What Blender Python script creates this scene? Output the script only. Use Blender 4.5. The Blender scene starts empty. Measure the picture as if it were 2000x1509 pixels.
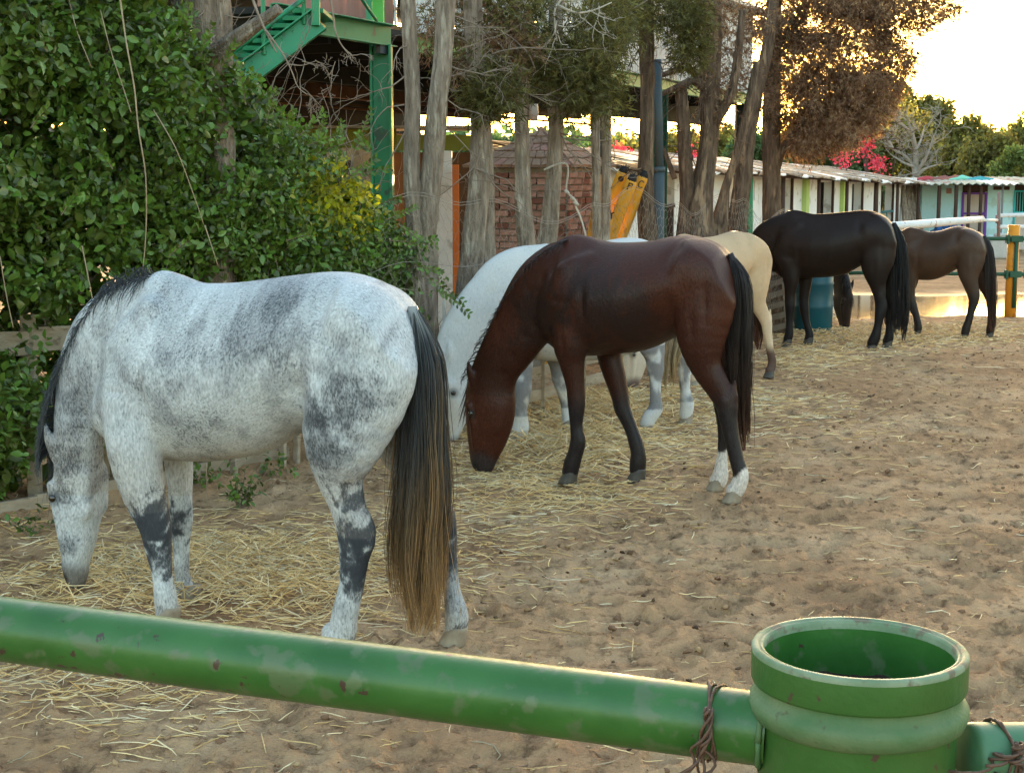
import bpy, math, random
import numpy as np
from mathutils import Vector, Matrix

sc = bpy.context.scene
R = math.radians
# ------------------------------------------------------------------ camera
CAM_H = 1.92
FPX = 3000.0
PITCH = math.atan(418.5 / FPX)
cam_d = bpy.data.cameras.new("camera")
cam = bpy.data.objects.new("camera", cam_d)
sc.collection.objects.link(cam)
cam.location = (0, 0, CAM_H)
cam.rotation_euler = (math.pi / 2 - PITCH, 0, 0)
cam_d.sensor_width = 36.0
cam_d.lens = 36.0 * FPX / 2000.0
cam_d.clip_start = 0.05
cam_d.clip_end = 3000
sc.camera = cam
# ------------------------------------------------------------------ light
SUN_EL, SUN_AZ = R(4.3), R(7.0)          # azimuth from +Y towards +X
world = bpy.data.worlds.new("World")
sc.world = world
world.use_nodes = True
wn = world.node_tree.nodes
wl = world.node_tree.links
wn.clear()
sky = wn.new("ShaderNodeTexSky")
sky.sky_type = 'NISHITA'
sky.sun_disc = False
sky.sun_elevation = SUN_EL
sky.sun_rotation = SUN_AZ
sky.air_density = 1.0
sky.dust_density = 2.2
sky.ozone_density = 1.0
bg = wn.new("ShaderNodeBackground")
bg.inputs[1].default_value = 0.15
wo = wn.new("ShaderNodeOutputWorld")
wl.new(sky.outputs[0], bg.inputs[0])
wl.new(bg.outputs[0], wo.inputs[0])
sun_d = bpy.data.lights.new("sun", 'SUN')
sun = bpy.data.objects.new("sun", sun_d)
sc.collection.objects.link(sun)
sun_d.energy = 3.0
sun_d.angle = R(0.6)
sun_d.color = (1.0, 0.72, 0.42)
sd = Vector((math.sin(SUN_AZ) * math.cos(SUN_EL), math.cos(SUN_AZ) * math.cos(SUN_EL), math.sin(SUN_EL)))
sun.rotation_euler = sd.to_track_quat('Z', 'Y').to_euler()
sun.location = (20, 60, 20)
sc.view_settings.view_transform = 'Standard'
sc.view_settings.look = 'None'
sc.view_settings.gamma = 1.0
sc.view_settings.use_curve_mapping = False
sc.view_settings.exposure = 3.22
sc.cycles.use_denoising = True
try:
    sc.cycles.denoiser = 'OPENIMAGEDENOISE'
except Exception:
    pass
sc.cycles.use_adaptive_sampling = True
sc.cycles.adaptive_threshold = 0.02
sc.cycles.max_bounces = 6
sc.cycles.diffuse_bounces = 2
sc.cycles.transparent_max_bounces = 8
sc.cycles.sample_clamp_indirect = 6.0

rs = np.random.RandomState(7)
random.seed(7)

# ------------------------------------------------------------------ camera maths (pixel of the photograph -> place in the world)
cp, sp = math.cos(PITCH), math.sin(PITCH)
def ray(px, py):
    a = (px - 1000.0) / FPX
    b = (py - 754.5) / FPX
    return np.array([a, cp - b * sp, -sp - b * cp])
def P(px, py, Y):
    d = ray(px, py)
    t = Y / d[1]
    return np.array([d[0] * t, Y, CAM_H + d[2] * t])
def G(px, py, z=0.0):
    d = ray(px, py)
    t = (z - CAM_H) / d[2]
    return np.array([d[0] * t, d[1] * t, z])

# ------------------------------------------------------------------ noise
def _hash(ix, iy, seed):
    h = (ix * 374761393 + iy * 668265263 + seed * 1442695041) & 0xffffffff
    h = ((h ^ (h >> 13)) * 1274126177) & 0xffffffff
    return ((h ^ (h >> 16)) & 0xffff) / 65535.0
def vnoise(x, y, seed=0):
    x = np.asarray(x, dtype=np.float64); y = np.asarray(y, dtype=np.float64)
    ix = np.floor(x).astype(np.int64); iy = np.floor(y).astype(np.int64)
    fx = x - ix; fy = y - iy
    fx = fx * fx * (3 - 2 * fx); fy = fy * fy * (3 - 2 * fy)
    a = _hash(ix, iy, seed); b = _hash(ix + 1, iy, seed)
    c = _hash(ix, iy + 1, seed); d = _hash(ix + 1, iy + 1, seed)
    return (a + (b - a) * fx) * (1 - fy) + (c + (d - c) * fx) * fy
def fbm(x, y, octv=4, seed=0, gain=.5):
    s = 0; a = 1; t = 0
    for i in range(octv):
        s = s + a * vnoise(x * 2 ** i, y * 2 ** i, seed + i * 17); t += a; a *= gain
    return s / t

# ------------------------------------------------------------------ objects
COL = sc.collection
def link(o, parent=None):
    COL.objects.link(o)
    if parent is not None:
        o.parent = parent
    return o
def tag(o, label=None, cat=None, group=None, kind=None):
    if label: o['label'] = label
    if cat: o['category'] = cat
    if group: o['group'] = group
    if kind: o['kind'] = kind
    return o
def empty(name, loc=(0, 0, 0), rz=0.0):
    o = bpy.data.objects.new(name, None)
    o.empty_display_size = .2
    o.location = loc
    o.rotation_euler = (0, 0, rz)
    COL.objects.link(o)
    return o
def mesh_np(name, V, Fs, mat=None, smooth=False, attrs=None):
    """V (n,3); Fs a list of int arrays (m,k)"""
    V = np.asarray(V, dtype=np.float32)
    if not isinstance(Fs, (list, tuple)):
        Fs = [Fs]
    Fs = [np.asarray(f, dtype=np.int32) for f in Fs if len(f)]
    me = bpy.data.meshes.new(name)
    me.vertices.add(len(V))
    me.vertices.foreach_set("co", V.ravel())
    nl = sum(f.size for f in Fs); nf = sum(len(f) for f in Fs)
    me.loops.add(nl)
    me.loops.foreach_set("vertex_index", np.concatenate([f.ravel() for f in Fs]))
    me.polygons.add(nf)
    tot = np.concatenate([np.full(len(f), f.shape[1], dtype=np.int32) for f in Fs])
    st = np.concatenate([[0], np.cumsum(tot)[:-1]]).astype(np.int32)
    me.polygons.foreach_set("loop_start", st)
    me.polygons.foreach_set("loop_total", tot)
    me.update(calc_edges=True)
    me.validate()
    if smooth:
        me.polygons.foreach_set("use_smooth", np.ones(len(me.polygons), dtype=bool))
    if mat is not None:
        for m in (mat if isinstance(mat, (list, tuple)) else [mat]):
            me.materials.append(m)
    if attrs:
        for k, a in attrs.items():
            a = np.asarray(a, dtype=np.float32)
            if a.ndim == 2:
                at = me.attributes.new(k, 'FLOAT_COLOR', 'POINT')
                if a.shape[1] == 3:
                    a = np.hstack([a, np.ones((len(a), 1), dtype=np.float32)])
                at.data.foreach_set("color", a.ravel())
            else:
                at = me.attributes.new(k, 'FLOAT', 'POINT')
                at.data.foreach_set("value", a)
    return me
def obj_np(name, V, Fs, mat=None, parent=None, smooth=False, attrs=None):
    return link(bpy.data.objects.new(name, mesh_np(name, V, Fs, mat, smooth, attrs)), parent)

class MB:
    """collects plain shapes into one mesh"""
    def __init__(s):
        s.v = []; s.f = []
    def add(s, vs, fs):
        n = len(s.v)
        s.v += [tuple(map(float, v)) for v in vs]
        s.f += [tuple(int(i) + n for i in f) for f in fs]
        return s
    def box(s, c, d, M=None):
        hx, hy, hz = d[0] / 2, d[1] / 2, d[2] / 2
        vs = [Vector((x * hx, y * hy, z * hz)) for x in (-1, 1) for y in (-1, 1) for z in (-1, 1)]
        if M is not None:
            vs = [M @ v for v in vs]
        vs = [(v[0] + c[0], v[1] + c[1], v[2] + c[2]) for v in vs]
        return s.add(vs, [(0, 1, 3, 2), (4, 6, 7, 5), (0, 4, 5, 1), (2, 3, 7, 6), (0, 2, 6, 4), (1, 5, 7, 3)])
    def beam(s, a, b, w, h, up=(0, 0, 1)):
        """box from a to b, w across, h along up"""
        a = Vector(a); b = Vector(b)
        t = (b - a); L = t.length; t.normalize()
        u = Vector(up); r = t.cross(u)
        if r.length < 1e-4: r = t.cross(Vector((1, 0, 0)))
        r.normalize(); u = r.cross(t).normalized()
        vs = []
        for p in (a, b):
            for i, j in ((-1, -1), (1, -1), (1, 1), (-1, 1)):
                vs.append(p + r * (i * w / 2) + u * (j * h / 2))
        return s.add(vs, [(3, 2, 1, 0), (4, 5, 6, 7), (0, 1, 5, 4), (1, 2, 6, 5), (2, 3, 7, 6), (3, 0, 4, 7)])
    def tube(s, pts, rad, n=8, cap=True, flute=0.0, jit=0.0, fl_n=3, twist=0.0, seed=0):
        pts = [Vector(p) for p in pts]
        if not hasattr(rad, '__len__'): rad = [rad] * len(pts)
        rr = random.Random(seed)
        t0 = (pts[1] - pts[0]).normalized()
        ref = Vector((0, 0, 1)) if abs(t0.z) < .9 else Vector((0, 1, 0))
        r = t0.cross(ref).normalized()
        vs = []; ph = rr.random() * 6
        for i, p in enumerate(pts):
            t = (pts[min(i + 1, len(pts) - 1)] - pts[max(i - 1, 0)]).normalized()
            r = (r - t * r.dot(t)).normalized(); q = t.cross(r)
            for k in range(n):
                a = 2 * math.pi * k / n
                rad_ = rad[i] * (1 + flute * math.sin(fl_n * a + ph + twist * i) + .6 * flute * math.sin((fl_n * 2 + 1) * a + ph * 2 + twist * 1.4 * i) + jit * (rr.random() - .5))
                vs.append(p + (r * math.cos(a) + q * math.sin(a)) * rad_)
        fs = []
        for i in range(len(pts) - 1):
            for k in range(n):
                k2 = (k + 1) % n
                fs.append((i * n + k, i * n + k2, (i + 1) * n + k2, (i + 1) * n + k))
        if cap:
            fs.append(tuple(reversed(range(n))))
            fs.append(tuple((len(pts) - 1) * n + k for k in range(n)))
        return s.add(vs, fs)
    def lathe(s, prof, n=32, c=(0, 0, 0), close=False):
        vs = []
        for (r, z) in prof:
            for k in range(n):
                a = 2 * math.pi * k / n
                vs.append((c[0] + r * math.cos(a), c[1] + r * math.sin(a), c[2] + z))
        fs = []
        m = len(prof)
        for i in range(m - 1 + (1 if close else 0)):
            j = (i + 1) % m
            for k in range(n):
                k2 = (k + 1) % n
                fs.append((i * n + k, i * n + k2, j * n + k2, j * n + k))
        return s.add(vs, fs)
    def mesh(s, name, mat=None, smooth=False, bevel=0):
        me = bpy.data.meshes.new(name)
        me.from_pydata(s.v, [], s.f)
        me.update()
        if smooth:
            me.polygons.foreach_set("use_smooth", np.ones(len(me.polygons), dtype=bool))
        if mat is not None: me.materials.append(mat)
        return me
    def build(s, name, mat=None, parent=None, smooth=False, bevel=0):
        o = link(bpy.data.objects.new(name, s.mesh(name, mat, smooth)), parent)
        if bevel:
            b = o.modifiers.new("bevel", 'BEVEL'); b.width = bevel; b.segments = 2; b.limit_method = 'ANGLE'
        return o
def smooth_angle(o):
    return o

def strands(paths, rad, nside=3):
    """paths (N,K,3), rad (N,K) -> V, quads, and the K-fraction per vertex"""
    N, K, _ = paths.shape
    T = np.gradient(paths, axis=1)
    T /= np.linalg.norm(T, axis=2, keepdims=True) + 1e-9
    ref = rs.normal(size=(N, 1, 3))
    A = np.cross(T, ref); A /= np.linalg.norm(A, axis=2, keepdims=True) + 1e-9
    B = np.cross(T, A)
    V = np.empty((N, K, nside, 3))
    for k in range(nside):
        a = 2 * math.pi * k / nside
        V[:, :, k] = paths + (A * math.cos(a) + B * math.sin(a)) * rad[:, :, None]
    base = (np.arange(N) * K * nside)[:, None, None]
    i = (np.arange(K - 1) * nside)[None, :, None]
    k = np.arange(nside)[None, None, :]
    k2 = (k + 1) % nside
    F = np.stack(np.broadcast_arrays(base + i + k, base + i + k2, base + i + nside + k2, base + i + nside + k), axis=-1).reshape(-1, 4)
    t = np.broadcast_to(np.linspace(0, 1, K)[None, :, None], (N, K, nside)).ravel()
    return V.reshape(-1, 3), F, t

def scatter(bv, bf, pos, U, W, S):
    """copies of a small base shape: x along U, z along W, scaled by S (N,) or (N,3)"""
    bv = np.asarray(bv, dtype=np.float64)
    N = len(pos)
    U = U / (np.linalg.norm(U, axis=1, keepdims=True) + 1e-9)
    W = W - U * np.sum(U * W, axis=1, keepdims=True)
    W = W / (np.linalg.norm(W, axis=1, keepdims=True) + 1e-9)
    Q = np.cross(W, U)
    S = np.asarray(S)
    if S.ndim == 1: S = np.repeat(S[:, None], 3, axis=1)
    b = bv[None] * S[:, None, :]
    V = pos[:, None, :] + b[..., 0:1] * U[:, None] + b[..., 1:2] * Q[:, None] + b[..., 2:3] * W[:, None]
    off = (np.arange(N) * len(bv))[:, None, None]
    Fo = []
    for f in bf:
        f = np.asarray(f)
        Fo.append((f[None] + off).reshape(-1, f.shape[1]))
    return V.reshape(-1, 3), Fo

# ------------------------------------------------------------------ materials
def mat(name, c1, c2=None, scale=5, rough=.6, bump=0.0, bscale=None, spec=.3, metal=0.0, stretch=(1, 1, 1), detail=6,
        wear=None, wscale=6, wamt=.35, chips=None, chipscale=30, chipamt=.30, transl=0.0, island=0.0, contrast=.25, bdist=.02, rvar=0.0, coat=0.0):
    m = bpy.data.materials.new(name)
    m.use_nodes = True
    nt = m.node_tree; n = nt.nodes; l = nt.links
    n.clear()
    out = n.new("ShaderNodeOutputMaterial")
    bs = n.new("ShaderNodeBsdfPrincipled")
    bs.inputs['Roughness'].default_value = rough
    bs.inputs['Metallic'].default_value = metal
    bs.inputs['Specular IOR Level'].default_value = spec
    bs.inputs['Coat Weight'].default_value = coat
    tc = n.new("ShaderNodeTexCoord")
    mp = n.new("ShaderNodeMapping")
    mp.inputs['Scale'].default_value = stretch
    l.new(tc.outputs['Object'], mp.inputs[0])
    col = None
    if c2 is not None:
        no = n.new("ShaderNodeTexNoise"); no.inputs['Scale'].default_value = scale; no.inputs['Detail'].default_value = detail
        l.new(mp.outputs[0], no.inputs['Vector'])
        rp = n.new("ShaderNodeValToRGB")
        rp.color_ramp.elements[0].position = .5 - contrast; rp.color_ramp.elements[1].position = .5 + contrast
        rp.color_ramp.elements[0].color = (*c1, 1); rp.color_ramp.elements[1].color = (*c2, 1)
        l.new(no.outputs['Fac'], rp.inputs[0]); col = rp.outputs[0]
    if wear is not None:
        no = n.new("ShaderNodeTexNoise"); no.inputs['Scale'].default_value = wscale; no.inputs['Detail'].default_value = 8
        l.new(mp.outputs[0], no.inputs['Vector'])
        rp = n.new("ShaderNodeValToRGB")
        rp.color_ramp.elements[0].position = 1 - wamt - .05; rp.color_ramp.elements[1].position = 1 - wamt + .02
        l.new(no.outputs['Fac'], rp.inputs[0])
        mx = n.new("ShaderNodeMix"); mx.data_type = 'RGBA'
        l.new(rp.outputs[0], mx.inputs[0])
        if col is None: mx.inputs[6].default_value = (*c1, 1)
        else: l.new(col, mx.inputs[6])
        mx.inputs[7].default_value = (*wear, 1)
        col = mx.outputs[2]
    if chips is not None:
        no = n.new("ShaderNodeTexNoise"); no.inputs['Scale'].default_value = chipscale; no.inputs['Detail'].default_value = 9; no.inputs['Roughness'].default_value = .62
        l.new(mp.outputs[0], no.inputs['Vector'])
        rp = n.new("ShaderNodeValToRGB")
        rp.color_ramp.elements[0].position = 1 - chipamt - .015; rp.color_ramp.elements[1].position = 1 - chipamt
        l.new(no.outputs['Fac'], rp.inputs[0])
        mx = n.new("ShaderNodeMix"); mx.data_type = 'RGBA'
        l.new(rp.outputs[0], mx.inputs[0])
        if col is None: mx.inputs[6].default_value = (*c1, 1)
        else: l.new(col, mx.inputs[6])
        mx.inputs[7].default_value = (*chips, 1)
        col = mx.outputs[2]
    if island > 0:
        ge = n.new("ShaderNodeNewGeometry")
        hs = n.new("ShaderNodeHueSaturation")
        mr = n.new("ShaderNodeMapRange"); mr.inputs['To Min'].default_value = 1 - island; mr.inputs['To Max'].default_value = 1 + island
        l.new(ge.outputs['Random Per Island'], mr.inputs[0]); l.new(mr.outputs[0], hs.inputs['Value'])
        mr2 = n.new("ShaderNodeMapRange"); mr2.inputs['To Min'].default_value = .5 - .04 * island; mr2.inputs['To Max'].default_value = .5 + .03 * island
        l.new(ge.outputs['Random Per Island'], mr2.inputs[0]); l.new(mr2.outputs[0], hs.inputs['Hue'])
        if col is None: hs.inputs['Color'].default_value = (*c1, 1)
        else: l.new(col, hs.inputs['Color'])
        col = hs.outputs[0]
    if col is None: bs.inputs['Base Color'].default_value = (*c1, 1)
    else: l.new(col, bs.inputs['Base Color'])
    if bump > 0:
        no = n.new("ShaderNodeTexNoise"); no.inputs['Scale'].default_value = bscale or scale * 3; no.inputs['Detail'].default_value = 8
        l.new(mp.outputs[0], no.inputs['Vector'])
        bu = n.new("ShaderNodeBump"); bu.inputs['Strength'].default_value = bump; bu.inputs['Distance'].default_value = bdist
        l.new(no.outputs['Fac'], bu.inputs['Height']); l.new(bu.outputs[0], bs.inputs['Normal'])
        if rvar > 0:
            mr = n.new("ShaderNodeMapRange"); mr.inputs['To Min'].default_value = rough - rvar; mr.inputs['To Max'].default_value = rough + rvar
            l.new(no.outputs['Fac'], mr.inputs[0]); l.new(mr.outputs[0], bs.inputs['Roughness'])
    sh = bs.outputs[0]
    if transl > 0:
        tr = n.new("ShaderNodeBsdfTranslucent")
        if col is None: tr.inputs[0].default_value = (*c1, 1)
        else:
            g = n.new("ShaderNodeHueSaturation"); g.inputs['Value'].default_value = 1.6; g.inputs['Saturation'].default_value = 1.15
            l.new(col, g.inputs['Color']); l.new(g.outputs[0], tr.inputs[0])
        mx = n.new("ShaderNodeMixShader"); mx.inputs[0].default_value = transl
        l.new(sh, mx.inputs[1]); l.new(tr.outputs[0], mx.inputs[2]); sh = mx.outputs[0]
    l.new(sh, out.inputs[0])
    return m
def mat_attr(name, attr='coat', rough=.55, spec=.3, fleck=0.0, fleck_scale=60, bump=.15, sheen=0.0, hairnoise=.25, stretch=(30, 90, 14)):
    """colour from a painted attribute, broken up by short hair-like noise"""
    m = bpy.data.materials.new(name); m.use_nodes = True
    nt = m.node_tree; n = nt.nodes; l = nt.links; n.clear()
    out = n.new("ShaderNodeOutputMaterial"); bs = n.new("ShaderNodeBsdfPrincipled")
    bs.inputs['Roughness'].default_value = rough; bs.inputs['Specular IOR Level'].default_value = spec
    bs.inputs['Sheen Weight'].default_value = sheen
    at = n.new("ShaderNodeAttribute"); at.attribute_name = attr
    tc = n.new("ShaderNodeTexCoord")
    mp = n.new("ShaderNodeMapping"); mp.inputs['Scale'].default_value = stretch
    mp.inputs['Rotation'].default_value = (0, .5, 0)
    l.new(tc.outputs['Object'], mp.inputs[0])
    no = n.new("ShaderNodeTexNoise"); no.inputs['Scale'].default_value = 3.0; no.inputs['Detail'].default_value = 5
    l.new(mp.outputs[0], no.inputs['Vector'])
    mr = n.new("ShaderNodeMapRange"); mr.inputs['From Min'].default_value = .3; mr.inputs['From Max'].default_value = .7
    mr.inputs['To Min'].default_value = 1 - hairnoise; mr.inputs['To Max'].default_value = 1 + hairnoise
    l.new(no.outputs['Fac'], mr.inputs[0])
    mu = n.new("ShaderNodeMix"); mu.data_type = 'RGBA'; mu.blend_type = 'MULTIPLY'; mu.inputs[0].default_value = 1
    l.new(at.outputs['Color'], mu.inputs[6]); l.new(mr.outputs[0], mu.inputs[7])
    col = mu.outputs[2]
    if fleck > 0:
        # dark hairs: scattered flecks that close up into patches where the painted 'dk' is high
        mp2 = n.new("ShaderNodeMapping"); mp2.inputs['Scale'].default_value = (1, 1, .5); mp2.inputs['Rotation'].default_value = (0, .5, 0)
        l.new(tc.outputs['Object'], mp2.inputs[0])
        n2 = n.new("ShaderNodeTexNoise"); n2.inputs['Scale'].default_value = fleck_scale; n2.inputs['Detail'].default_value = 4; n2.inputs['Roughness'].default_value = .7
        l.new(mp2.outputs[0], n2.inputs['Vector'])
        n3 = n.new("ShaderNodeTexNoise"); n3.inputs['Scale'].default_value = 7; n3.inputs['Detail'].default_value = 5; n3.inputs['Roughness'].default_value = .6
        l.new(tc.outputs['Object'], n3.inputs['Vector'])
        dk = n.new("ShaderNodeAttribute"); dk.attribute_name = 'dk'
        def MA(op, a, b_=None, c_=None):
            q = n.new("ShaderNodeMath"); q.operation = op
            for i_, v in enumerate((a, b_, c_)):
                if v is None: continue
                if isinstance(v, (int, float)): q.inputs[i_].default_value = v
                else: l.new(v, q.inputs[i_])
            return q.outputs[0]
        d0 = MA('MULTIPLY_ADD', n3.outputs['Fac'], 1.1, -.55 + .17)
        d1 = MA('ADD', d0, dk.outputs['Fac'])
        f1 = MA('MULTIPLY_ADD', n2.outputs['Fac'], 3.0, -1.5)
        tot = MA('ADD', d1, f1)
        mrr = n.new("ShaderNodeMapRange"); mrr.interpolation_type = 'SMOOTHSTEP'; mrr.inputs['From Min'].default_value = .22; mrr.inputs['From Max'].default_value = 1.02; mrr.inputs['To Max'].default_value = fleck
        l.new(tot, mrr.inputs[0])
        mx = n.new("ShaderNodeMix"); mx.data_type = 'RGBA'
        l.new(mrr.outputs[0], mx.inputs[0]); l.new(col, mx.inputs[6]); mx.inputs[7].default_value = (.030, .034, .042, 1)
        col = mx.outputs[2]
    l.new(col, bs.inputs['Base Color'])
    bu = n.new("ShaderNodeBump"); bu.inputs['Strength'].default_value = bump * 1.5; bu.inputs['Distance'].default_value = .010
    l.new(no.outputs['Fac'], bu.inputs['Height']); l.new(bu.outputs[0], bs.inputs['Normal'])
    l.new(bs.outputs[0], out.inputs[0])
    return m
def mat_strand(name, stops, rough=.5, spec=.4, island=.25):
    """hair or straw: colour along the strand from attribute 't'"""
    m = bpy.data.materials.new(name); m.use_nodes = True
    nt = m.node_tree; n = nt.nodes; l = nt.links; n.clear()
    out = n.new("ShaderNodeOutputMaterial"); bs = n.new("ShaderNodeBsdfPrincipled")
    bs.inputs['Roughness'].default_value = rough; bs.inputs['Specular IOR Level'].default_value = spec
    at = n.new("ShaderNodeAttribute"); at.attribute_name = 't'
    rp = n.new("ShaderNodeValToRGB")
    while len(rp.color_ramp.elements) < len(stops): rp.color_ramp.elements.new(.5)
    for e, (p, c) in zip(rp.color_ramp.elements, stops): e.position = p
    for e, (p, c) in zip(rp.color_ramp.elements, stops): e.color = (*c, 1)
    l.new(at.outputs['Fac'], rp.inputs[0])
    ge = n.new("ShaderNodeNewGeometry")
    mr = n.new("ShaderNodeMapRange"); mr.inputs['To Min'].default_value = 1 - island; mr.inputs['To Max'].default_value = 1 + island
    l.new(ge.outputs['Random Per Island'], mr.inputs[0])
    hs = n.new("ShaderNodeHueSaturation"); l.new(mr.outputs[0], hs.inputs['Value']); l.new(rp.outputs[0], hs.inputs['Color'])
    l.new(hs.outputs[0], bs.inputs['Base Color'])
    l.new(bs.outputs[0], out.inputs[0])
    return m
# ================================================================== HORSES
def catmull(A, n=4):
    A = np.asarray(A, dtype=float)
    if len(A) < 3:
        t = np.linspace(0, 1, n + 1)[:, None]
        return A[0] * (1 - t) + A[1] * t
    Pp = np.vstack([2 * A[0] - A[1], A, 2 * A[-1] - A[-2]])
    out = []
    for i in range(1, len(Pp) - 2):
        p0, p1, p2, p3 = Pp[i - 1], Pp[i], Pp[i + 1], Pp[i + 2]
        for k in range(n):
            t = k / n
            out.append(.5 * ((2 * p1) + (-p0 + p2) * t + (2 * p0 - 5 * p1 + 4 * p2 - p3) * t * t + (-p0 + 3 * p1 - 3 * p2 + p3) * t ** 3))
    out.append(Pp[-2])
    return np.array(out)

class Field:
    def __init__(s, lo, hi, h):
        s.h = h; s.lo = np.array(lo, float)
        s.n = np.ceil((np.array(hi) - s.lo) / h).astype(int) + 1
        s.ax = [s.lo[i] + h * np.arange(s.n[i]) for i in range(3)]
        s.F = np.full(tuple(s.n), 1.0, dtype=np.float32)
    def sub(s, lo, hi):
        i0 = np.clip(((np.array(lo) - s.lo) / s.h).astype(int), 0, s.n - 1)
        i1 = np.clip(((np.array(hi) - s.lo) / s.h).astype(int) + 2, 1, s.n)
        return tuple(slice(a, b) for a, b in zip(i0, i1))
    def coords(s, sl):
        return s.ax[0][sl[0]][:, None, None], s.ax[1][sl[1]][None, :, None], s.ax[2][sl[2]][None, None, :]
    def smin(s, C, sl, k):
        A = s.F[sl]
        h = np.clip(.5 + .5 * (A - C) / k, 0, 1)
        s.F[sl] = A * (1 - h) + C * h - k * h * (1 - h)
    def chain(s, st, k=.03, lat=(0, 1, 0), res=3, margin=.09):
        """st rows: x,y,z, in-plane radius, lateral radius"""
        st = catmull(st, res)
        L = np.array(lat, float); L /= np.linalg.norm(L)
        lo = (st[:, :3] - st[:, 3:5].max(axis=1)[:, None]).min(0) - margin
        hi = (st[:, :3] + st[:, 3:5].max(axis=1)[:, None]).max(0) + margin
        sl = s.sub(lo, hi)
        shp = s.F[sl].shape
        C = np.full(shp, 1.0, dtype=np.float32)
        off = [q.start for q in sl]
        for i in range(len(st) - 1):
            a, b = st[i], st[i + 1]
            rm = max(a[3], a[4], b[3], b[4]) + margin
            l2 = np.minimum(a[:3], b[:3]) - rm; h2 = np.maximum(a[:3], b[:3]) + rm
            s2 = s.sub(l2, h2)
            s2 = tuple(slice(max(q.start, o), min(q.stop, o + m)) for q, o, m in zip(s2, off, shp))
            if any(q.stop <= q.start for q in s2): continue
            X, Y, Z = s.coords(s2)
            d = b[:3] - a[:3]; dd = float(d @ d) + 1e-12
            # the step along the axis ignores the lateral stretch
            t = np.clip(((X - a[0]) * d[0] + (Y - a[1]) * d[1] + (Z - a[2]) * d[2]) / dd, 0, 1)
            vx = X - (a[0] + d[0] * t); vy = Y - (a[1] + d[1] * t); vz = Z - (a[2] + d[2] * t)
            ra = a[3] + (b[3] - a[3]) * t; rl = a[4] + (b[4] - a[4]) * t
            lc = vx * L[0] + vy * L[1] + vz * L[2]
            v2 = vx * vx + vy * vy + vz * vz
            r2 = np.maximum(v2 - lc * lc, 0)
            q = np.sqrt(r2 / ra ** 2 + lc * lc / rl ** 2) + 1e-6
            v = np.sqrt(v2)
            f = np.where(q > .3, v * (1 - 1 / q), -np.minimum(ra, rl) * (1 - q))
            ss = tuple(slice(q_.start - o, q_.stop - o) for q_, o in zip(s2, off))
            C[ss] = np.minimum(C[ss], f)
        s.smin(C, sl, k)
    def carve(s, c, r, depth, k=.03):
        c = np.array(c); r = np.array(r, float)
        sl = s.sub(c - r * 1.6, c + r * 1.6)
        X, Y, Z = s.coords(sl)
        q = ((X - c[0]) / r[0]) ** 2 + ((Y - c[1]) / r[1]) ** 2 + ((Z - c[2]) / r[2]) ** 2
        s.F[sl] = s.F[sl] + depth * 1.4 * np.exp(-q * 1.6)
    def torso(s, top, bot, width, k=.04, taper=None, bulge=None):
        """top, bot: (X,Z) sorted by X; width(s) half-width function of 0..1"""
        x0, x1 = max(top[0][0], bot[0][0]), min(top[-1][0], bot[-1][0])
        xs = s.ax[0]
        T = catmull(top, 6); B = catmull(bot, 6)
        tz = np.interp(xs, T[:, 0], T[:, 1]); bz = np.interp(xs, B[:, 0], B[:, 1])
        kern = np.exp(-.5 * (np.arange(-6, 7) * s.h / .022) ** 2); kern /= kern.sum()
        tz = np.convolve(np.pad(tz, 6, mode='edge'), kern, 'valid'); bz = np.convolve(np.pad(bz, 6, mode='edge'), kern, 'valid')
        u = np.clip((xs - x0) / (x1 - x0), 0, 1)
        c = (tz + bz) / 2; hh = np.maximum((tz - bz) / 2, .012)
        # round the two ends
        e = np.sqrt(np.clip(1 - (1 - np.clip(u / .09, 0, 1)) ** 2, 0, 1)) * np.sqrt(np.clip(1 - (1 - np.clip((1 - u) / .10, 0, 1)) ** 2, 0, 1))
        w = np.maximum(width(u) * (.25 + .75 * e), .02)
        X, Y, Z = s.coords(tuple(slice(0, n) for n in s.n))
        cc = c[:, None, None]; H = (hh * (.35 + .65 * e))[:, None, None]; W = w[:, None, None]
        un = (Z - cc) / H
        tp = (taper(u) if taper is not None else np.full_like(u, .15))[:, None, None]
        We = W * (1 - tp * np.clip(un, 0, 1.2) ** 1.5) * (1 - .10 * np.clip(-un, 0, 1.2) ** 2)
        q = np.sqrt((Y / We) ** 2 + un ** 2) + 1e-6
        v = np.sqrt(Y ** 2 + (Z - cc) ** 2)
        f = np.where(q > .3, v * (1 - 1 / q), -.1)
        dx = np.maximum(np.maximum(x0 - X, X - x1), 0)
        f = np.where(dx > 0, np.maximum(f, 0) + dx, f)
        s.smin(f.astype(np.float32), tuple(slice(0, n) for n in s.n), k)

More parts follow.
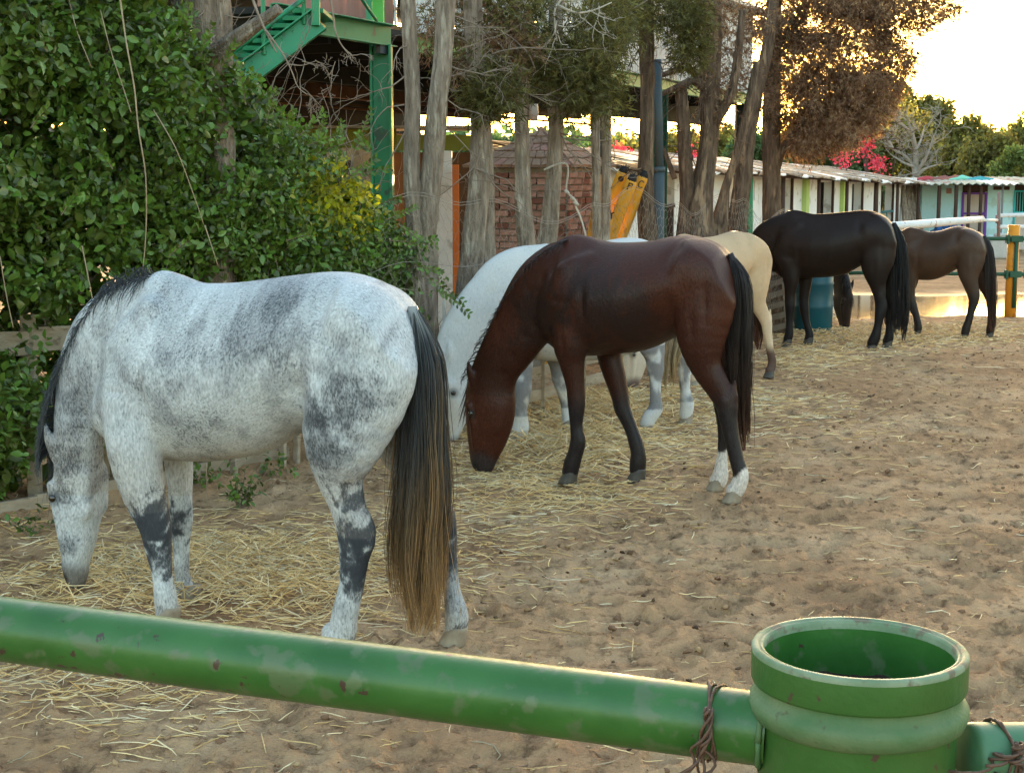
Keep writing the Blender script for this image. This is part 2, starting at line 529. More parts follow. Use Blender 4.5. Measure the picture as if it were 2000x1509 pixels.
def surface_nets(F, lo, h):
    ins = F < 0
    nx, ny, nz = F.shape
    c = np.zeros((nx - 1, ny - 1, nz - 1), dtype=np.int8)
    for i in (0, 1):
        for j in (0, 1):
            for k in (0, 1):
                c += ins[i:nx - 1 + i, j:ny - 1 + j, k:nz - 1 + k]
    act = (c > 0) & (c < 8)
    idx = np.full(act.shape, -1, dtype=np.int64)
    I = np.argwhere(act)
    idx[act] = np.arange(len(I))
    corners = [(i, j, k) for i in (0, 1) for j in (0, 1) for k in (0, 1)]
    val = {q: F[I[:, 0] + q[0], I[:, 1] + q[1], I[:, 2] + q[2]] for q in corners}
    S = np.zeros((len(I), 3)); N = np.zeros(len(I))
    for a in corners:
        for ax in range(3):
            if a[ax] == 0:
                b = list(a); b[ax] = 1; b = tuple(b)
                va, vb = val[a], val[b]
                m = (va < 0) != (vb < 0)
                t = np.where(m, va / np.where(m, va - vb, 1), 0)
                p = np.zeros((len(I), 3)); p[:] = a; p[:, ax] = t
                S += p * m[:, None]; N += m
    V = lo + h * (I + S / N[:, None])
    Q = []
    for ax in range(3):
        A = ins; sl0 = [slice(None)] * 3; sl1 = [slice(None)] * 3
        sl0[ax] = slice(0, -1); sl1[ax] = slice(1, None)
        a = A[tuple(sl0)]; b = A[tuple(sl1)]
        E = np.argwhere(a != b)
        o1, o2 = [(1, 2), (2, 0), (0, 1)][ax]
        ok = (E[:, o1] > 0) & (E[:, o2] > 0) & (E[:, o1] < F.shape[o1] - 1) & (E[:, o2] < F.shape[o2] - 1)
        E = E[ok]
        flip = a[tuple(E.T)]
        def g(d1, d2):
            e = E.copy(); e[:, o1] -= d1; e[:, o2] -= d2
            return idx[tuple(e.T)]
        q = np.stack([g(1, 1), g(0, 1), g(0, 0), g(1, 0)], axis=1)
        q[~flip] = q[~flip][:, ::-1]
        Q.append(q)
    return V, np.vstack(Q)

def relax(V, Q, it=2, lam=.5):
    a = np.concatenate([Q[:, 0], Q[:, 1], Q[:, 2], Q[:, 3]]); b = np.concatenate([Q[:, 1], Q[:, 2], Q[:, 3], Q[:, 0]])
    n = len(V)
    cnt = np.bincount(a, minlength=n) + np.bincount(b, minlength=n)
    for _ in range(it):
        for s_ in (lam, -lam * 1.04):
            L = np.empty_like(V)
            for k in range(3):
                L[:, k] = (np.bincount(a, V[b, k], n) + np.bincount(b, V[a, k], n)) / cnt - V[:, k]
            V = V + s_ * L
    return V

class Plane:
    """the horse's own frame, and how a photograph pixel lands in it"""
    def __init__(s, ox, oy, ang, flip=False):
        a = R(ang)
        s.h = np.array([-math.cos(a), math.sin(a)]) if not flip else np.array([math.cos(a), math.sin(a)])
        s.n = np.array([-s.h[1], s.h[0]])
        s.o = np.array([ox, oy]); s.a = a
        s.rz = math.atan2(s.h[1], s.h[0])
    def pt(s, px, py, L=0.0):
        d = ray(px, py)
        M = np.array([[d[0], -s.h[0]], [d[1], -s.h[1]]])
        t, X = np.linalg.solve(M, s.o + L * s.n)
        return X, CAM_H + t * d[2], t
    def pair(s, p, q, L=0.0, rho=.5):
        (X1, Z1, t1), (X2, Z2, t2) = s.pt(*p, L), s.pt(*q, L)
        mx, mz, mt = s.pt((p[0] + q[0]) / 2, (p[1] + q[1]) / 2, L)
        w = math.hypot(p[0] - q[0], p[1] - q[1]) / 2 * mt / FPX
        ca, sa = math.cos(s.a), math.sin(s.a)
        f_ = math.sqrt(ca * ca + (rho * sa) ** 2)
        return mx, mz, .5 * math.hypot((p[0] - q[0]) / f_, p[1] - q[1]) * mt / FPX

def horse_spec(pl, top, bot, neck, head, legs, hooves, tail, S=1.0, neck_side=0.0):
    sp_ = dict(S=S)
    sp_['top'] = sorted([pl.pt(*p)[:2] for p in top]); sp_['bot'] = sorted([pl.pt(*p)[:2] for p in bot])
    sp_['neck'] = [pl.pair(a, b, 0, .45) for a, b in neck]
    sp_['crest'] = [pl.pt(*a)[:2] for a, b in neck] + [pl.pt(*head[0][0])[:2]]
    sp_['head'] = [pl.pair(a, b, 0, .55) for a, b in head]
    sp_['head_front'] = [pl.pt(*a)[:2] for a, b in head]
    sp_['head_back'] = [pl.pt(*b)[:2] for a, b in head]
    sp_['legs'] = [[(*pl.pair(a, b, L, .8)[:2], L, pl.pair(a, b, L, .8)[2]) for a, b in pr] for L, pr in legs]
    sp_['hooves'] = [(pl.pt(*p, L)[0], L) for (L, _), p in zip(legs, hooves)]
    sp_['tail'] = [pl.pair(a, b, 0, 1.0) for a, b in tail]
    return sp_

def build_body(sp_, h=.012):
    S = sp_['S']
    pts = [(x, z) for x, z in sp_['top'] + sp_['bot']] + [(a[0], a[1]) for a in sp_['neck'] + sp_['head']]
    for lg in sp_['legs']: pts += [(a[0], a[1]) for a in lg]
    xs = [p[0] for p in pts]; zs = [p[1] for p in pts]
    fld = Field((min(xs) - .22, -.40 * S, -.02), (max(xs) + .22, .40 * S, max(zs) + .1), h)
    wp_u = [0, .05, .12, .22, .35, .5, .65, .78, .88, .95, 1]
    wp_w = np.array([.13, .18, .235, .262, .272, .29, .285, .255, .215, .175, .12]) * S
    tp_w = np.array([.0, .05, .10, .12, .18, .25, .35, .55, .50, .35, .2])
    fld.torso(sp_['top'], sp_['bot'], lambda u: np.interp(u, wp_u, wp_w), taper=lambda u: np.interp(u, wp_u, tp_w))
    # legs
    for li, lg in enumerate(sp_['legs']):
        hind = li >= 2
        sg = 1 if lg[0][2] > 0 else -1
        st = []
        n = len(lg)
        for i, (x, z, L, r) in enumerate(lg):
            u = i / (n - 1)
            if hind:
                rat = np.interp(i, [0, 1, 2, 3, 4, 5, 6, 7, 20], [.55, .58, .62, .66, .62, .60, .80, .85, .92])
                y = L * np.interp(i, [0, 1, 2, 3], [.80, .92, 1, 1])
            else:
                rat = np.interp(i, [0, 1, 2, 3, 4, 5, 20], [.62, .78, .80, .86, .84, .82, .92])
                y = L * np.interp(i, [0, 1, 2], [1.0, 1, 1])
            st.append((x, y, z, max(r, .022 * S), max(r * rat, .021 * S)))
        hx, hl = sp_['hooves'][li]
        lx, lz = st[-1][0], st[-1][2]
        zc = min(.075 * S, lz)
        f = 0 if lz < .05 else 1
        if f:
            st.append((lx + (hx - lx) * .75, st[-1][1], zc, st[-1][3] * .98, st[-1][4] * .98))
        fld.chain(st, k=.035 * S if hind else .03 * S, res=3)
        x, z, L, r = lg[0]
        if not hind:
            # shoulder blade and the point of the shoulder
            wx = sp_['top'][-1][0]
            ztop = np.interp(x - .10, [p[0] for p in sp_['top']], [p[1] for p in sp_['top']])
            fld.chain([(x - .09 * S, sg * .125 * S, ztop - .16 * S, .075 * S, .05 * S), (x + .03 * S, sg * .165 * S, z + .20 * S, .10 * S, .055 * S), (x + .07 * S, sg * .155 * S, z + .05 * S, .095 * S, .06 * S), (x + .01 * S, sg * .16 * S, z - .03 * S, .08 * S, .055 * S)], k=.035 * S)
        else:
            # stifle and flank fold, hip point
            x2, z2, L2, r2 = lg[2]
            fld.chain([(x2 + .07 * S, sg * .17 * S, z2 + .10 * S, .085 * S, .055 * S), (x2 + .05 * S, sg * .165 * S, z2 - .01 * S, .07 * S, .05 * S)], k=.04 * S)
            x0_, z0_, _, r0_ = lg[0]
            fld.chain([(x0_ + .12 * S, sg * .200 * S, z0_ - .02 * S, .045 * S, .028 * S), (x0_ + .03 * S, sg * .175 * S, z0_ - .05 * S, .10 * S, .05 * S), (x0_ - .09 * S, sg * .155 * S, z0_ - .10 * S, .10 * S, .055 * S)], k=.09 * S)
            # flank hollow in front of the thigh
            fld.carve((x0_ + .20 * S, sg * .25 * S, z0_ + .03 * S), (.05 * S, .10 * S, .10 * S), .016 * S)
            fld.carve((x2 + .17 * S, sg * .24 * S, z2 + .13 * S), (.045 * S, .10 * S, .11 * S), .014 * S)
    # nothing stands above the topline: the croup and back fall away to the sides
    Tt = catmull(sp_['top'], 6); X, Y, Z = fld.coords(tuple(slice(0, n_) for n_ in fld.n))
    xs_ = fld.ax[0]; tz = np.interp(xs_, Tt[:, 0], Tt[:, 1])
    kern = np.exp(-.5 * (np.arange(-6, 7) * h / .022) ** 2); kern /= kern.sum()
    tz = np.convolve(np.pad(tz, 6, mode='edge'), kern, 'valid')
    cap = (Z - tz[:, None, None] + 1.25 / S * Y ** 2 - .004) * .9
    tail_drop = np.maximum(Tt[0, 0] + .02 - xs_, 0)[:, None, None]
    cap = np.maximum(cap, (Z - tz[:, None, None] + 1.6 * tail_drop) * .5 * (tail_drop > 0) - 1.0 * (tail_drop <= 0))
    inx = (xs_ < Tt[-1, 0])[:, None, None]
    cap = np.where(inx, cap, -1.0)
    kk = .02; A_ = fld.F; hh_ = np.clip(.5 - .5 * (cap - A_) / kk, 0, 1)
    fld.F = (cap * (1 - hh_) + A_ * hh_ + kk * hh_ * (1 - hh_)).astype(np.float32)
    # crease behind the elbow and along the back of the shoulder
    for li in (0, 1):
        x, z, L, r = sp_['legs'][li][0]; sg = 1 if L > 0 else -1
        fld.carve((x - .125 * S, sg * .24 * S, z + .03 * S), (.035 * S, .09 * S, .13 * S), .013 * S)
        fld.carve((x + .14 * S, sg * .14 * S, z + .22 * S), (.03 * S, .08 * S, .16 * S), .012 * S)
    # ribs, faintly; the groove of the cannon and the tendon; knee and hock bones
    X, Y, Z = fld.coords(tuple(slice(0, n_) for n_ in fld.n))
    x0b, x1b = sp_['top'][0][0], sp_['top'][-1][0]; ub = (X - x0b) / (x1b - x0b)
    rib = np.exp(-((ub - .58) / .15) ** 2) * np.exp(-((Z - .98 * S) / (.17 * S)) ** 2) * np.clip(np.abs(Y) / (.2 * S) - .6, 0, 1)
    fld.F += (.0028 * S * np.sin((X + .35 * (Z - S)) * 2 * math.pi / (.062 * S)) * rib).astype(np.float32)
    for li, lg in enumerate(sp_['legs']):
        sg = 1 if lg[0][2] > 0 else -1
        zk = .46 * S if li < 2 else .57 * S
        zz_ = np.array([a_[1] for a_ in lg])[::-1]; xx_ = np.array([a_[0] for a_ in lg])[::-1]; rr2_ = np.array([a_[3] for a_ in lg])[::-1]
        kx_ = float(np.interp(zk, zz_, xx_)); kr_ = float(np.interp(zk, zz_, rr2_)); ky_ = lg[-1][2]
        for s2 in (-1, 1):
            fld.chain([(kx_ + (.012 if li < 2 else .0) * S, ky_ + s2 * kr_ * .50, zk + .03 * S, .024 * S, .016 * S), (kx_ + .008 * S, ky_ + s2 * kr_ * .5, zk - .025 * S, .022 * S, .014 * S)], k=.014 * S, margin=.04)
        for zc_ in (.34, .28, .22) if li < 2 else (.42, .34, .26):
            cx_ = float(np.interp(zc_ * S, zz_, xx_)); cr_ = float(np.interp(zc_ * S, zz_, rr2_))
            for s2 in (-1, 1): fld.carve((cx_ - cr_ * .25, ky_ + s2 * cr_ * .95, zc_ * S), (.010 * S, .018 * S, .05 * S), .007 * S)
        if li >= 2:
            # point of the hock and the cord above it
            zh = .60 * S; hx_ = float(np.interp(zh, zz_, xx_)); hr_ = float(np.interp(zh, zz_, rr2_))
            fld.chain([(hx_ - hr_ * .8, ky_, zh + .03 * S, .020 * S, .018 * S), (hx_ - hr_ * .72, ky_, zh + .12 * S, .012 * S, .010 * S)], k=.02 * S, margin=.04)
            fld.carve((hx_ - hr_ * .35, ky_ + .035 * S, zh + .10 * S), (.016 * S, .022 * S, .055 * S), .009 * S); fld.carve((hx_ - hr_ * .35, ky_ - .035 * S, zh + .10 * S), (.016 * S, .022 * S, .055 * S), .009 * S)
            x1_, z1_ = lg[1][0], lg[1][1]
            fld.carve((x1_ - .05 * S, sg * .25 * S, z1_ - .02 * S), (.022 * S, .07 * S, .16 * S), .010 * S)   # the line between the thigh muscles
            fld.carve((x1_ + .03 * S, sg * .25 * S, z1_ - .16 * S), (.022 * S, .07 * S, .10 * S), .007 * S)
        else:
            x1_, z1_ = lg[1][0], lg[1][1]
            fld.carve((x1_ + .01 * S, sg * .24 * S, z1_ - .02 * S), (.02 * S, .05 * S, .09 * S), .007 * S)
            fld.carve((x1_ + .03 * S, sg * .24 * S, z1_ + .26 * S), (.10 * S, .06 * S, .022 * S), .006 * S)
    # neck and head
    nk = sp_['neck']; m = len(nk)
    st = []
    for i, (x, z, r) in enumerate(nk):
        u = i / (m - 1)
        st.append((x, 0, z, r, S * np.interp(u, [0, .3, .6, 1], [.15, .125, .095, .085])))
    fld.chain(st, k=.05 * S)
    for i_ in range(1, len(nk) - 1):
        x, z, r = nk[i_]; (cxx, czz) = sp_['crest'][i_]; d_ = np.array((x - cxx, z - czz)); d_ /= np.linalg.norm(d_)
        for s2 in (-1, 1):
            fld.carve((x + d_[0] * r * .55, s2 * .11 * S, z + d_[1] * r * .55), (.035 * S, .06 * S, .035 * S), .010 * S)
            fld.carve((x - d_[0] * r * .35, s2 * .12 * S, z - d_[1] * r * .35), (.03 * S, .05 * S, .03 * S), .005 * S)
    hd = sp_['head']; m = len(hd); st = []
    for i, (x, z, r) in enumerate(hd):
        u = i / (m - 1)
        st.append((x, 0, z, r * .97, S * np.interp(u, [0, .2, .4, .6, .8, 1], [.085, .098, .080, .058, .056, .040])))
    fld.chain(st, k=.02 * S)
    hf, hb = sp_['head_front'], sp_['head_back']
    def hp(u, v, y):   # u along the head, v 0 front .. 1 jaw
        i = u * (len(hf) - 1); a = np.array([np.interp(i, range(len(hf)), [p[c] for p in hf]) for c in (0, 1)])
        b = np.array([np.interp(i, range(len(hb)), [p[c] for p in hb]) for c in (0, 1)])
        p = a + (b - a) * v
        return np.array((p[0], y, p[1]))
    ax = hp(0, .5, 0) - hp(.7, .5, 0); ax /= np.linalg.norm(ax)
    fr = hp(.4, 0, 0) - hp(.4, 1, 0); fr /= np.linalg.norm(fr)
    for sg in (1, -1):
        # brow and cheek bone, hollow above the eye
        fld.chain([(*hp(.20, .22, sg * .078 * S), .028 * S, .022 * S), (*hp(.34, .30, sg * .078 * S), .026 * S, .02 * S), (*hp(.60, .36, sg * .055 * S), .016 * S, .012 * S)], k=.02 * S)
        fld.chain([(*hp(.16, .68, sg * .055 * S), .07 * S, .028 * S), (*hp(.32, .70, sg * .052 * S), .065 * S, .026 * S)], k=.025 * S)
        fld.carve(hp(.14, .2, sg * .105 * S), (.03 * S, .03 * S, .03 * S), .012 * S)
        fld.carve(hp(.50, .72, sg * .085 * S), (.05 * S, .03 * S, .06 * S), .010 * S)
        fld.carve(hp(.88, .28, sg * .06 * S), (.016 * S, .018 * S, .022 * S), .022 * S)
        e0 = hp(0.03, .22, sg * .055 * S)
        e1 = e0 + (ax * .085 + fr * .02) * S + np.array((0, sg * .02 * S, 0)); e2 = e0 + (ax * .155 + fr * .045) * S + np.array((0, sg * .022 * S, 0))
        fld.chain([(*e0, .024 * S, .022 * S), (*e1, .028 * S, .017 * S), (*e2, .007 * S, .007 * S)], k=.012 * S, margin=.04)
    V, Q = surface_nets(fld.F, fld.lo, fld.h)
    V = relax(V, Q, 3)
    sp_['hp'] = hp
    return V, Q

def hoof_mesh(S, matl, fwd=.03):
    b = MB(); n = 14
    prof = [(.040, .085), (.045, .070), (.049, .055), (.058, .012), (.060, .0), (.0, .0)]
    vs = []; fs = []
    for i, (r, z) in enumerate(prof):
        sh = fwd * (1 - z / .085)
        for k in range(n):
            a = 2 * math.pi * k / n
            rr = r * (1.12 if math.cos(a) > 0 else .92)
            vs.append(((math.cos(a) * rr + sh) * S, math.sin(a) * r * S, z * S))
    for i in range(len(prof) - 1):
        for k in range(n):
            k2 = (k + 1) % n
            fs.append((i * n + k, (i + 1) * n + k, (i + 1) * n + k2, i * n + k2))
    fs.append(tuple(range(n)))
    b.add(vs, fs)
    return b.mesh("hoof", matl, smooth=True)

def add_tail(root, sp_, m_hair, n=700, K=16, r=.0016, core=.5, flare=1.0, wav=.012):
    T = np.array(sp_['tail'])          # x, z, half width
    T = catmull(T, 4)
    u = np.linspace(0, 1, len(T)); t = np.linspace(0, 1, K)
    cx = np.interp(t, u, T[:, 0]); cz = np.interp(t, u, T[:, 1]); w = np.interp(t, u, T[:, 2])
    nl_ = max(12, n // 18); lk = rs.randint(0, nl_, n)
    la = rs.rand(nl_) * 6.283; lr = np.sqrt(rs.rand(nl_)); le = .60 + .40 * rs.rand(nl_) ** .55; lp = rs.rand(nl_) * 6.28; lc = rs.normal(0, .07, nl_)
    end = np.clip(le[lk] + rs.normal(0, .03, n), .4, 1.0)
    stray = (rs.rand(n, 1) < .05) * rs.normal(size=(n, 1)) * .07
    tt = t[None] * end[:, None]
    X = np.interp(tt, t, cx); Z = np.interp(tt, t, cz); W = np.interp(tt, t, w)
    fr = np.minimum(1, .35 + tt * 3)
    # the strands of a lock start apart and draw together towards its tip
    ox = np.cos(la[lk]) * lr[lk]; oy = np.sin(la[lk]) * lr[lk]; jx_ = rs.normal(0, .20, n); jy_ = rs.normal(0, .20, n)
    cv = 1 - .70 * (t[None] ** 1.3)
    px_ = (ox[:, None] + jx_[:, None] * cv) * W * fr * flare; py_ = (oy[:, None] + jy_[:, None] * cv) * W * .75 * fr
    ph = lp[lk][:, None] + rs.normal(0, .25, (n, 1))
    wv = wav * tt * (1.2 * np.sin(tt * 11 + ph) + .9 * np.sin(tt * 5 + ph * 1.7)) + stray * tt ** 2
    paths = np.empty((n, K, 3))
    paths[..., 0] = X + px_ + wv
    paths[..., 1] = py_ + wav * tt * np.cos(tt * 8 + ph * 1.7)
    paths[..., 2] = np.maximum(Z, .03)
    rad_ = r * (1.15 - .75 * t)[None] * (0.7 + .6 * rs.rand(n, 1))
    V, F, tv = strands(paths, rad_)
    # actual place along the tail for the colour
    tvv = np.clip(np.broadcast_to((tt + lc[lk][:, None])[:, :, None], (n, K, 3)), 0, 1).ravel()
    o = obj_np("tail", V, F, m_hair, root, smooth=True, attrs={'t': tvv})
    # the dock and the dense inner hair
    b = MB()
    pts = [(cx[i], 0, cz[i]) for i in range(0, int(K * .62))]
    b.tube(pts, [max(.02, w[i] * core * (1 - .95 * i / (K * .62)) ) for i in range(len(pts))], n=10)
    me = b.mesh("tail_dock", m_hair, smooth=True)
    at = me.attributes.new('t', 'FLOAT', 'POINT')
    nv = len(me.vertices); at.data.foreach_set("value", np.repeat(np.linspace(0, .6, nv // 10), 10)[:nv].astype(np.float32))
    link(bpy.data.objects.new("tail_dock", me), o)
    return o

def add_mane(root, sp_, m_hair, side=-1, near=0.0, n=260, length=.28, out=.02, K=9, r=.0016, near_wither=0, fringe=0.5, forelock=True):
    S = sp_['S']
    C = catmull(np.array(sp_['crest']), 6)
    seg = np.concatenate([[0], np.cumsum(np.linalg.norm(np.diff(C, axis=0), axis=1))]); seg /= seg[-1]
    u = rs.rand(n); nlk = max(10, n // 16); uk = np.round(u * nlk) / nlk; u = np.clip(uk + (u - uk) * .9, 0, 1); lkr = np.random.RandomState(3).rand(nlk + 2)[np.round(uk * nlk).astype(int)]
    cx = np.interp(u, seg, C[:, 0]); cz = np.interp(u, seg, C[:, 1])
    du = .02
    tx = np.interp(np.clip(u + du, 0, 1), seg, C[:, 0]) - np.interp(np.clip(u - du, 0, 1), seg, C[:, 0])
    tz = np.interp(np.clip(u + du, 0, 1), seg, C[:, 1]) - np.interp(np.clip(u - du, 0, 1), seg, C[:, 1])
    q = np.hypot(tx, tz) + 1e-9; tx /= q; tz /= q
    # crest normal: away from the throat
    NK = np.array(sp_['neck']); nu = np.linspace(0, 1, len(NK))
    nx = cx - np.interp(u, nu, NK[:, 0]); nz = cz - np.interp(u, nu, NK[:, 1]); q = np.hypot(nx, nz) + 1e-9; nx /= q; nz /= q
    pn = np.where(u < .30, near_wither, near)
    isn = rs.rand(n) < pn; sd_ = np.where(isn, 1.0, float(side)); sel = np.where(isn)[0]
    L = length * (.55 + .45 * lkr + .2 * rs.rand(n)) * S
    L[sel] *= .55 * (.35 + 1.0 * np.random.RandomState(4).rand(len(sel)))
    t = np.linspace(0, 1, K)[None]
    fr = (rs.rand(n) < fringe).astype(float) * rs.rand(n)
    paths = np.empty((n, K, 3))
    lat = S * (.012 + .115 * (1 - np.exp(-t * 3.0))) * (1 - .6 * fr[:, None]) * np.interp(u, [0, .5, 1], [1.1, .95, .8])[:, None]
    o_ = out * S * (1 + 2.2 * fr[:, None]) * np.minimum(1, t * 4)
    dcl = (np.interp(uk, seg, C[:, 0]) - cx)[:, None] * t * .8
    paths[..., 0] = dcl + (cx - nx * .012)[:, None] + nx[:, None] * o_ + .25 * L[:, None] * t * tx[:, None] + .012 * np.sin(t * 6 + lkr[:, None] * 9) * t
    paths[..., 1] = sd_[:, None] * lat + (rs.rand(n, 1) - .5) * .02
    paths[..., 2] = (cz - nz * .012)[:, None] + nz[:, None] * o_ - L[:, None] * t * .92 + .0 * t
    paths[..., 2] = np.maximum(paths[..., 2], .03)
    rad_ = r * (1.15 - .8 * t) * (0.7 + .6 * rs.rand(n, 1))
    if forelock:
        n2 = 50; hp = sp_['hp']
        p0 = hp(.0, .12, 0); p1 = hp(.42, -.06, 0)
        tt = np.linspace(0, 1, K)[None, :, None]; off = (rs.rand(n2, 1, 3) - .5) * np.array([.03, .09, .03]) * S
        e = (.4 + .6 * rs.rand(n2, 1, 1))
        fp = p0 + (p1 - p0) * tt * e + off * (.4 + tt) + np.array([.012, 0, .012]) * S
        paths = np.concatenate([paths, fp]); rad_ = np.concatenate([np.broadcast_to(rad_, (n, K)), np.broadcast_to(r * (1.1 - .7 * np.linspace(0, 1, K))[None], (n2, K))])
    V, F, tv = strands(paths, np.broadcast_to(rad_, paths.shape[:2]))
    return obj_np("mane", V, F, m_hair, root, smooth=True, attrs={'t': tv})

M_eye = mat("eye_dark", (.012, .008, .006), rough=.08, spec=.8)
def add_eyes(root, sp_):
    hp = sp_['hp']; S = sp_['S']
    for sg in (1, -1):
        c = hp(.27, .27, sg * .092 * S)
        b = MB(); n = 10; m = 7; vs = []; fs = []
        r = .021 * S
        for i in range(m + 1):
            th = math.pi * i / m
            for k in range(n):
                a = 2 * math.pi * k / n
                vs.append((c[0] + r * math.sin(th) * math.cos(a), c[1] + r * .75 * math.cos(th), c[2] + r * math.sin(th) * math.sin(a)))
        for i in range(m):
            for k in range(n):
                fs.append((i * n + k, i * n + (k + 1) % n, (i + 1) * n + (k + 1) % n, (i + 1) * n + k))
        b.add(vs, fs).build("eye", M_eye, root, smooth=True)

def make_horse(pl, sp_, coat_fn, m_coat, hoof_mats, label, h=.012, body=None):
    root = empty("horse", (pl.o[0], pl.o[1], 0), pl.rz)
    tag(root, label, "horse", "horses eating hay in the paddock")
    if body is None: body = build_body(sp_, h)
    V, Q = body
    col = coat_fn(V, sp_); dk_ = np.zeros(len(V))
    if isinstance(col, tuple): col, dk_ = col
    Sx = sp_['S']; hpf = sp_['hp']
    for sg in (1, -1):
        dn = np.linalg.norm(V - hpf(.90, .28, sg * .055 * Sx), axis=1) / (.022 * Sx)
        col = mixc(col, (.012, .010, .010), np.clip(1.6 - dn, 0, 1))
        de = np.linalg.norm(V - hpf(.27, .27, sg * .09 * Sx), axis=1) / (.036 * Sx)
        col = mixc(col, tuple(col.mean(0) * .12), np.clip(1.5 - de, 0, 1) * .8)
    col = np.clip(col, 0, 1)
    obj_np("body", V, Q, m_coat, root, smooth=True, attrs={'coat': col, 'dk': dk_})
    for i, (hx, L) in enumerate(sp_['hooves']):
        o = link(bpy.data.objects.new("hoof", hoof_mesh(sp_['S'], hoof_mats[i])), root)
        o.location = (hx - .02, L, 0)
    add_eyes(root, sp_)
    return root, body

def blob(V, cx, cz, r, ysign=0, k=1.0, edge=.9):
    d = np.hypot(V[:, 0] - cx, V[:, 2] - cz) / r
    n = (fbm(V[:, 0] * 9 + 31, V[:, 2] * 9 + V[:, 1] * 7, 3, 5) - .5) * 1.1
    n = n + (fbm(V[:, 0] * 34 + 3, V[:, 2] * 26 + V[:, 1] * 22, 3, 15) - .5) * edge
    w = np.clip(1.35 - (d + n) * 1.0, 0, 1)
    w = w * w * (3 - 2 * w)
    if ysign: w = w * (V[:, 1] * ysign > -.05)
    return w * k
def mixc(c, col, w):
    return c * (1 - w[:, None]) + np.array(col)[None] * w[:, None]
def ramp(x, a, b):
    t = np.clip((x - a) / (b - a), 0, 1)
    return t * t * (3 - 2 * t)

# ---------------------------------------------------------------- the dapple grey in front
plG = Plane(-0.93, 6.28, 27)
G_legs = [
 (.165, [((190, 775), (325, 790)), ((208, 870), (318, 890)), ((238, 955), (324, 972)), ((270, 1018), (334, 1030)), ((283, 1070), (336, 1075)), ((296, 1120), (337, 1120)), ((300, 1165), (347, 1168)), ((303, 1195), (350, 1192))]),
 (-.15, [((300, 830), (380, 835)), ((322, 912), (378, 918)), ((329, 970), (376, 975)), ((331, 1012), (377, 1014)), ((337, 1060), (371, 1060)), ((340, 1120), (371, 1120)), ((344, 1155), (383, 1158)), ((350, 1180), (386, 1182))]),
 (.165, [((640, 580), (815, 640)), ((590, 710), (815, 740)), ((584, 835), (762, 838)), ((610, 925), (712, 915)), ((640, 990), (710, 978)), ((654, 1035), (737, 1038)), ((662, 1090), (722, 1080)), ((662, 1140), (711, 1145)), ((648, 1195), (700, 1200)), ((640, 1235), (696, 1238))]),
 (-.14, [((680, 620), (835, 660)), ((690, 740), (830, 750)), ((720, 850), (832, 850)), ((785, 930), (850, 938)), ((825, 980), (880, 985)), ((842, 1018), (893, 1020)), ((861, 1085), (893, 1088)), ((866, 1150), (899, 1152)), ((869, 1200), (915, 1203)), ((868, 1235), (908, 1240))]),
]
spG = horse_spec(plG,
 top=[(195, 800), (222, 725), (258, 645), (288, 575), (312, 532), (350, 540), (392, 551), (473, 549), (556, 538), (640, 529), (696, 533), (751, 555), (800, 600), (826, 665)],
 bot=[(195, 812), (212, 850), (260, 882), (312, 893), (378, 900), (445, 897), (529, 880), (585, 846), (680, 820), (780, 780), (826, 680)],
 neck=[((312, 534), (325, 850)), ((235, 560), (265, 835)), ((186, 618), (222, 822)), ((148, 695), (205, 838)), ((117, 780), (201, 860)), ((105, 860), (201, 885))],
 head=[((106, 880), (200, 885)), ((104, 930), (203, 930)), ((107, 985), (202, 990)), ((112, 1040), (192, 1042)), ((118, 1085), (179, 1085)), ((124, 1118), (172, 1118)), ((134, 1135), (166, 1133))],
 legs=G_legs, hooves=[(330, 1232), (372, 1210), (650, 1285), (888, 1270)],
 tail=[((790, 592), (822, 606)), ((783, 650), (850, 665)), ((783, 740), (865, 745)), ((775, 850), (872, 850)), ((763, 960), (880, 960)), ((757, 1070), (876, 1070)), ((765, 1160), (868, 1165)), ((780, 1235), (852, 1235))])
spots_G = [((540, 590), 34, .85, 0), ((505, 640), 70, .35, 0), ((360, 690), 60, .40, 0), ((330, 800), 55, .30, 0), ((690, 790), 60, .75, 0), ((640, 870), 52, .8, 0), ((610, 820), 40, .6, 0), ((560, 700), 40, .25, 0),
           ((300, 590), 40, .30, 0), ((470, 560), 40, .25, 0), ((700, 690), 80, .25, 0), ((415, 640), 50, .25, 0), ((745, 760), 35, .35, 0), ((590, 620), 60, .25, 0), ((250, 720), 40, .2, 0), ((385, 860), 40, .35, 0)]
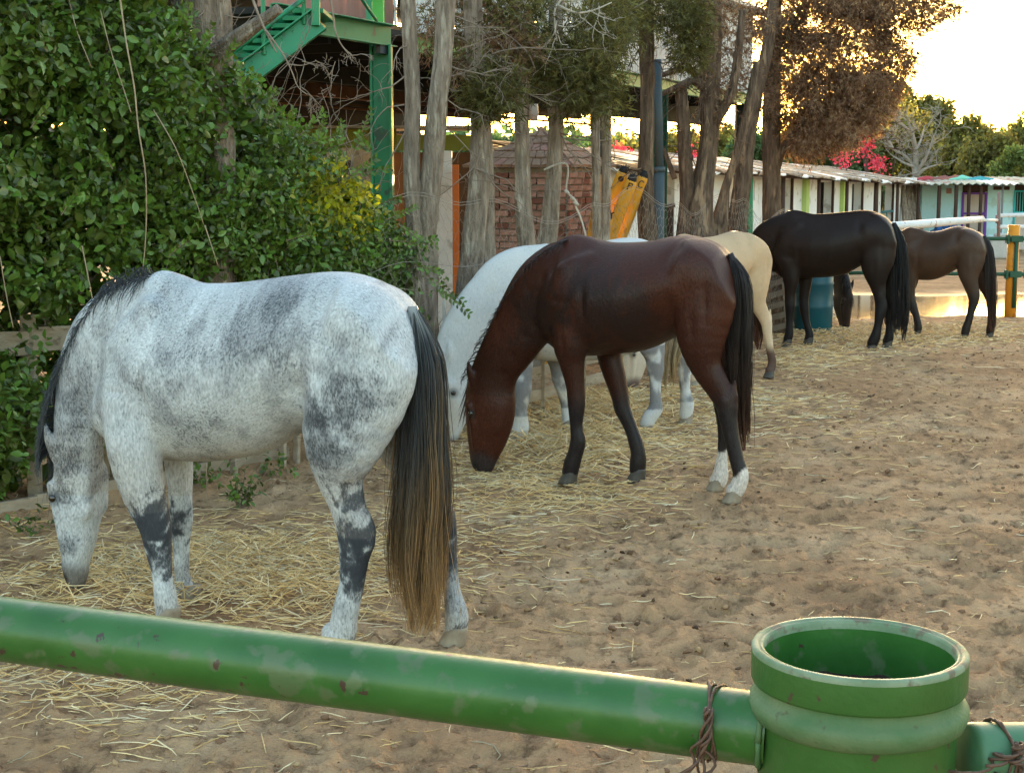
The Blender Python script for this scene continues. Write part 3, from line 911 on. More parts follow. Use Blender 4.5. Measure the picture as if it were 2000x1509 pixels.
def coat_G(V, s):
    x, y, z = V.T
    n1 = fbm(x * 6 + 3, z * 6 + y * 3, 4, 1); n2 = fbm(x * 22, z * 22 + y * 15, 3, 2)
    c = np.array([.56, .585, .595])[None] * (0.82 + .36 * (n1 - .3))[:, None]
    n3 = fbm(x * 11 + 7, z * 11 + y * 8, 4, 4); n4 = fbm(x * 34 + 2, z * 30 + y * 20, 3, 6)
    c = mixc(c, (.26, .265, .28), np.clip(ramp(n3, .42, .68) * .45, 0, .8))
    dk = ramp(n3, .45, .75) * .22
    def add(dk, w): return 1 - (1 - dk) * (1 - np.clip(w, 0, 1))
    for (px, py), r, k, ys in spots_G:
        X, Z, t = plG.pt(px, py, .2)
        dk = add(dk, blob(V, X, Z, 1.2 * r * t / FPX, 1, edge=1.4) * min(1, k * .74))
    X0, Z0, t = plG.pt(140, 800)
    dk = add(dk, ramp(-(np.hypot(x - X0, z - Z0)), -.44, -.05) * (.35 + .5 * n2) * .9)
    X0, Z0, t = plG.pt(150, 1140)
    c = mixc(c, (.07, .07, .075), ramp(-np.hypot(x - X0, (z - Z0) * 1.0), -.15, -.06))
    for (px, py), r, k in [((150, 950), 26, .4), ((150, 1060), 26, .4), ((125, 1010), 20, .3), ((165, 900), 30, .35)]:
        X, Z, t = plG.pt(px, py); dk = add(dk, blob(V, X, Z, r * t / FPX, edge=1.4) * k)
    for (px, py), L, r, k in [((305, 1030), .165, 46, .95), ((314, 1085), .165, 34, .75), ((356, 1010), -.15, 34, .9), ((372, 1170), -.15, 16, .7), ((330, 1195), .165, 14, .6)]:
        X, Z, t = plG.pt(px, py, L); dk = add(dk, blob(V, X, Z, 1.15 * r * t / FPX, 1 if L > 0 else -1, edge=2.2) * k)
    for (px, py), L, r, k in [((708, 1045), .165, 52, 1), ((712, 985), .165, 40, .95), ((700, 1100), .165, 38, .95), ((706, 1140), .165, 20, .7), ((880, 1020), -.14, 36, .95), ((884, 1090), -.14, 22, .8), ((905, 1235), -.14, 14, .5)]:
        X, Z, t = plG.pt(px, py, L); dk = add(dk, blob(V, X, Z, 1.15 * r * t / FPX, 1 if L > 0 else -1, edge=2.0) * k)
    kf = np.where(z < .72, .98, np.where(x < -.25, .72, .58))
    c = mixc(c, (.045, .05, .06), dk * kf)
    dk = dk * kf
    # warm dust low on the legs; browner towards the belly
    c = mixc(c, (.42, .36, .28), ramp(-z, -.28, -.05) * .3)
    c = mixc(c, (.42, .37, .31), ramp(-z, -.86, -.66) * .42 * (z > .5))
    return c, dk
M_hoof_dark = mat("hoof_dark", (.05, .045, .04), (.10, .085, .07), 20, .55, .2, 60)
M_hoof_pale = mat("hoof_pale", (.22, .17, .12), (.34, .28, .20), 20, .55, .2, 60)
M_coatG = mat_attr("coat_grey", fleck=.80, fleck_scale=125, rough=.6, spec=.2, hairnoise=.30, bump=.22)
rootG, _ = make_horse(plG, spG, coat_G, M_coatG, [M_hoof_pale] * 4, "dapple grey horse with black hocks and long golden-tipped tail behind the green rail", h=.011)
M_hairG = mat_strand("tail_hair_grey", [(0, (.26, .27, .26)), (.12, (.045, .05, .055)), (.42, (.05, .05, .05)), (.62, (.16, .105, .055)), (.8, (.31, .175, .075)), (1, (.40, .235, .10))], island=.55)
M_maneG = mat_strand("mane_hair_dark", [(0, (.024, .028, .034)), (.6, (.04, .045, .05)), (1, (.10, .105, .105))], island=.4)
add_tail(rootG, spG, M_hairG, n=1700, K=22, r=.0018, wav=.019)
add_mane(rootG, spG, M_maneG, side=-1, near=.40, n=2000, length=.27, out=.024, r=.0018, near_wither=.30, fringe=.9)

# ---------------------------------------------------------------- bay
plB = Plane(0.908, 9.24, 31)
spB = horse_spec(plB,
 top=[(1058, 640), (1068, 560), (1085, 505), (1105, 472), (1122, 459), (1160, 464), (1200, 472), (1264, 470), (1310, 461), (1345, 458), (1391, 470), (1425, 498), (1440, 545)],
 bot=[(1058, 650), (1075, 670), (1100, 688), (1145, 695), (1200, 691), (1264, 683), (1322, 657), (1380, 630), (1430, 590), (1440, 553)],
 neck=[((1120, 463), (1118, 680)), ((1077, 485), (1092, 672)), ((1045, 515), (1068, 668)), ((1008, 560), (1050, 682)), ((972, 618), (1028, 715)), ((940, 676), (1008, 742)), ((924, 712), (1002, 760))],
 head=[((915, 735), (1003, 775)), ((908, 768), (1007, 800)), ((909, 800), (1004, 826)), ((911, 840), (992, 856)), ((914, 866), (981, 876)), ((917, 890), (971, 896)), ((923, 904), (965, 907)), ((934, 911), (956, 911))],
 legs=[
 (.15, [((1075, 600), (1165, 605)), ((1080, 662), (1150, 675)), ((1090, 700), (1142, 703)), ((1105, 750), (1141, 752)), ((1109, 790), (1143, 790)), ((1113, 830), (1138, 830)), ((1114, 860), (1144, 862)), ((1108, 885), (1137, 892)), ((1102, 900), (1134, 905))]),
 (-.12, [((1150, 620), (1220, 640)), ((1165, 690), (1215, 690)), ((1178, 730), (1222, 730)), ((1194, 775), (1228, 770)), ((1200, 800), (1232, 795)), ((1220, 840), (1245, 832)), ((1228, 868), (1256, 862)), ((1232, 885), (1261, 885)), ((1230, 900), (1262, 902))]),
 (.15, [((1320, 500), (1430, 520)), ((1312, 580), (1436, 590)), ((1322, 655), (1418, 658)), ((1345, 715), (1408, 705)), ((1375, 755), (1426, 752)), ((1395, 785), (1441, 785)), ((1404, 815), (1440, 815)), ((1414, 855), (1444, 852)), ((1425, 900), (1453, 895)), ((1432, 928), (1462, 930)), ((1424, 950), (1455, 958))]),
 (-.12, [((1340, 520), (1430, 540)), ((1340, 620), (1425, 630)), ((1360, 700), (1422, 700)), ((1385, 760), (1422, 755)), ((1393, 790), (1428, 790)), ((1400, 830), (1424, 830)), ((1402, 870), (1420, 870)), ((1397, 905), (1421, 910)), ((1392, 925), (1422, 930)), ((1388, 938), (1419, 942))])],
 hooves=[(1112, 924), (1245, 922), (1432, 992), (1400, 962)],
 tail=[((1417, 492), (1435, 500)), ((1421, 530), (1462, 535)), ((1423, 600), (1470, 600)), ((1415, 680), (1472, 680)), ((1418, 760), (1470, 760)), ((1430, 830), (1466, 830)), ((1444, 880), (1458, 880))])
def leg_z(s, li, idx): return s['legs'][li][idx][1]
def near_leg(V, s, li, zmax):
    """mask of vertices that belong to leg li below zmax"""
    L = s['legs'][li]
    zs = np.array([a[1] for a in L])[::-1]; xs = np.array([a[0] for a in L])[::-1]
    cx = np.interp(V[:, 2], zs, xs)
    return (np.abs(V[:, 0] - cx) < .13) & (V[:, 1] * L[0][2] > 0) & (V[:, 2] < zmax)
def coat_bay(V, s, base=(.050, .0135, .007), dark=(.016, .012, .013), legs_black=True, whites=()):
    x, y, z = V.T; S = s['S']
    n1 = fbm(x * 4, z * 4 + y * 3, 4, 11)
    c = np.array(base)[None] * (.62 + .75 * n1)[:, None]
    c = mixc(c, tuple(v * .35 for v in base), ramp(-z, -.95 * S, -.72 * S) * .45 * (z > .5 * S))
    for li in range(4):
        zk = .62 * S if li < 2 else .70 * S
        m = near_leg(V, s, li, zk)
        c = mixc(c, dark, m * ramp(-z, -zk, -zk * .72))
    hp = s['hp']; mz = hp(1, .5, 0)
    c = mixc(c, (.035, .025, .024), ramp(-np.linalg.norm(V - mz, axis=1), -.17 * S, -.07 * S))
    for li, z1, edge in whites:
        m = near_leg(V, s, li, z1 + .08)
        nn = (fbm(x * 25, z * 12 + y * 20, 2, 7) - .5) * .06
        c = mixc(c, (.62, .56, .50), m * ramp(-(z + nn + edge * (x - s['hooves'][li][0])), -z1 - .01, -z1 + .01))
    return c
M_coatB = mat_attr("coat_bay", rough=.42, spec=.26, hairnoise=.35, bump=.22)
def coat_B2(V, s):
    c = coat_bay(V, s, whites=((2, .15, .9), (3, .26, 0)))
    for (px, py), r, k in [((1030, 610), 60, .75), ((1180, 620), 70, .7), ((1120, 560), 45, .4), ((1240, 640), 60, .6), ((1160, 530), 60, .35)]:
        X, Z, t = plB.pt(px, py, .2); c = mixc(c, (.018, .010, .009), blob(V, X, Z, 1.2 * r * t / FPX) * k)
    return c
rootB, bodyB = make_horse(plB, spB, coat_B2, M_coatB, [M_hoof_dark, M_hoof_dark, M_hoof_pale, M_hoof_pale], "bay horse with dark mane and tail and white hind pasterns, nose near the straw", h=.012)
M_hairB = mat_strand("tail_hair_black", [(0, (.02, .015, .014)), (.5, (.022, .014, .012)), (.8, (.05, .022, .012)), (1, (.10, .035, .018))], island=.4)
add_tail(rootB, spB, M_hairB, n=800, K=14, r=.0022)
add_mane(rootB, spB, M_hairB, side=-1, near=.12, n=900, length=.15, out=.012, r=.0024, near_wither=.35, fringe=.45)

# ---------------------------------------------------------------- white grey behind the bay
plW = Plane(0.68, 11.33, -20)
spW = horse_spec(plW, S=.94,
 top=[(985, 640), (1002, 560), (1025, 505), (1060, 479), (1100, 484), (1150, 479), (1190, 468), (1225, 463), (1262, 468), (1310, 495), (1340, 540)],
 bot=[(985, 650), (1010, 690), (1060, 703), (1130, 705), (1200, 698), (1260, 680), (1300, 650), (1330, 600), (1340, 550)],
 neck=[((1045, 478), (1060, 690)), ((1010, 482), (1040, 680)), ((984, 493), (1025, 670)), ((954, 519), (1005, 665)), ((925, 548), (980, 670)), ((901, 580), (955, 685)), ((880, 614), (935, 705)), ((868, 650), (925, 728))],
 head=[((864, 690), (922, 755)), ((862, 735), (922, 785)), ((864, 785), (916, 812)), ((867, 830), (903, 840)), ((870, 858), (893, 862)), ((874, 874), (888, 875))],
 legs=[
 (.13, [((1000, 600), (1070, 620)), ((1005, 680), (1045, 690)), ((1008, 730), (1040, 730)), ((1005, 765), (1038, 765)), ((1005, 800), (1030, 800)), ((1000, 835), (1033, 838)), ((992, 852), (1022, 855))]),
 (-.13, [((1040, 620), (1100, 640)), ((1055, 680), (1090, 680)), ((1072, 710), (1100, 710)), ((1078, 742), (1105, 738)), ((1092, 780), (1110, 776)), ((1097, 812), (1116, 810)), ((1096, 825), (1113, 825))]),
 (.14, [((1230, 530), (1320, 540)), ((1235, 620), (1310, 625)), ((1250, 672), (1300, 676)), ((1260, 700), (1298, 700)), ((1263, 722), (1298, 720)), ((1268, 745), (1293, 742)), ((1269, 775), (1291, 775)), ((1266, 797), (1295, 798)), ((1255, 812), (1284, 815))]),
 (-.10, [((1250, 540), (1335, 550)), ((1270, 610), (1335, 615)), ((1295, 655), (1333, 652)), ((1308, 682), (1342, 678)), ((1319, 705), (1353, 703)), ((1324, 735), (1350, 733)), ((1328, 765), (1349, 763)), ((1328, 790), (1356, 788)), ((1326, 808), (1352, 810))])],
 hooves=[(1000, 876), (1106, 840), (1262, 832), (1340, 834)],
 tail=[((1326, 505), (1345, 515)), ((1320, 560), (1350, 565)), ((1305, 640), (1340, 640)), ((1290, 700), (1325, 700)), ((1290, 755), (1318, 758))])
def coat_W(V, s, base=(.60, .60, .585)):
    x, y, z = V.T
    n1 = fbm(x * 5, z * 5 + y * 3, 4, 21)
    c = np.array(base)[None] * (.85 + .25 * n1)[:, None]
    c = mixc(c, (.50, .42, .32), ramp(n1, .5, .75) * .5)
    for li in range(4):
        m = near_leg(V, s, li, .62 if li < 2 else .66)
        c = mixc(c, (.16, .155, .16), m * (z > .17) * ramp(fbm(x * 14, z * 9 + y * 5, 3, 3), .36, .6) * .85)
    hp = s['hp']; mz = hp(1, .5, 0)
    c = mixc(c, (.12, .11, .11), ramp(-np.linalg.norm(V - mz, axis=1), -.13, -.06))
    return c
M_coatW = mat_attr("coat_white", fleck=.28, fleck_scale=70, rough=.6, spec=.2, hairnoise=.08, bump=.08)
rootW, bodyW = make_horse(plW, spW, coat_W, M_coatW, [M_hoof_pale] * 4, "almost white horse behind the bay, head lowered beside the dapple grey's tail", h=.015)
M_hairW = mat_strand("tail_hair_blond", [(0, (.55, .50, .42)), (.6, (.45, .34, .20)), (1, (.40, .27, .12))], island=.3)
add_tail(rootW, spW, M_hairW, n=350, K=10, r=.003)
add_mane(rootW, spW, M_hairW, side=-1, n=200, length=.14, out=.004, r=.0025, fringe=.1, forelock=False)

# ---------------------------------------------------------------- black horse
plC = Plane(3.62, 16.9, 20)
spC = horse_spec(plC,
 top=[(1506, 500), (1512, 462), (1526, 428), (1545, 411), (1584, 417), (1620, 416), (1660, 412), (1696, 410), (1726, 420), (1746, 440), (1754, 472)],
 bot=[(1506, 506), (1516, 532), (1535, 545), (1571, 543), (1620, 541), (1653, 535), (1680, 520), (1720, 505), (1748, 487), (1754, 477)],
 neck=[((1545, 413), (1550, 540)), ((1515, 425), (1522, 530)), ((1500, 437), (1510, 520)), ((1484, 456), (1502, 520)), ((1473, 485), (1495, 530)), ((1466, 515), (1490, 545))],
 head=[((1462, 530), (1492, 555)), ((1460, 555), (1494, 575)), ((1462, 585), (1490, 595)), ((1465, 620), (1485, 622)), ((1468, 645), (1482, 646))],
 legs=[
 (.15, [((1520, 505), (1562, 515)), ((1530, 545), (1560, 550)), ((1533, 575), (1553, 575)), ((1533, 597), (1553, 597)), ((1535, 625), (1549, 625)), ((1533, 650), (1550, 652)), ((1530, 660), (1547, 662))]),
 (-.13, [((1550, 510), (1590, 515)), ((1560, 545), (1586, 550)), ((1560, 580), (1580, 580)), ((1561, 602), (1580, 602)), ((1568, 630), (1582, 628)), ((1573, 652), (1589, 652)), ((1571, 660), (1588, 662))]),
 (.15, [((1690, 440), (1745, 450)), ((1682, 490), (1748, 500)), ((1684, 520), (1738, 525)), ((1698, 555), (1729, 555)), ((1707, 580), (1730, 580)), ((1709, 600), (1733, 598)), ((1708, 615), (1728, 615)), ((1707, 635), (1723, 635)), ((1700, 655), (1720, 658)), ((1695, 665), (1716, 668))]),
 (-.12, [((1700, 450), (1750, 470)), ((1700, 510), (1752, 510)), ((1715, 550), (1748, 550)), ((1722, 570), (1750, 570)), ((1726, 590), (1750, 590)), ((1728, 603), (1749, 603)), ((1729, 620), (1745, 620)), ((1730, 635), (1744, 635)), ((1728, 655), (1746, 655)), ((1724, 664), (1743, 666))])],
 hooves=[(1537, 673), (1579, 671), (1703, 681), (1733, 679)],
 tail=[((1740, 432), (1752, 438)), ((1745, 465), (1766, 470)), ((1742, 520), (1772, 525)), ((1740, 580), (1773, 580)), ((1742, 630), (1772, 635)), ((1750, 665), (1768, 665))])
M_coatC = mat_attr("coat_black", rough=.5, spec=.22, hairnoise=.2, bump=.06)
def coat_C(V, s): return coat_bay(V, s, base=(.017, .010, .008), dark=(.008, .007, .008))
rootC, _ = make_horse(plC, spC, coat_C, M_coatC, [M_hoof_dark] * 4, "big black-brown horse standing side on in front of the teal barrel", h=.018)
M_hairC = mat_strand("tail_hair_jet", [(0, (.008, .008, .010)), (.8, (.010, .009, .010)), (1, (.05, .02, .015))], island=.4)
add_tail(rootC, spC, M_hairC, n=420, K=10, r=.0035)
add_mane(rootC, spC, M_hairC, side=-1, n=260, length=.14, out=.02, r=.003, fringe=.6, forelock=False)

# ---------------------------------------------------------------- small dark brown horse by the puddle
plD = Plane(5.08, 18.1, 28)
spD = horse_spec(plD, S=.82,
 top=[(1752, 500), (1757, 468), (1766, 450), (1780, 443), (1802, 452), (1835, 450), (1858, 443), (1876, 441), (1906, 450), (1924, 465), (1931, 492)],
 bot=[(1752, 506), (1762, 530), (1779, 544), (1818, 547), (1848, 538), (1868, 526), (1895, 518), (1922, 508), (1931, 497)],
 neck=[((1780, 445), (1785, 535)), ((1764, 452), (1768, 522)), ((1750, 470), (1760, 522)), ((1737, 495), (1754, 532)), ((1729, 520), (1750, 546))],
 head=[((1724, 535), (1747, 556)), ((1722, 560), (1747, 576)), ((1723, 585), (1743, 592)), ((1726, 612), (1739, 614)), ((1728, 630), (1737, 631))],
 legs=[
 (.12, [((1762, 510), (1796, 515)), ((1768, 545), (1789, 550)), ((1771, 575), (1787, 575)), ((1774, 598), (1791, 595)), ((1783, 618), (1796, 615)), ((1786, 638), (1801, 638)), ((1785, 645), (1799, 646))]),
 (-.11, [((1775, 515), (1800, 515)), ((1775, 550), (1793, 550)), ((1765, 580), (1779, 580)), ((1757, 605), (1770, 605)), ((1752, 625), (1763, 625)), ((1748, 640), (1761, 641))]),
 (.13, [((1874, 460), (1922, 470)), ((1868, 500), (1922, 508)), ((1872, 530), (1912, 533)), ((1880, 552), (1910, 550)), ((1888, 572), (1912, 568)), ((1892, 588), (1912, 584)), ((1890, 605), (1905, 605)), ((1885, 625), (1899, 628)), ((1880, 636), (1896, 640))]),
 (-.12, [((1882, 470), (1928, 480)), ((1890, 515), (1930, 520)), ((1904, 545), (1936, 545)), ((1915, 563), (1940, 563)), ((1924, 580), (1945, 580)), ((1927, 595), (1943, 595)), ((1929, 612), (1942, 612)), ((1930, 628), (1944, 630)), ((1927, 638), (1943, 640))])],
 hooves=[(1791, 656), (1752, 650), (1884, 652), (1933, 653)],
 tail=[((1918, 458), (1928, 464)), ((1923, 480), (1938, 486)), ((1924, 530), (1944, 535)), ((1926, 580), (1946, 580)), ((1930, 625), (1945, 628)), ((1934, 648), (1941, 648))])
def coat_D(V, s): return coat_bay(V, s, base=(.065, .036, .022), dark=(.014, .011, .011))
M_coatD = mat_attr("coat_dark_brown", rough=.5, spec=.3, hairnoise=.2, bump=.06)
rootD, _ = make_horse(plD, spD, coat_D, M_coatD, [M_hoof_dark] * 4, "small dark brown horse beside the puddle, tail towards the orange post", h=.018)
add_tail(rootD, spD, M_hairB, n=260, K=10, r=.0035)
add_mane(rootD, spD, M_hairC, side=-1, n=120, length=.12, out=.01, r=.003, fringe=.3, forelock=False)

# ---------------------------------------------------------------- two more that share the bay's build
def scaled_spec(s, k):
    r = {}
    for key, v in s.items():
        if key == 'S': r[key] = v * k
        elif key == 'hp': r[key] = (lambda f: (lambda u, w, y: np.array(f(u, w, y / k)) * k))(v)
        elif key == 'legs': r[key] = [[tuple(np.array(a) * k) for a in lg] for lg in v]
        else: r[key] = [tuple(np.array(a) * k) for a in v]
    return r
class Frame:
    def __init__(s, o, h):
        h = np.array(h, float); h /= np.linalg.norm(h); s.o = np.array(o, float); s.h = h; s.rz = math.atan2(h[1], h[0])
def coat_P(V, s):
    x, y, z = V.T
    n1 = fbm(x * 4, z * 4 + y * 3, 4, 41)
    c = np.array((.58, .40, .24))[None] * (.8 + .4 * n1)[:, None]
    c = mixc(c, (.62, .50, .36), ramp(-z, -.8, -.4) * .6)
    c = mixc(c, (.10, .06, .045), near_leg(V, s, 2, .34) * ramp(-z, -.34, -.22) * 1.0)
    c = mixc(c, (.58, .50, .40), ramp(x, .75, 1.0) * .8)
    mz = s['hp'](1, .5, 0)
    c = mixc(c, (.12, .08, .07), ramp(-np.linalg.norm(V - mz, axis=1), -.16, -.08))
    return c
spP = scaled_spec(spB, .89)
M_coatP = mat_attr("coat_cream", fleck=.10, fleck_scale=40, rough=.6, spec=.2, hairnoise=.06, bump=.06)
frP = Frame((1.96, 14.2), (-.80, -.60))
rootP, _ = make_horse(frP, spP, coat_P, M_coatP, [M_hoof_pale, M_hoof_pale, M_hoof_dark, M_hoof_dark], "cream palomino horse half hidden behind the bay, its round rump showing", body=(bodyB[0] * .89, bodyB[1]))
M_hairP = mat_strand("tail_hair_brown", [(0, (.35, .24, .14)), (.4, (.05, .03, .02)), (1, (.10, .035, .02))], island=.4)
add_tail(rootP, spP, M_hairP, n=300, K=10, r=.003)
add_mane(rootP, spP, M_hairW, side=-1, n=150, length=.14, out=.01, r=.003, fringe=.3)
spE = scaled_spec(spB, .86)
frE = Frame((3.62, 19.95), (.46, -.89))
def coat_E(V, s): return coat_bay(V, s, base=(.030, .018, .014), dark=(.010, .009, .010))
rootE, _ = make_horse(frE, spE, coat_E, M_coatD, [M_hoof_dark] * 4, "dark horse behind the black one, only its lowered head and forelegs showing beside the barrel", body=(bodyB[0] * .86, bodyB[1]))
add_tail(rootE, spE, M_hairC, n=200, K=8, r=.004)
add_mane(rootE, spE, M_hairC, side=-1, n=150, length=.14, out=.01, r=.003, fringe=.3)
# ================================================================== GROUND
def puddle_f(x, y):
    """>0 inside the puddle"""
    c = np.exp(-((y - 22.6 - .05 * (x - 6)) / 2.1) ** 2) * ramp(x, 2.0, 3.2)
    return c - .42 + (fbm(x * 1.3, y * 2.0, 3, 91) - .5) * .32
def ground_h(x, y, fine=True):
    z = -.30 * ramp(y, 25.5, 34) 
    z = z - .05 * ramp(puddle_f(x, y), -.12, .16)
    k = ramp(-y, -26, -14)
    if fine:
        z = z + (fbm(x * 1.3, y * 1.3, 3, 51) - .5) * .04 * (.4 + .6 * k)
        n = fbm(x * 7, y * 7, 4, 52)
        z = z + (n - .5) * .030 * k
        q = fbm(x * 23, y * 23, 3, 53)
        z = z + (np.abs(q - .5) * -2 + .4) * .022 * k
        # hoof marks
        hx = vnoise(x * 3.7, y * 3.7, 54); z = z - .022 * ramp(hx, .68, .84) * k
        z = z - .035 * np.exp(-((x + .16) ** 2 + (y - 9.85) ** 2) / .12)
        mound = np.exp(-((x + .95) ** 2 / 1.2 + (y - 6.7) ** 2 / .55)) * .03
        z = z + mound
    # a low bank of earth along the hedge
    fy = 8.6 + (x + 2.8) * 1.31
    z = z + .10 * np.exp(-((y - fy) / .55) ** 2) * ramp(-x, -.6, .6)
    return z
ny, nx = 620, 520
ty = np.linspace(0, 1, ny)
ys = 1.6 * (26 / 1.6) ** ty
ys = np.concatenate([[-8, -4, 0, 1.0], ys, [28, 31, 35, 42, 55, 80, 110, 140, 300, 800, 1600]])
s_ = np.linspace(-1, 1, nx)
GX = s_[None, :] * (.9 + .46 * np.maximum(ys, 0))[:, None] + 0 * ys[:, None]
ext = np.array([1.15, 1.6, 3, 6])
GX = np.concatenate([-(ext[::-1][None, :] * (.9 + .46 * np.maximum(ys, 20)[:, None])), GX, ext[None, :] * (.9 + .46 * np.maximum(ys, 20)[:, None])], axis=1)
GY = np.repeat(ys[:, None], GX.shape[1], axis=1)
GZ = ground_h(GX, GY)
# hoofprints trodden into the dirt
rp = np.random.RandomState(5)
for _ in range(2600):
    hy = 2.6 + 17 * rp.rand() ** 1.3; hx_ = (rp.rand() * 2.4 - 1.2) * (hy * .40 + .2)
    i0, i1 = np.searchsorted(ys, [hy - .16, hy + .16])
    if i1 - i0 < 2: continue
    sub_x = GX[i0:i1] - hx_; sub_y = GY[i0:i1] - hy
    msk = (np.abs(sub_x[0]) < .2)
    if msk.sum() < 2: continue
    j = np.where(msk)[0]; j0, j1 = j[0], j[-1] + 1
    a_r = rp.rand() * 6.28; ux = sub_x[:, j0:j1] * math.cos(a_r) + sub_y[:, j0:j1] * math.sin(a_r); uy = -sub_x[:, j0:j1] * math.sin(a_r) + sub_y[:, j0:j1] * math.cos(a_r)
    q_ = np.hypot(ux / .062, uy / .055); dp = .009 + .015 * rp.rand()
    GZ[i0:i1, j0:j1] += -dp * np.exp(-(q_ ** 4)) * (1 + .5 * (ux > 0)) + dp * .55 * np.exp(-((q_ - 1.35) / .28) ** 2)
gv = np.stack([GX, GY, GZ], -1).reshape(-1, 3)
a_, b_ = GX.shape
ii = (np.arange(a_ - 1)[:, None] * b_ + np.arange(b_ - 1)[None]).ravel()
gf = np.stack([ii, ii + 1, ii + 1 + b_, ii + b_], 1)
m = bpy.data.materials.new("dry_dirt"); m.use_nodes = True
nt = m.node_tree; n = nt.nodes; l = nt.links; n.clear()
out = n.new("ShaderNodeOutputMaterial"); bs = n.new("ShaderNodeBsdfPrincipled"); bs.inputs['Roughness'].default_value = .95; bs.inputs['Specular IOR Level'].default_value = .12
tc = n.new("ShaderNodeTexCoord")
def N_(scale, det, rough=.6):
    q = n.new("ShaderNodeTexNoise"); q.inputs['Scale'].default_value = scale; q.inputs['Detail'].default_value = det; q.inputs['Roughness'].default_value = rough
    l.new(tc.outputs['Object'], q.inputs['Vector']); return q
def RP(src, stops):
    q = n.new("ShaderNodeValToRGB")
    while len(q.color_ramp.elements) < len(stops): q.color_ramp.elements.new(.5)
    for e, (p, c) in zip(q.color_ramp.elements, stops): e.position = p
    for e, (p, c) in zip(q.color_ramp.elements, stops): e.color = (*c, 1)
    l.new(src, q.inputs[0]); return q
def MX(f, a, b, bt='MIX'):
    q = n.new("ShaderNodeMix"); q.data_type = 'RGBA'; q.blend_type = bt
    if isinstance(f, float): q.inputs[0].default_value = f
    else: l.new(f, q.inputs[0])
    for i, v in ((6, a), (7, b)):
        if isinstance(v, tuple): q.inputs[i].default_value = (*v, 1)
        else: l.new(v, q.inputs[i])
    return q.outputs[2]
na = N_(1.1, 5); nb = N_(9, 8, .7); nc = N_(60, 4); nd = N_(4.2, 6, .65)
base = RP(na.outputs['Fac'], [(.3, (.36, .205, .105)), (.5, (.50, .305, .160)), (.72, (.64, .43, .25))]).outputs[0]
c = MX(RP(nb.outputs['Fac'], [(.50, (0, 0, 0)), (.68, (1, 1, 1))]).outputs[0], base, (.15, .085, .045))
c = MX(RP(nd.outputs['Fac'], [(.58, (0, 0, 0)), (.8, (.7, .7, .7))]).outputs[0], c, (.22, .135, .08))
c = MX(RP(nc.outputs['Fac'], [(.60, (0, 0, 0)), (.78, (.6, .6, .6))]).outputs[0], c, (.66, .49, .31))
at = n.new("ShaderNodeAttribute"); at.attribute_name = 'wet'
c = MX(at.outputs['Fac'], c, (.12, .075, .045))
l.new(c, bs.inputs['Base Color'])
mr = n.new("ShaderNodeMapRange"); mr.inputs['To Min'].default_value = .95; mr.inputs['To Max'].default_value = .28
l.new(at.outputs['Fac'], mr.inputs[0]); l.new(mr.outputs[0], bs.inputs['Roughness'])
bu = n.new("ShaderNodeBump"); bu.inputs['Strength'].default_value = 1.0; bu.inputs['Distance'].default_value = .035
ad = n.new("ShaderNodeMath"); ad.operation = 'MULTIPLY_ADD'; ad.inputs[1].default_value = .6
l.new(nc.outputs['Fac'], ad.inputs[0]); l.new(nb.outputs['Fac'], ad.inputs[2]); l.new(ad.outputs[0], bu.inputs['Height']); l.new(bu.outputs[0], bs.inputs['Normal'])
l.new(bs.outputs[0], out.inputs[0])
wet = ramp(puddle_f(gv[:, 0], gv[:, 1]), -.22, .02) * (gv[:, 1] > 17)
grd = obj_np("ground", gv, gf, m, smooth=True, attrs={'wet': wet})
grd['kind'] = 'structure'

# the puddle: one flat sheet of water, the ground dips under it
M_water = mat("muddy_water", (.16, .12, .08), rough=.06, spec=.8, bump=.12, bscale=3, bdist=.01)
px0, px1, py0, py1 = 1.6, 16, 19.6, 25.8
b = MB(); b.add([(px0, py0, -.028), (px1, py0, -.028), (px1, py1, -.028), (px0, py1, -.028)], [(0, 1, 2, 3)])
o = b.build("puddle_water", M_water); o['kind'] = 'structure'

# ------------------------------------------------------------------ straw
def straw_density(px, py):
    def e(cx, cy, rx, ry, k): return k * np.exp(-(((px - cx) / rx) ** 2 + ((py - cy) / ry) ** 2))
    d = e(430, 1110, 330, 75, 1.0) + e(240, 1165, 220, 45, .9) + e(560, 1190, 160, 50, .7) + e(1010, 900, 160, 65, .9) + e(1180, 860, 180, 48, .7) + e(1130, 790, 160, 35, 1.1)
    d = d + e(1060, 975, 180, 40, .40) + e(1420, 790, 150, 30, .35) + e(1560, 700, 110, 24, .4) + e(1650, 660, 150, 22, .8) + e(1860, 650, 150, 18, .5) + e(1580, 620, 60, 25, .5)
    d = d + e(80, 1330, 240, 50, .55) + e(300, 1400, 200, 60, .12) + e(860, 1060, 180, 90, .22) + e(1560, 830, 200, 50, .06)
    return d
nS = 160000
Y = 2.9 + (23 - 2.9) * rs.rand(nS) ** 1.15
Xr = (rs.rand(nS) * 2200 - 100 - 1000) / FPX * Y * 1.0
def to_px(X, Y, Z):
    dz = Z - CAM_H
    f = Y * cp - dz * sp; up = Y * sp + dz * cp
    return 1000 + X / f * FPX, 754.5 - up / f * FPX
ppx, ppy = to_px(Xr, Y, 0 * Y)
fy = 8.3 + (Xr + 2.8) * 1.31
ok = (rs.rand(nS) < np.clip(straw_density(ppx, ppy), 0, 1) * .9 + .012) & (Y < np.maximum(fy + .3, 5)) | ((rs.rand(nS) < np.clip(straw_density(ppx, ppy), 0, 1) * .8) & (Xr > .4))
Xr, Y = Xr[ok], Y[ok]
ppx, ppy = ppx[ok], ppy[ok]
nS = len(Xr)
den = np.clip(straw_density(ppx, ppy), 0, 1)
K = 5
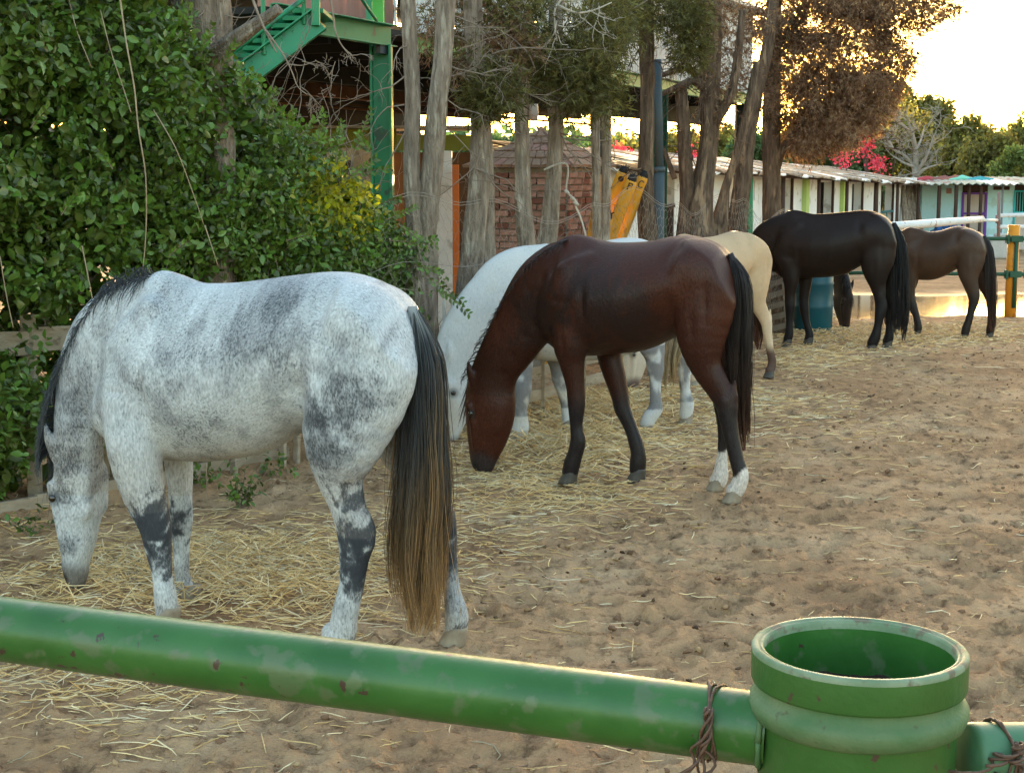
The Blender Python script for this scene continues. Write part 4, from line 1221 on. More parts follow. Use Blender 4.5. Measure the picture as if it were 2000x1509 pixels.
L = (.05 + .20 * rs.rand(nS) ** 1.6) * (1 + .3 * (Y < 5))
th = np.where(rs.rand(nS) < .6, rs.normal(0.15, .5, nS), rs.rand(nS) * 6.28)
t = np.linspace(-.5, .5, K)[None]
kink = rs.normal(0, .35, (nS, 1)); bend = rs.normal(0, .9, (nS, 1)) * (rs.rand(nS, 1) < .45)
ang = th[:, None] + kink * t + bend * np.maximum(t - .1, 0) * 2
dx = np.cumsum(np.cos(ang), 1) * (L / K)[:, None]; dy = np.cumsum(np.sin(ang), 1) * (L / K)[:, None]
px_, py_ = Xr[:, None] + dx, Y[:, None] + dy
gz = ground_h(px_, py_)
lift = rs.rand(nS) * .075 * den ** 1.4 + .004
muzz = 1 - .85 * np.exp(-((Xr + .2) ** 2 + (Y - 9.6) ** 2) / .18)
lift *= muzz
tilt = rs.normal(0, 1, (nS, 1)) * (.007 + .035 * den[:, None] * muzz[:, None]) * (L[:, None] / .25)
paths = np.stack([px_, py_, np.maximum(gz.mean(1, keepdims=True) * .5 + gz * .5 + lift[:, None] + tilt * t * 2, gz + .002)], -1)
rad = (.0014 + .0017 * rs.rand(nS, 1)) * (1 + .07 * np.maximum(Y[:, None] - 6, 0)) * np.array([[.5, 1, 1, .9, .4]])
V, F, tv = strands(paths, rad)
tvv = np.repeat(rs.rand(nS), K * 3) * .999
M_straw = mat_strand("straw_dry", [(0, (.62, .38, .14)), (.35, (.80, .55, .24)), (.7, (.88, .67, .35)), (.93, (.92, .80, .54)), (1, (.20, .13, .07))], rough=.5, spec=.35, island=.2)
tag(obj_np("straw", V, F, M_straw, attrs={'t': tvv}), kind='stuff')
print("straw", nS)

# ------------------------------------------------------------------ clods and pebbles
ico = bpy.data.meshes.new("tmp"); import bmesh
bm = bmesh.new(); bmesh.ops.create_icosphere(bm, subdivisions=1, radius=1.0)
iv = np.array([v.co[:] for v in bm.verts]); itf = np.array([[v.index for v in f.verts] for f in bm.faces]); bm.free()
def clods(n, y0, y1, s0, s1, name, matl, yexp=1.0, dens=None):
    Yc = y0 + (y1 - y0) * rs.rand(n) ** yexp
    Xc = (rs.rand(n) * 2300 - 1150) / FPX * Yc
    if dens is not None:
        k = dens(Xc, Yc); Xc, Yc = Xc[k], Yc[k]; n = len(Xc)
    s = s0 + (s1 - s0) * rs.rand(n) ** 3.5
    U = rs.normal(size=(n, 3)) * np.array([1, 1, .3]); W = np.array([0, 0, 1.]) + rs.normal(size=(n, 3)) * .3
    S = np.stack([s * (1 + .6 * rs.rand(n)), s * (.7 + .5 * rs.rand(n)), s * (.45 + .35 * rs.rand(n))], 1)
    pos = np.stack([Xc, Yc, ground_h(Xc, Yc) + S[:, 2] * .35], 1)
    V, F = scatter(iv, [itf], pos, U, W, S)
    vid = np.tile(np.arange(len(iv)), n)
    V += (vnoise(V[:, 0] * 60 + vid, V[:, 1] * 60 + V[:, 2] * 55, 5)[:, None] - .5) * np.repeat(s, len(iv))[:, None] * np.array([.9, .9, .7])
    return tag(obj_np(name, V, F, matl, smooth=False), kind='stuff')
M_clod = mat("clod", (.24, .145, .08), (.42, .27, .15), 8, .95, .6, 60, island=.35, spec=.1)
M_dung = mat("dung", (.085, .05, .028), (.15, .09, .05), 30, .9, .6, 90, island=.3, spec=.15)
clods(9000, 2.8, 22, .003, .018, "clods", M_clod, 1.0)
clods(3000, 3.2, 20, .003, .017, "dung_lumps", M_dung, .9, lambda x, y: (fbm(x * 1.1, y * 1.1, 3, 77) + .12 * fbm(x * 6, y * 6, 2, 78) > .56) & (x > -.9))
# ================================================================== FOREGROUND RAIL
M_rail = mat("green_gloss_paint", (.018, .096, .012), (.038, .138, .024), 9, .36, .22, 90, spec=.55, wear=(.075, .13, .05), wscale=22, wamt=.40, chips=(.055, .030, .022), chipscale=24, chipamt=.35, bdist=.002, rvar=.12, contrast=.18)
M_railtop = mat("green_chalky_paint", (.09, .17, .08), (.28, .33, .22), 16, .6, .4, 90, spec=.3, wear=(.15, .14, .09), wscale=34, wamt=.40, bdist=.003)
M_post = mat("green_post_paint", (.026, .098, .016), (.055, .145, .032), 8, .45, .4, 70, spec=.4, wear=(.25, .21, .13), wscale=9, wamt=.30, chips=(.08, .05, .035), chipscale=26, chipamt=.35, bdist=.003, rvar=.12)
M_ring = mat("green_dusty_paint", (.055, .14, .05), (.15, .20, .10), 16, .62, .45, 90, spec=.25, wear=(.085, .075, .045), wscale=30, wamt=.345, bdist=.004)
M_rust = mat("rusty_steel", (.016, .011, .009), (.06, .032, .022), 25, .85, .5, 80)
M_wire = mat("rusty_wire", (.085, .045, .03), (.16, .09, .06), 90, .6, .2, 120, spec=.4)
pl_c = P(1678, 1262, 2.06)
R_out = 214 / FPX * 2.06 * 1.005
def hpost():
    root = empty("rail_post", (pl_c[0], pl_c[1], 0))
    tag(root, "thick green pipe post with an open flanged top and peeling paint", "post")
    z = pl_c[2]
    Ro = R_out
    b = MB()
    # body down to the ground
    prof = [(Ro * .915, 0), (Ro * .915, z - .106), (Ro * .925, z - .102)]
    b.lathe(prof, 72); b.build("post_body", M_post, root, smooth=True)
    b = MB(); b.lathe([(Ro * .92, z - .104), (Ro * .985, z - .098), (Ro * 1.015, z - .086), (Ro * 1.02, z - .077), (Ro * .985, z - .069), (Ro * .955, z - .066), (Ro * .95, z - .052)], 72)
    b.build("lower_ring", M_ring, root, smooth=True)
    b = MB(); b.lathe([(Ro * .95, z - .052), (Ro * .985, z - .050), (Ro * .997, z - .046), (Ro * 1.0, z - .008)], 72)
    b.build("collar", M_post, root, smooth=True)
    b = MB(); b.lathe([(Ro * 1.0, z - .008), (Ro * .998, z - .003), (Ro * .985, z), (Ro * .945, z + .001), (Ro * .925, z - .003), (Ro * .918, z - .001), (Ro * .895, z - .002), (Ro * .885, z - .007), (Ro * .88, z - .014)], 72)
    b.build("rim", M_railtop, root, smooth=True)
    b = MB(); b.lathe([(Ro * .88, z - .014), (Ro * .877, z - .05), (Ro * .875, z - .20)], 72)
    b.build("inner_wall", M_rail, root, smooth=True)
    # rusty muck in the bottom of the socket
    n = 40; vs = []; fs = []
    for i in range(n):
        for j in range(n):
            u = -1 + 2 * i / (n - 1); v = -1 + 2 * j / (n - 1)
            # square to disc
            x = u * math.sqrt(1 - v * v / 2); y = v * math.sqrt(1 - u * u / 2)
            h = .03 * (float(fbm(x * 4 + 9, y * 4, 4, 8)) - .5) + .012 * y + .02 * max(0, (x * x + y * y) - .6)
            vs.append((x * Ro * .885, y * Ro * .885, z - .098 + h))
    for i in range(n - 1):
        for j in range(n - 1):
            fs.append((i * n + j, (i + 1) * n + j, (i + 1) * n + j + 1, i * n + j + 1))
    MB().add(vs, fs).build("muck", M_rust, root, smooth=True)
    return root
hpost()
# long pipe to the left
A = P(-420, 1172, 2.52); B = P(1500, 1424, 2.075)
A = np.array(A); B = np.array(B); A = A - (B - A) * .9
root = empty("pipe_rail", (float(A[0]), float(A[1]), 0)); tag(root, "long green pipe rail with chipped paint running left from the open-topped post", "rail")
def loc(p, o=root): return tuple(np.array(p) - np.array(o.location))
r0 = 68 / FPX * 2.28
n = 80
pts = [loc(A + (B - A) * i / n) for i in range(n + 1)]
b = MB(); b.tube(pts, r0, n=48, cap=False); b.build("pipe", M_rail, root, smooth=True)
ring = MB(); Bw = A + (B - A) * .9985; ax_ = Vector((B - A)).normalized(); s1_ = ax_.cross(Vector((0, 0, 1))).normalized(); s2_ = s1_.cross(ax_)
rp_pts = [tuple(Vector(loc(P(1489, 1424, 2.075) )) + (s1_ * math.cos(k_ * .2618) + s2_ * math.sin(k_ * .2618)) * (r0 + .001 + .0012 * math.sin(k_ * 2.7))) for k_ in range(25)]
ring.tube(rp_pts, .0042, n=6, jit=.5, seed=2); ring.build("weld_bead", M_ring, root, smooth=True)
def tie(base, rad, root, seed, name="wire_tie", strandsn=4, tail_len=.22, axis=None):
    rr = random.Random(seed); b = MB()
    ax = Vector(axis).normalized(); up = Vector((0, 0, 1)); side = ax.cross(up).normalized(); up = side.cross(ax)
    for s in range(strandsn):
        off = (s - strandsn / 2) * .0045
        pts = []
        a0 = -.25 * math.pi + rr.uniform(-.1, .1)
        for k in range(26):
            a = a0 + 2 * math.pi * k / 25 * .93
            rr_ = rad + .003 + .002 * math.sin(k * 1.3 + s)
            pts.append(Vector(base) + ax * (off + .006 * math.sin(a * 2 + s)) + (side * math.cos(a) + up * math.sin(a)) * rr_)
        b.tube(pts, .0021, n=6)
    # twisted knot and the loose ends on the near side (side = towards the camera)
    sgn = 1 if side.y < 0 else -1
    kn = Vector(base) + side * sgn * (rad + .006) + up * .03
    for s in range(5):
        pts = []; ln = tail_len * rr.uniform(.5, 1.0); ph = s * 1.25; dxx = rr.uniform(-.10, .02)
        for k in range(22):
            t = k / 21
            w = .006 * (1 - .2 * t) if t < .35 else .006 + .02 * (t - .35)
            pts.append(kn + ax * (w * math.cos(ph + t * 16) + dxx * t * t) + side * sgn * (.004 + w * math.sin(ph + t * 16)) - up * (ln * t - .012))
        b.tube(pts, .0022, n=6)
    return b.build(name, M_wire, root, smooth=True)
Bdir = (B - A) / np.linalg.norm(B - A)
q = A + (B - A) * ((1405 + 420) / 1920.0) 
qp = P(1398, 1405, float(q[1])); 
tq = float(np.dot(qp - A, Bdir)); q = A + Bdir * tq
tr = empty("wire_tie", tuple(map(float, q))); tag(tr, "rusty wire twisted round the long pipe rail beside the open-topped post", "wire")
b_ = tie((0, 0, 0), r0, tr, 3, "wire_strand", 4, .22, Bdir)
# the next pipe, right of the post
A2 = P(1889, 1478, 2.04); B2 = P(2600, 1478, 2.12)
root = empty("pipe_rail", (float(A2[0]), float(A2[1]), 0)); tag(root, "short end of pale green pipe right of the open-topped post", "rail")
pts = [tuple(np.array(A2 + (B2 - A2) * t) - np.array(root.location)) for t in (0, .01, .02, .3, .7, 1)]
b = MB(); b.tube(pts, [r0 * .80, r0 * .92, r0 * .93, r0 * .93, r0 * .93, r0 * .93], n=40); b.build("pipe", mat("green_pale_paint", (.04, .15, .06), (.13, .24, .14), 9, .5, .2, 40, spec=.4, wear=(.2, .16, .1), wscale=8, wamt=.33, bdist=.003), root, smooth=True)
D2 = (B2 - A2) / np.linalg.norm(B2 - A2)
q2 = A2 + D2 * .045
tr = empty("wire_tie", tuple(map(float, q2))); tag(tr, "rusty wire looped round the short pale pipe end", "wire")
tie((0, 0, 0), r0 * .93, tr, 5, "wire_strand", 3, .045, D2)
# ================================================================== FENCE LINE along which hedge, trees and wire stand
FL = [np.array([-6.0, 4.3]), np.array([-2.8, 8.5]), np.array([.4, 12.7]), np.array([3.3, 18.9]), np.array([4.2, 20.8])]
def on_line(px, off=0.0):
    k = (px - 1000) / FPX / (cp + .0)      # x/Y at mid height
    for a, b in zip(FL[:-1], FL[1:]):
        d = b - a; nrm = np.array([-d[1], d[0]]) / np.linalg.norm(d)
        A_ = a + nrm * off
        # A.x + s d.x = k (A.y + s d.y)
        den = d[0] - k * d[1]
        s = (k * A_[1] - A_[0]) / den
        if -1e-6 <= s <= 1 + 1e-6:
            return A_ + d * s
    return A_ + d * s
def at(px, py, off=0.0):
    xy = on_line(px, off)
    return P(px, py, xy[1])

# ------------------------------------------------------------------ materials
M_bark = mat("cypress_bark", (.15, .11, .08), (.44, .36, .28), 11, .9, 1.0, 34, stretch=(2.6, 2.6, .55), wear=(.50, .43, .34), wscale=6, wamt=.37, bdist=.03, spec=.15)
M_barkdark = mat("dark_bark", (.06, .042, .032), (.25, .175, .12), 11, .9, 1.0, 34, stretch=(2.6, 2.6, .55), wear=(.36, .25, .16), wscale=4.4, wamt=.38, bdist=.03, spec=.15)
M_strip = mat("bare_wood_strip", (.40, .34, .27), (.62, .56, .47), 8, .8, .6, 30, stretch=(4, 4, .4), spec=.15, bdist=.02)
M_twig = mat("grey_twig", (.20, .15, .11), (.34, .27, .21), 10, .85, spec=.15)
M_cyp_green = mat("cypress_green", (.070, .070, .022), (.15, .135, .048), 2.5, .7, transl=.25, island=.5, spec=.2)
M_cyp_brown = mat("cypress_brown", (.15, .088, .05), (.27, .17, .10), 1.6, .8, transl=.22, island=.5, spec=.15)
M_cyp_mixed = mat("cypress_olive_brown", (.035, .038, .018), (.10, .062, .032), 1.4, .8, transl=.22, island=.5, spec=.15)

blade_v = np.array([(0, 0, 0), (.55, .16, .03), (1, 0, 0), (.55, -.16, .03)])
blade_f = [[(0, 3, 2, 1)]]
spray_v = np.array([(0, 0, 0), (.45, .05, .02), (1, .0, 0), (.4, -.05, .02), (.25, .0, 0), (.62, .34, .04), (.50, .10, 0), (.25, 0, 0), (.60, -.32, -.03), (.46, -.10, 0)])
spray_f = [[(0, 3, 2, 1)], [(4, 5, 6), (7, 9, 8)]]
def clump_field(centres, n_each, r, size, droop=.35, up=.0, jit=.5):
    """foliage sprays gathered in ragged clumps"""
    N = len(centres) * n_each
    c = np.repeat(centres, n_each, axis=0)
    rr = np.repeat(r if hasattr(r, '__len__') else np.full(len(centres), r), n_each)
    d = rs.normal(size=(N, 3)); d /= np.linalg.norm(d, axis=1, keepdims=True)
    pos = c + d * (rr * rs.rand(N) ** .5)[:, None] * np.array([1, 1, 1.15])
    U = d * .8 + rs.normal(size=(N, 3)) * jit + np.array([0, 0, -droop + up])
    W = rs.normal(size=(N, 3))
    S = size * (.6 + .8 * rs.rand(N))
    return scatter(spray_v, spray_f, pos, U, W, S)

def trunk(b, pts, rad, seed, n=18, flute=.12, sub=5, jit=.10):
    Pp = catmull([(*p, r) for p, r in zip(pts, rad)], sub)
    b.tube([tuple(p[:3]) for p in Pp], [float(p[3]) for p in Pp], n=n, flute=flute, jit=jit, fl_n=3, twist=.10, seed=seed)
def bark_tube(b, pts, rad, seed):
    """trunk with flutes, ridges of bark and torn strips as real relief"""
    Pp = np.array([(*p, r) for p, r in zip(pts, rad)], float)
    C = catmull(Pp, 6)
    sg = np.concatenate([[0], np.cumsum(np.linalg.norm(np.diff(C[:, :3], axis=0), axis=1))])
    m_ = max(6, int(sg[-1] / .045)); s_ = np.linspace(0, sg[-1], m_)
    C = np.stack([np.interp(s_, sg, C[:, k]) for k in range(4)], 1)
    big = C[:, 3].max() > .045
    n = 40 if big else 12
    T = np.gradient(C[:, :3], axis=0); T /= np.linalg.norm(T, axis=1, keepdims=True)
    rr_ = np.array([1.0, 0, 0]); vs = []
    a = 2 * np.pi * np.arange(n) / n
    for i in range(m_):
        r = rr_ - T[i] * (rr_ @ T[i]); r /= np.linalg.norm(r); q = np.cross(T[i], r)
        ca, sa_ = np.cos(a + .25 * s_[i]), np.sin(a + .25 * s_[i])
        fl = fbm(ca * 1.5 + 9 + seed, sa_ * 1.5 + s_[i] * .35, 2, seed) - .5
        rg = fbm(ca * 5 + 3, sa_ * 5 + s_[i] * .9, 3, seed + 3); rg = np.abs(rg - .5) * 2
        kn = fbm(ca * 3 + 5, sa_ * 3 + s_[i] * 6, 2, seed + 8) - .5
        R_ = C[i, 3] * .86 * (1 + (.62 * fl + .34 * (.3 - rg) + .16 * kn) * (1 if big else .6))
        vs.append(C[i, :3] + (r[None] * np.cos(a)[:, None] + q[None] * np.sin(a)[:, None]) * R_[:, None])
    V = np.vstack(vs); base = len(b.v); b.v += [tuple(v) for v in V]
    for i in range(m_ - 1):
        for k in range(n):
            k2 = (k + 1) % n
            b.f.append((base + i * n + k, base + i * n + k2, base + (i + 1) * n + k2, base + (i + 1) * n + k))
    b.f.append(tuple(base + (m_ - 1) * n + k for k in range(n)))
def twigs(starts, dirs, length, r0, depth, seed, gravity=0.0, spread=.7, K=6, nb=(2, 4)):
    """recursive dry twigs -> list of (pts, radii)"""
    rr = random.Random(seed); out = []
    def grow(p, d, L, r, lev):
        pts = [p]; 
        for k in range(K):
            d = (d + Vector((rr.gauss(0, .22), rr.gauss(0, .22), rr.gauss(0, .22) + gravity))).normalized()
            p = p + d * (L / K); pts.append(p)
        out.append((pts, [max(.0012, r * (1 - .6 * i / K)) for i in range(K + 1)]))
        if lev > 0:
            for _ in range(rr.randint(*nb)):
                i = rr.randint(1, K)
                nd = (d + Vector((rr.gauss(0, spread), rr.gauss(0, spread), rr.gauss(0, spread)))).normalized()
                grow(pts[i], nd, L * rr.uniform(.4, .7), r * .5, lev - 1)
    for p, d in zip(starts, dirs): grow(Vector(p), Vector(d).normalized(), length * rr.uniform(.7, 1.2), r0, depth)
    return out
def twigs_to(b, tw, n=4):
    for pts, rad in tw: b.tube(pts, rad, n=n, cap=False)

# ------------------------------------------------------------------ HEDGE
hl_top = lambda px: np.interp(px, [-400, 300, 380, 470, 560, 650, 720, 770, 850, 880], [-260, -120, 70, 140, 225, 290, 350, 430, 520, 600])
hedge_root = empty("hedge", (-1.6, 9.6, 0))
tag(hedge_root, "tall leafy green hedge beside the dapple grey horse, long dry stems hanging in it", "hedge")
M_leaf = mat("hedge_leaf", (.058, .105, .015), (.135, .215, .038), 2.2, .36, transl=.2, island=.6, spec=.5)
M_leafy = mat("painted_backlit_leaf", (.22, .25, .03), (.46, .42, .06), 3, .4, transl=.5, island=.3, spec=.4)  # yellow base colour carries the sun shining through these leaves
leaf_v = np.array([(0, 0, 0), (.22, .19, .055), (.50, .27, .085), (.78, .17, .045), (1, 0, -.06), (.22, -.19, .055), (.50, -.27, .085), (.78, -.17, .045), (.25, 0, 0), (.55, 0, 0), (.8, 0, -.02)])
leaf_f = [[(8, 9, 2, 1), (9, 10, 3, 2), (5, 6, 9, 8), (6, 7, 10, 9)], [(0, 8, 1), (10, 4, 3), (0, 5, 8), (10, 7, 4)]]
def hedge_points(N):
    pxs = -560 + (870 + 560) * rs.rand(N)
    top = hl_top(pxs) + (fbm(pxs / 60, pxs * 0, 3, 61) - .5) * 90
    bot = np.interp(pxs, [-560, 0, 200, 400, 600, 880], [1180, 990, 940, 860, 790, 720])
    py = top + (bot - top) * rs.rand(N)
    dep = rs.rand(N) ** 2.2
    bul = (fbm(pxs / 110 + 3, py / 95, 4, 62) - .5) * 2.0
    off = np.interp(py, [0, 500, 900], [.15, .05, .12])
    gap = fbm(pxs / 95 + 11, py / 80, 3, 63)
    pos = np.empty((N, 3))
    q0 = np.array([on_line(p) for p in np.linspace(-560, 880, 73)])
    ly = np.interp(pxs, np.linspace(-560, 880, 73), q0[:, 1])
    Yd = ly - .10 - off + dep * .9 - bul * .45
    for i in range(N):
        pos[i] = P(pxs[i], py[i], Yd[i])
    # the hedge has hollows near its foot, and thins towards its right end
    thin = np.interp(pxs, [0, 500, 700, 880], [1, 1, .8, .42])
    keep = (rs.rand(N) < thin) & (gap + .05 * (py < 560) > .385) & (pos[:, 2] > .03)
    lowgap = (py > 600) & (py < 690) & (pxs < 215) & (rs.rand(N) < .82)
    low2 = (py > 640) & (pxs > 330) & (rs.rand(N) < .65)
    keep &= ~lowgap & ~low2
    return pos[keep], pxs[keep], py[keep], dep[keep]
pos, lpx, lpy, ldep = hedge_points(50000)
# clusters: leaves sit in little whorls along stems
ncl = len(pos)
rep = 2
pos = np.repeat(pos, rep, axis=0) + rs.normal(size=(ncl * rep, 3)) * .035
lpx = np.repeat(lpx, rep); lpy = np.repeat(lpy, rep)
N = len(pos)
tocam = np.array([0.15, -1.0, .1])
U = rs.normal(size=(N, 3)) * .8 + np.array([0, -.15, .05])
W = rs.normal(size=(N, 3)) * .62 + np.array([.1, -.55, .7])
S = (.032 + .050 * rs.rand(N) ** 1.6) * np.interp(lpx, [0, 400, 700, 880], [1.18, 1.0, .82, .62])
backlit = (np.hypot((lpx - 668) / 85, (lpy - 385) / 70) + rs.normal(size=N) * .28) < .85  # patch of hedge leaves that gets the painted backlight
near = np.zeros(N, bool)
# the 300 that show largest: close to the camera and big
score = S / pos[:, 1] + (lpy < 0) * -1 + (lpx < 0) * -1 + (backlit) * -1
front = np.argsort(-score)[:300]
near[front] = True
Vh, Fh = scatter(leaf_v, leaf_f, pos[~near & ~backlit], U[~near & ~backlit], W[~near & ~backlit], S[~near & ~backlit])
o = obj_np("leaves", Vh - np.array(hedge_root.location), Fh, M_leaf, hedge_root, smooth=True); o['kind'] = 'stuff'
Vh, Fh = scatter(leaf_v, leaf_f, pos[backlit], U[backlit], W[backlit], S[backlit])
o = obj_np("painted_backlit_leaves", Vh - np.array(hedge_root.location), Fh, M_leafy, hedge_root, smooth=True); o['kind'] = 'stuff'; o['label'] = "leaves at the right end of the hedge, backlight painted in yellow"
Ni = 19000
ipx = rs.uniform(-560, 800, Ni); tp_ = hl_top(ipx) + 40; ipy = tp_ + (np.interp(ipx, [-560, 0, 200, 400, 600, 880], [1150, 980, 930, 840, 770, 700]) - tp_) * rs.rand(Ni)
q0 = np.array([on_line(p) for p in np.linspace(-560, 880, 73)])
iY = np.interp(ipx, np.linspace(-560, 880, 73), q0[:, 1]) + .45 + .7 * rs.rand(Ni)
ipos = np.array([P(a_, b_, c_) for a_, b_, c_ in zip(ipx, ipy, iY)])
kp = (ipos[:, 2] > .05) & ((ipx < 330) | (ipy < 660)) & (fbm(ipx / 70, ipy / 60, 3, 66) > np.interp(ipy, [0, 140, 300], [.52, .45, .2])) & ~((ipx < 330) & (ipy > 600) & (rs.rand(Ni) < .3))
ipos = ipos[kp]
Vh, Fh = scatter(leaf_v, leaf_f, ipos, rs.normal(size=ipos.shape), rs.normal(size=ipos.shape) * .6 + np.array([.1, -.6, .5]), .10 + .05 * rs.rand(len(ipos)))
o = obj_np("inner_leaves", Vh - np.array(hedge_root.location), Fh, M_leaf, hedge_root, smooth=True); o['kind'] = 'stuff'
lm = [mesh_np("leaf", leaf_v, leaf_f, M_leaf, True)]
for i in front:
    o = bpy.data.objects.new("leaf", lm[0]); COL.objects.link(o); o.parent = hedge_root
    u = U[i] / np.linalg.norm(U[i]); w = W[i] - u * (W[i] @ u); w /= np.linalg.norm(w); q = np.cross(w, u)
    Mx = Matrix(((u[0], q[0], w[0], 0), (u[1], q[1], w[1], 0), (u[2], q[2], w[2], 0), (0, 0, 0, 1)))
    p = pos[i] - np.array(hedge_root.location)
    o.matrix_local = Matrix.Translation(Vector(p)) @ Mx @ Matrix.Scale(float(S[i]), 4)
# stems inside and sprigs standing out at the top
b = MB(); rr = random.Random(5)
spx = []
for i in range(150):
    px = rr.uniform(-50, 840); top = float(hl_top(px)); py = rr.uniform(top + 40, 850)
    xy = on_line(px, .25); p = Vector(P(px, py, xy[1] + .15))
    twigs_to(b, twigs([p], [(rr.gauss(0, .3), -.4, 1)], .7, .005, 1, i, gravity=.05), 4)
sv = []; su = []; sw = []; ss = []
sprigs = [((690, 300), (725, 215), 10.35), ((650, 300), (668, 240), 10.4), ((545, 260), (550, 212), 10.1), ((565, 260), (573, 215), 10.1), ((620, 300), (655, 285), 10.2), ((700, 340), (760, 330), 10.4), ((725, 300), (700, 262), 10.35), ((500, 200), (528, 178), 9.8), ((780, 440), (820, 470), 10.7), ((830, 540), (905, 590), 10.6), ((850, 560), (915, 612), 10.6), ((640, 250), (622, 262), 10.2), ((20, 1000), (50, 1040), 8.3), ((700, 560), (880, 575), 10.6), ((760, 470), (850, 480), 10.8)] + [((x, hl - 0), (x + dx, hl - dy), yy) for x, hl, dx, dy, yy in ((392, 110, 22, 60, 9.3), (430, 135, 30, 50, 9.4), (520, 235, 22, 60, 9.7), (585, 265, 45, 45, 9.9), (615, 290, 20, 60, 10.0), (480, 205, -10, 55, 9.6), (600, 285, 60, 20, 10.0), (680, 345, 55, 35, 10.3), (740, 400, 40, 10, 10.5), (755, 430, 55, 25, 10.6), (790, 480, 60, 15, 10.7), (810, 520, 50, -10, 10.8), (360, 80, 10, 70, 9.1), (655, 320, 15, 70, 10.2), (120, 420, 30, 40, 8.0), (330, 500, 40, 30, 8.6), (220, 330, -30, 40, 8.3), (560, 470, 50, 10, 9.5), (470, 380, 30, 45, 9.2), (60, 250, 35, 40, 8.1))]
for (a, c, yy) in sprigs:
    p = P(*a, yy); q = P(*c, yy - .08)
    b.tube([p, (p + q) / 2 + np.array([0, 0, .01]), q], [.004, .003, .0015], n=4, cap=False)
    for t in np.linspace(.1, 1, 9):
        for s_ in (-1, 1):
            sv.append(p + (q - p) * t); d = (q - p) / np.linalg.norm(q - p); sd2 = np.cross(d, [0, -1, 0])
            su.append(d * .8 + sd2 * s_ * .9 + rs.normal(size=3) * .2); sw.append(np.array([0, -1, .4]) + rs.normal(size=3) * .3); ss.append(.030 + .015 * rs.rand())
b2 = b.build("stems", M_twig, hedge_root, smooth=True); b2.location = -Vector(hedge_root.location); b2['kind'] = 'stuff'
Vh, Fh = scatter(leaf_v, leaf_f, np.array(sv), np.array(su), np.array(sw), np.array(ss))
o = obj_np("sprig_leaves", Vh - np.array(hedge_root.location), Fh, M_leaf, hedge_root, smooth=True); o['kind'] = 'stuff'
# the long dry canes hanging down in front of the hedge
M_cane = mat("dry_cane", (.26, .19, .11), (.46, .36, .24), 14, .7, spec=.2)
canes = [[((232, -20), 8.55), ((246, 80), 8.5), ((262, 170), 8.45), ((270, 250), 8.42), ((283, 330), 8.4), ((286, 400), 8.4), ((284, 470), 8.42), ((279, 525), 8.45)],
         [((196, 20), 8.7), ((215, 95), 8.6), ((240, 170), 8.55), ((256, 220), 8.5)], [((130, -20), 8.6), ((150, 60), 8.5), ((178, 130), 8.45)],
         [((300, 215), 8.8), ((330, 265), 8.7), ((352, 310), 8.7), ((385, 400), 8.75), ((398, 440), 8.8)], [((160, 480), 8.35), ((172, 540), 8.3), ((184, 602), 8.3)],
         [((0, 500), 8.1), ((12, 575), 8.1), ((26, 640), 8.1)], [((400, 440), 8.9), ((413, 480), 8.9), ((426, 520), 8.9)], [((403, 905), 8.8), ((404, 940), 8.8), ((405, 1000), 8.8)], [((40, 20), 8.3), ((80, 100), 8.3), ((88, 115), 8.3)]]
for k, c in enumerate(canes):
    b = MB(); pp = [tuple(P(*q, y)) for q, y in c]
    b.tube([tuple(x) for x in catmull(pp, 4)], [max(.0028, (.0052 if k == 0 else .0034) * (1 - .5 * i / (4 * len(pp)))) for i in range(len(catmull(pp, 4)))], n=6, seed=k)
    o = b.build("cane", M_cane, hedge_root, smooth=True); o.location = -Vector(hedge_root.location)

def weed(px, py, n, r, label, sz=.035):
    g = G(px, py); rt_ = empty("weed", (float(g[0]), float(g[1]), float(ground_h(np.array(g[0]), np.array(g[1]))))); tag(rt_, label, "weed", "weeds at the foot of the hedge")
    rr_ = np.random.RandomState(px); m_ = n // 8; V_ = []; b_ = MB(); pp_ = []; uu_ = []
    for k in range(m_):
        a_ = rr_.rand() * 6.28; tip = np.array([math.cos(a_) * r * rr_.rand(), math.sin(a_) * r * rr_.rand() * .7, r * (.25 + .9 * rr_.rand())])
        b_.tube([(0, 0, -.01), tuple(tip * .5 + np.array([0, 0, .01])), tuple(tip)], [.0022, .0018, .001], n=4, cap=False)
        for j in range(8):
            t_ = .25 + .75 * rr_.rand(); pp_.append(tip * t_); uu_.append(rr_.normal(size=3) + np.array([0, 0, .4]))
    b_.build("stem", M_twig, rt_, smooth=True)['kind'] = 'stuff'
    V_, F_ = scatter(leaf_v, leaf_f, np.array(pp_), np.array(uu_), rr_.normal(size=(len(pp_), 3)) * .5 + np.array([0, -.3, .9]), sz * (.6 + .8 * rr_.rand(len(pp_))))
    obj_np("foliage", V_, F_, M_leaf, rt_, smooth=True)['kind'] = 'stuff'
weed(470, 990, 170, .26, "leafy weed on the bare earth under the dapple grey's belly")
weed(395, 960, 90, .18, "small weed between the dapple grey's forelegs and the bigger weed")
weed(60, 1050, 60, .16, "small weed by the board left of the dapple grey's head")
weed(545, 935, 60, .15, "low weed against the short white pickets")
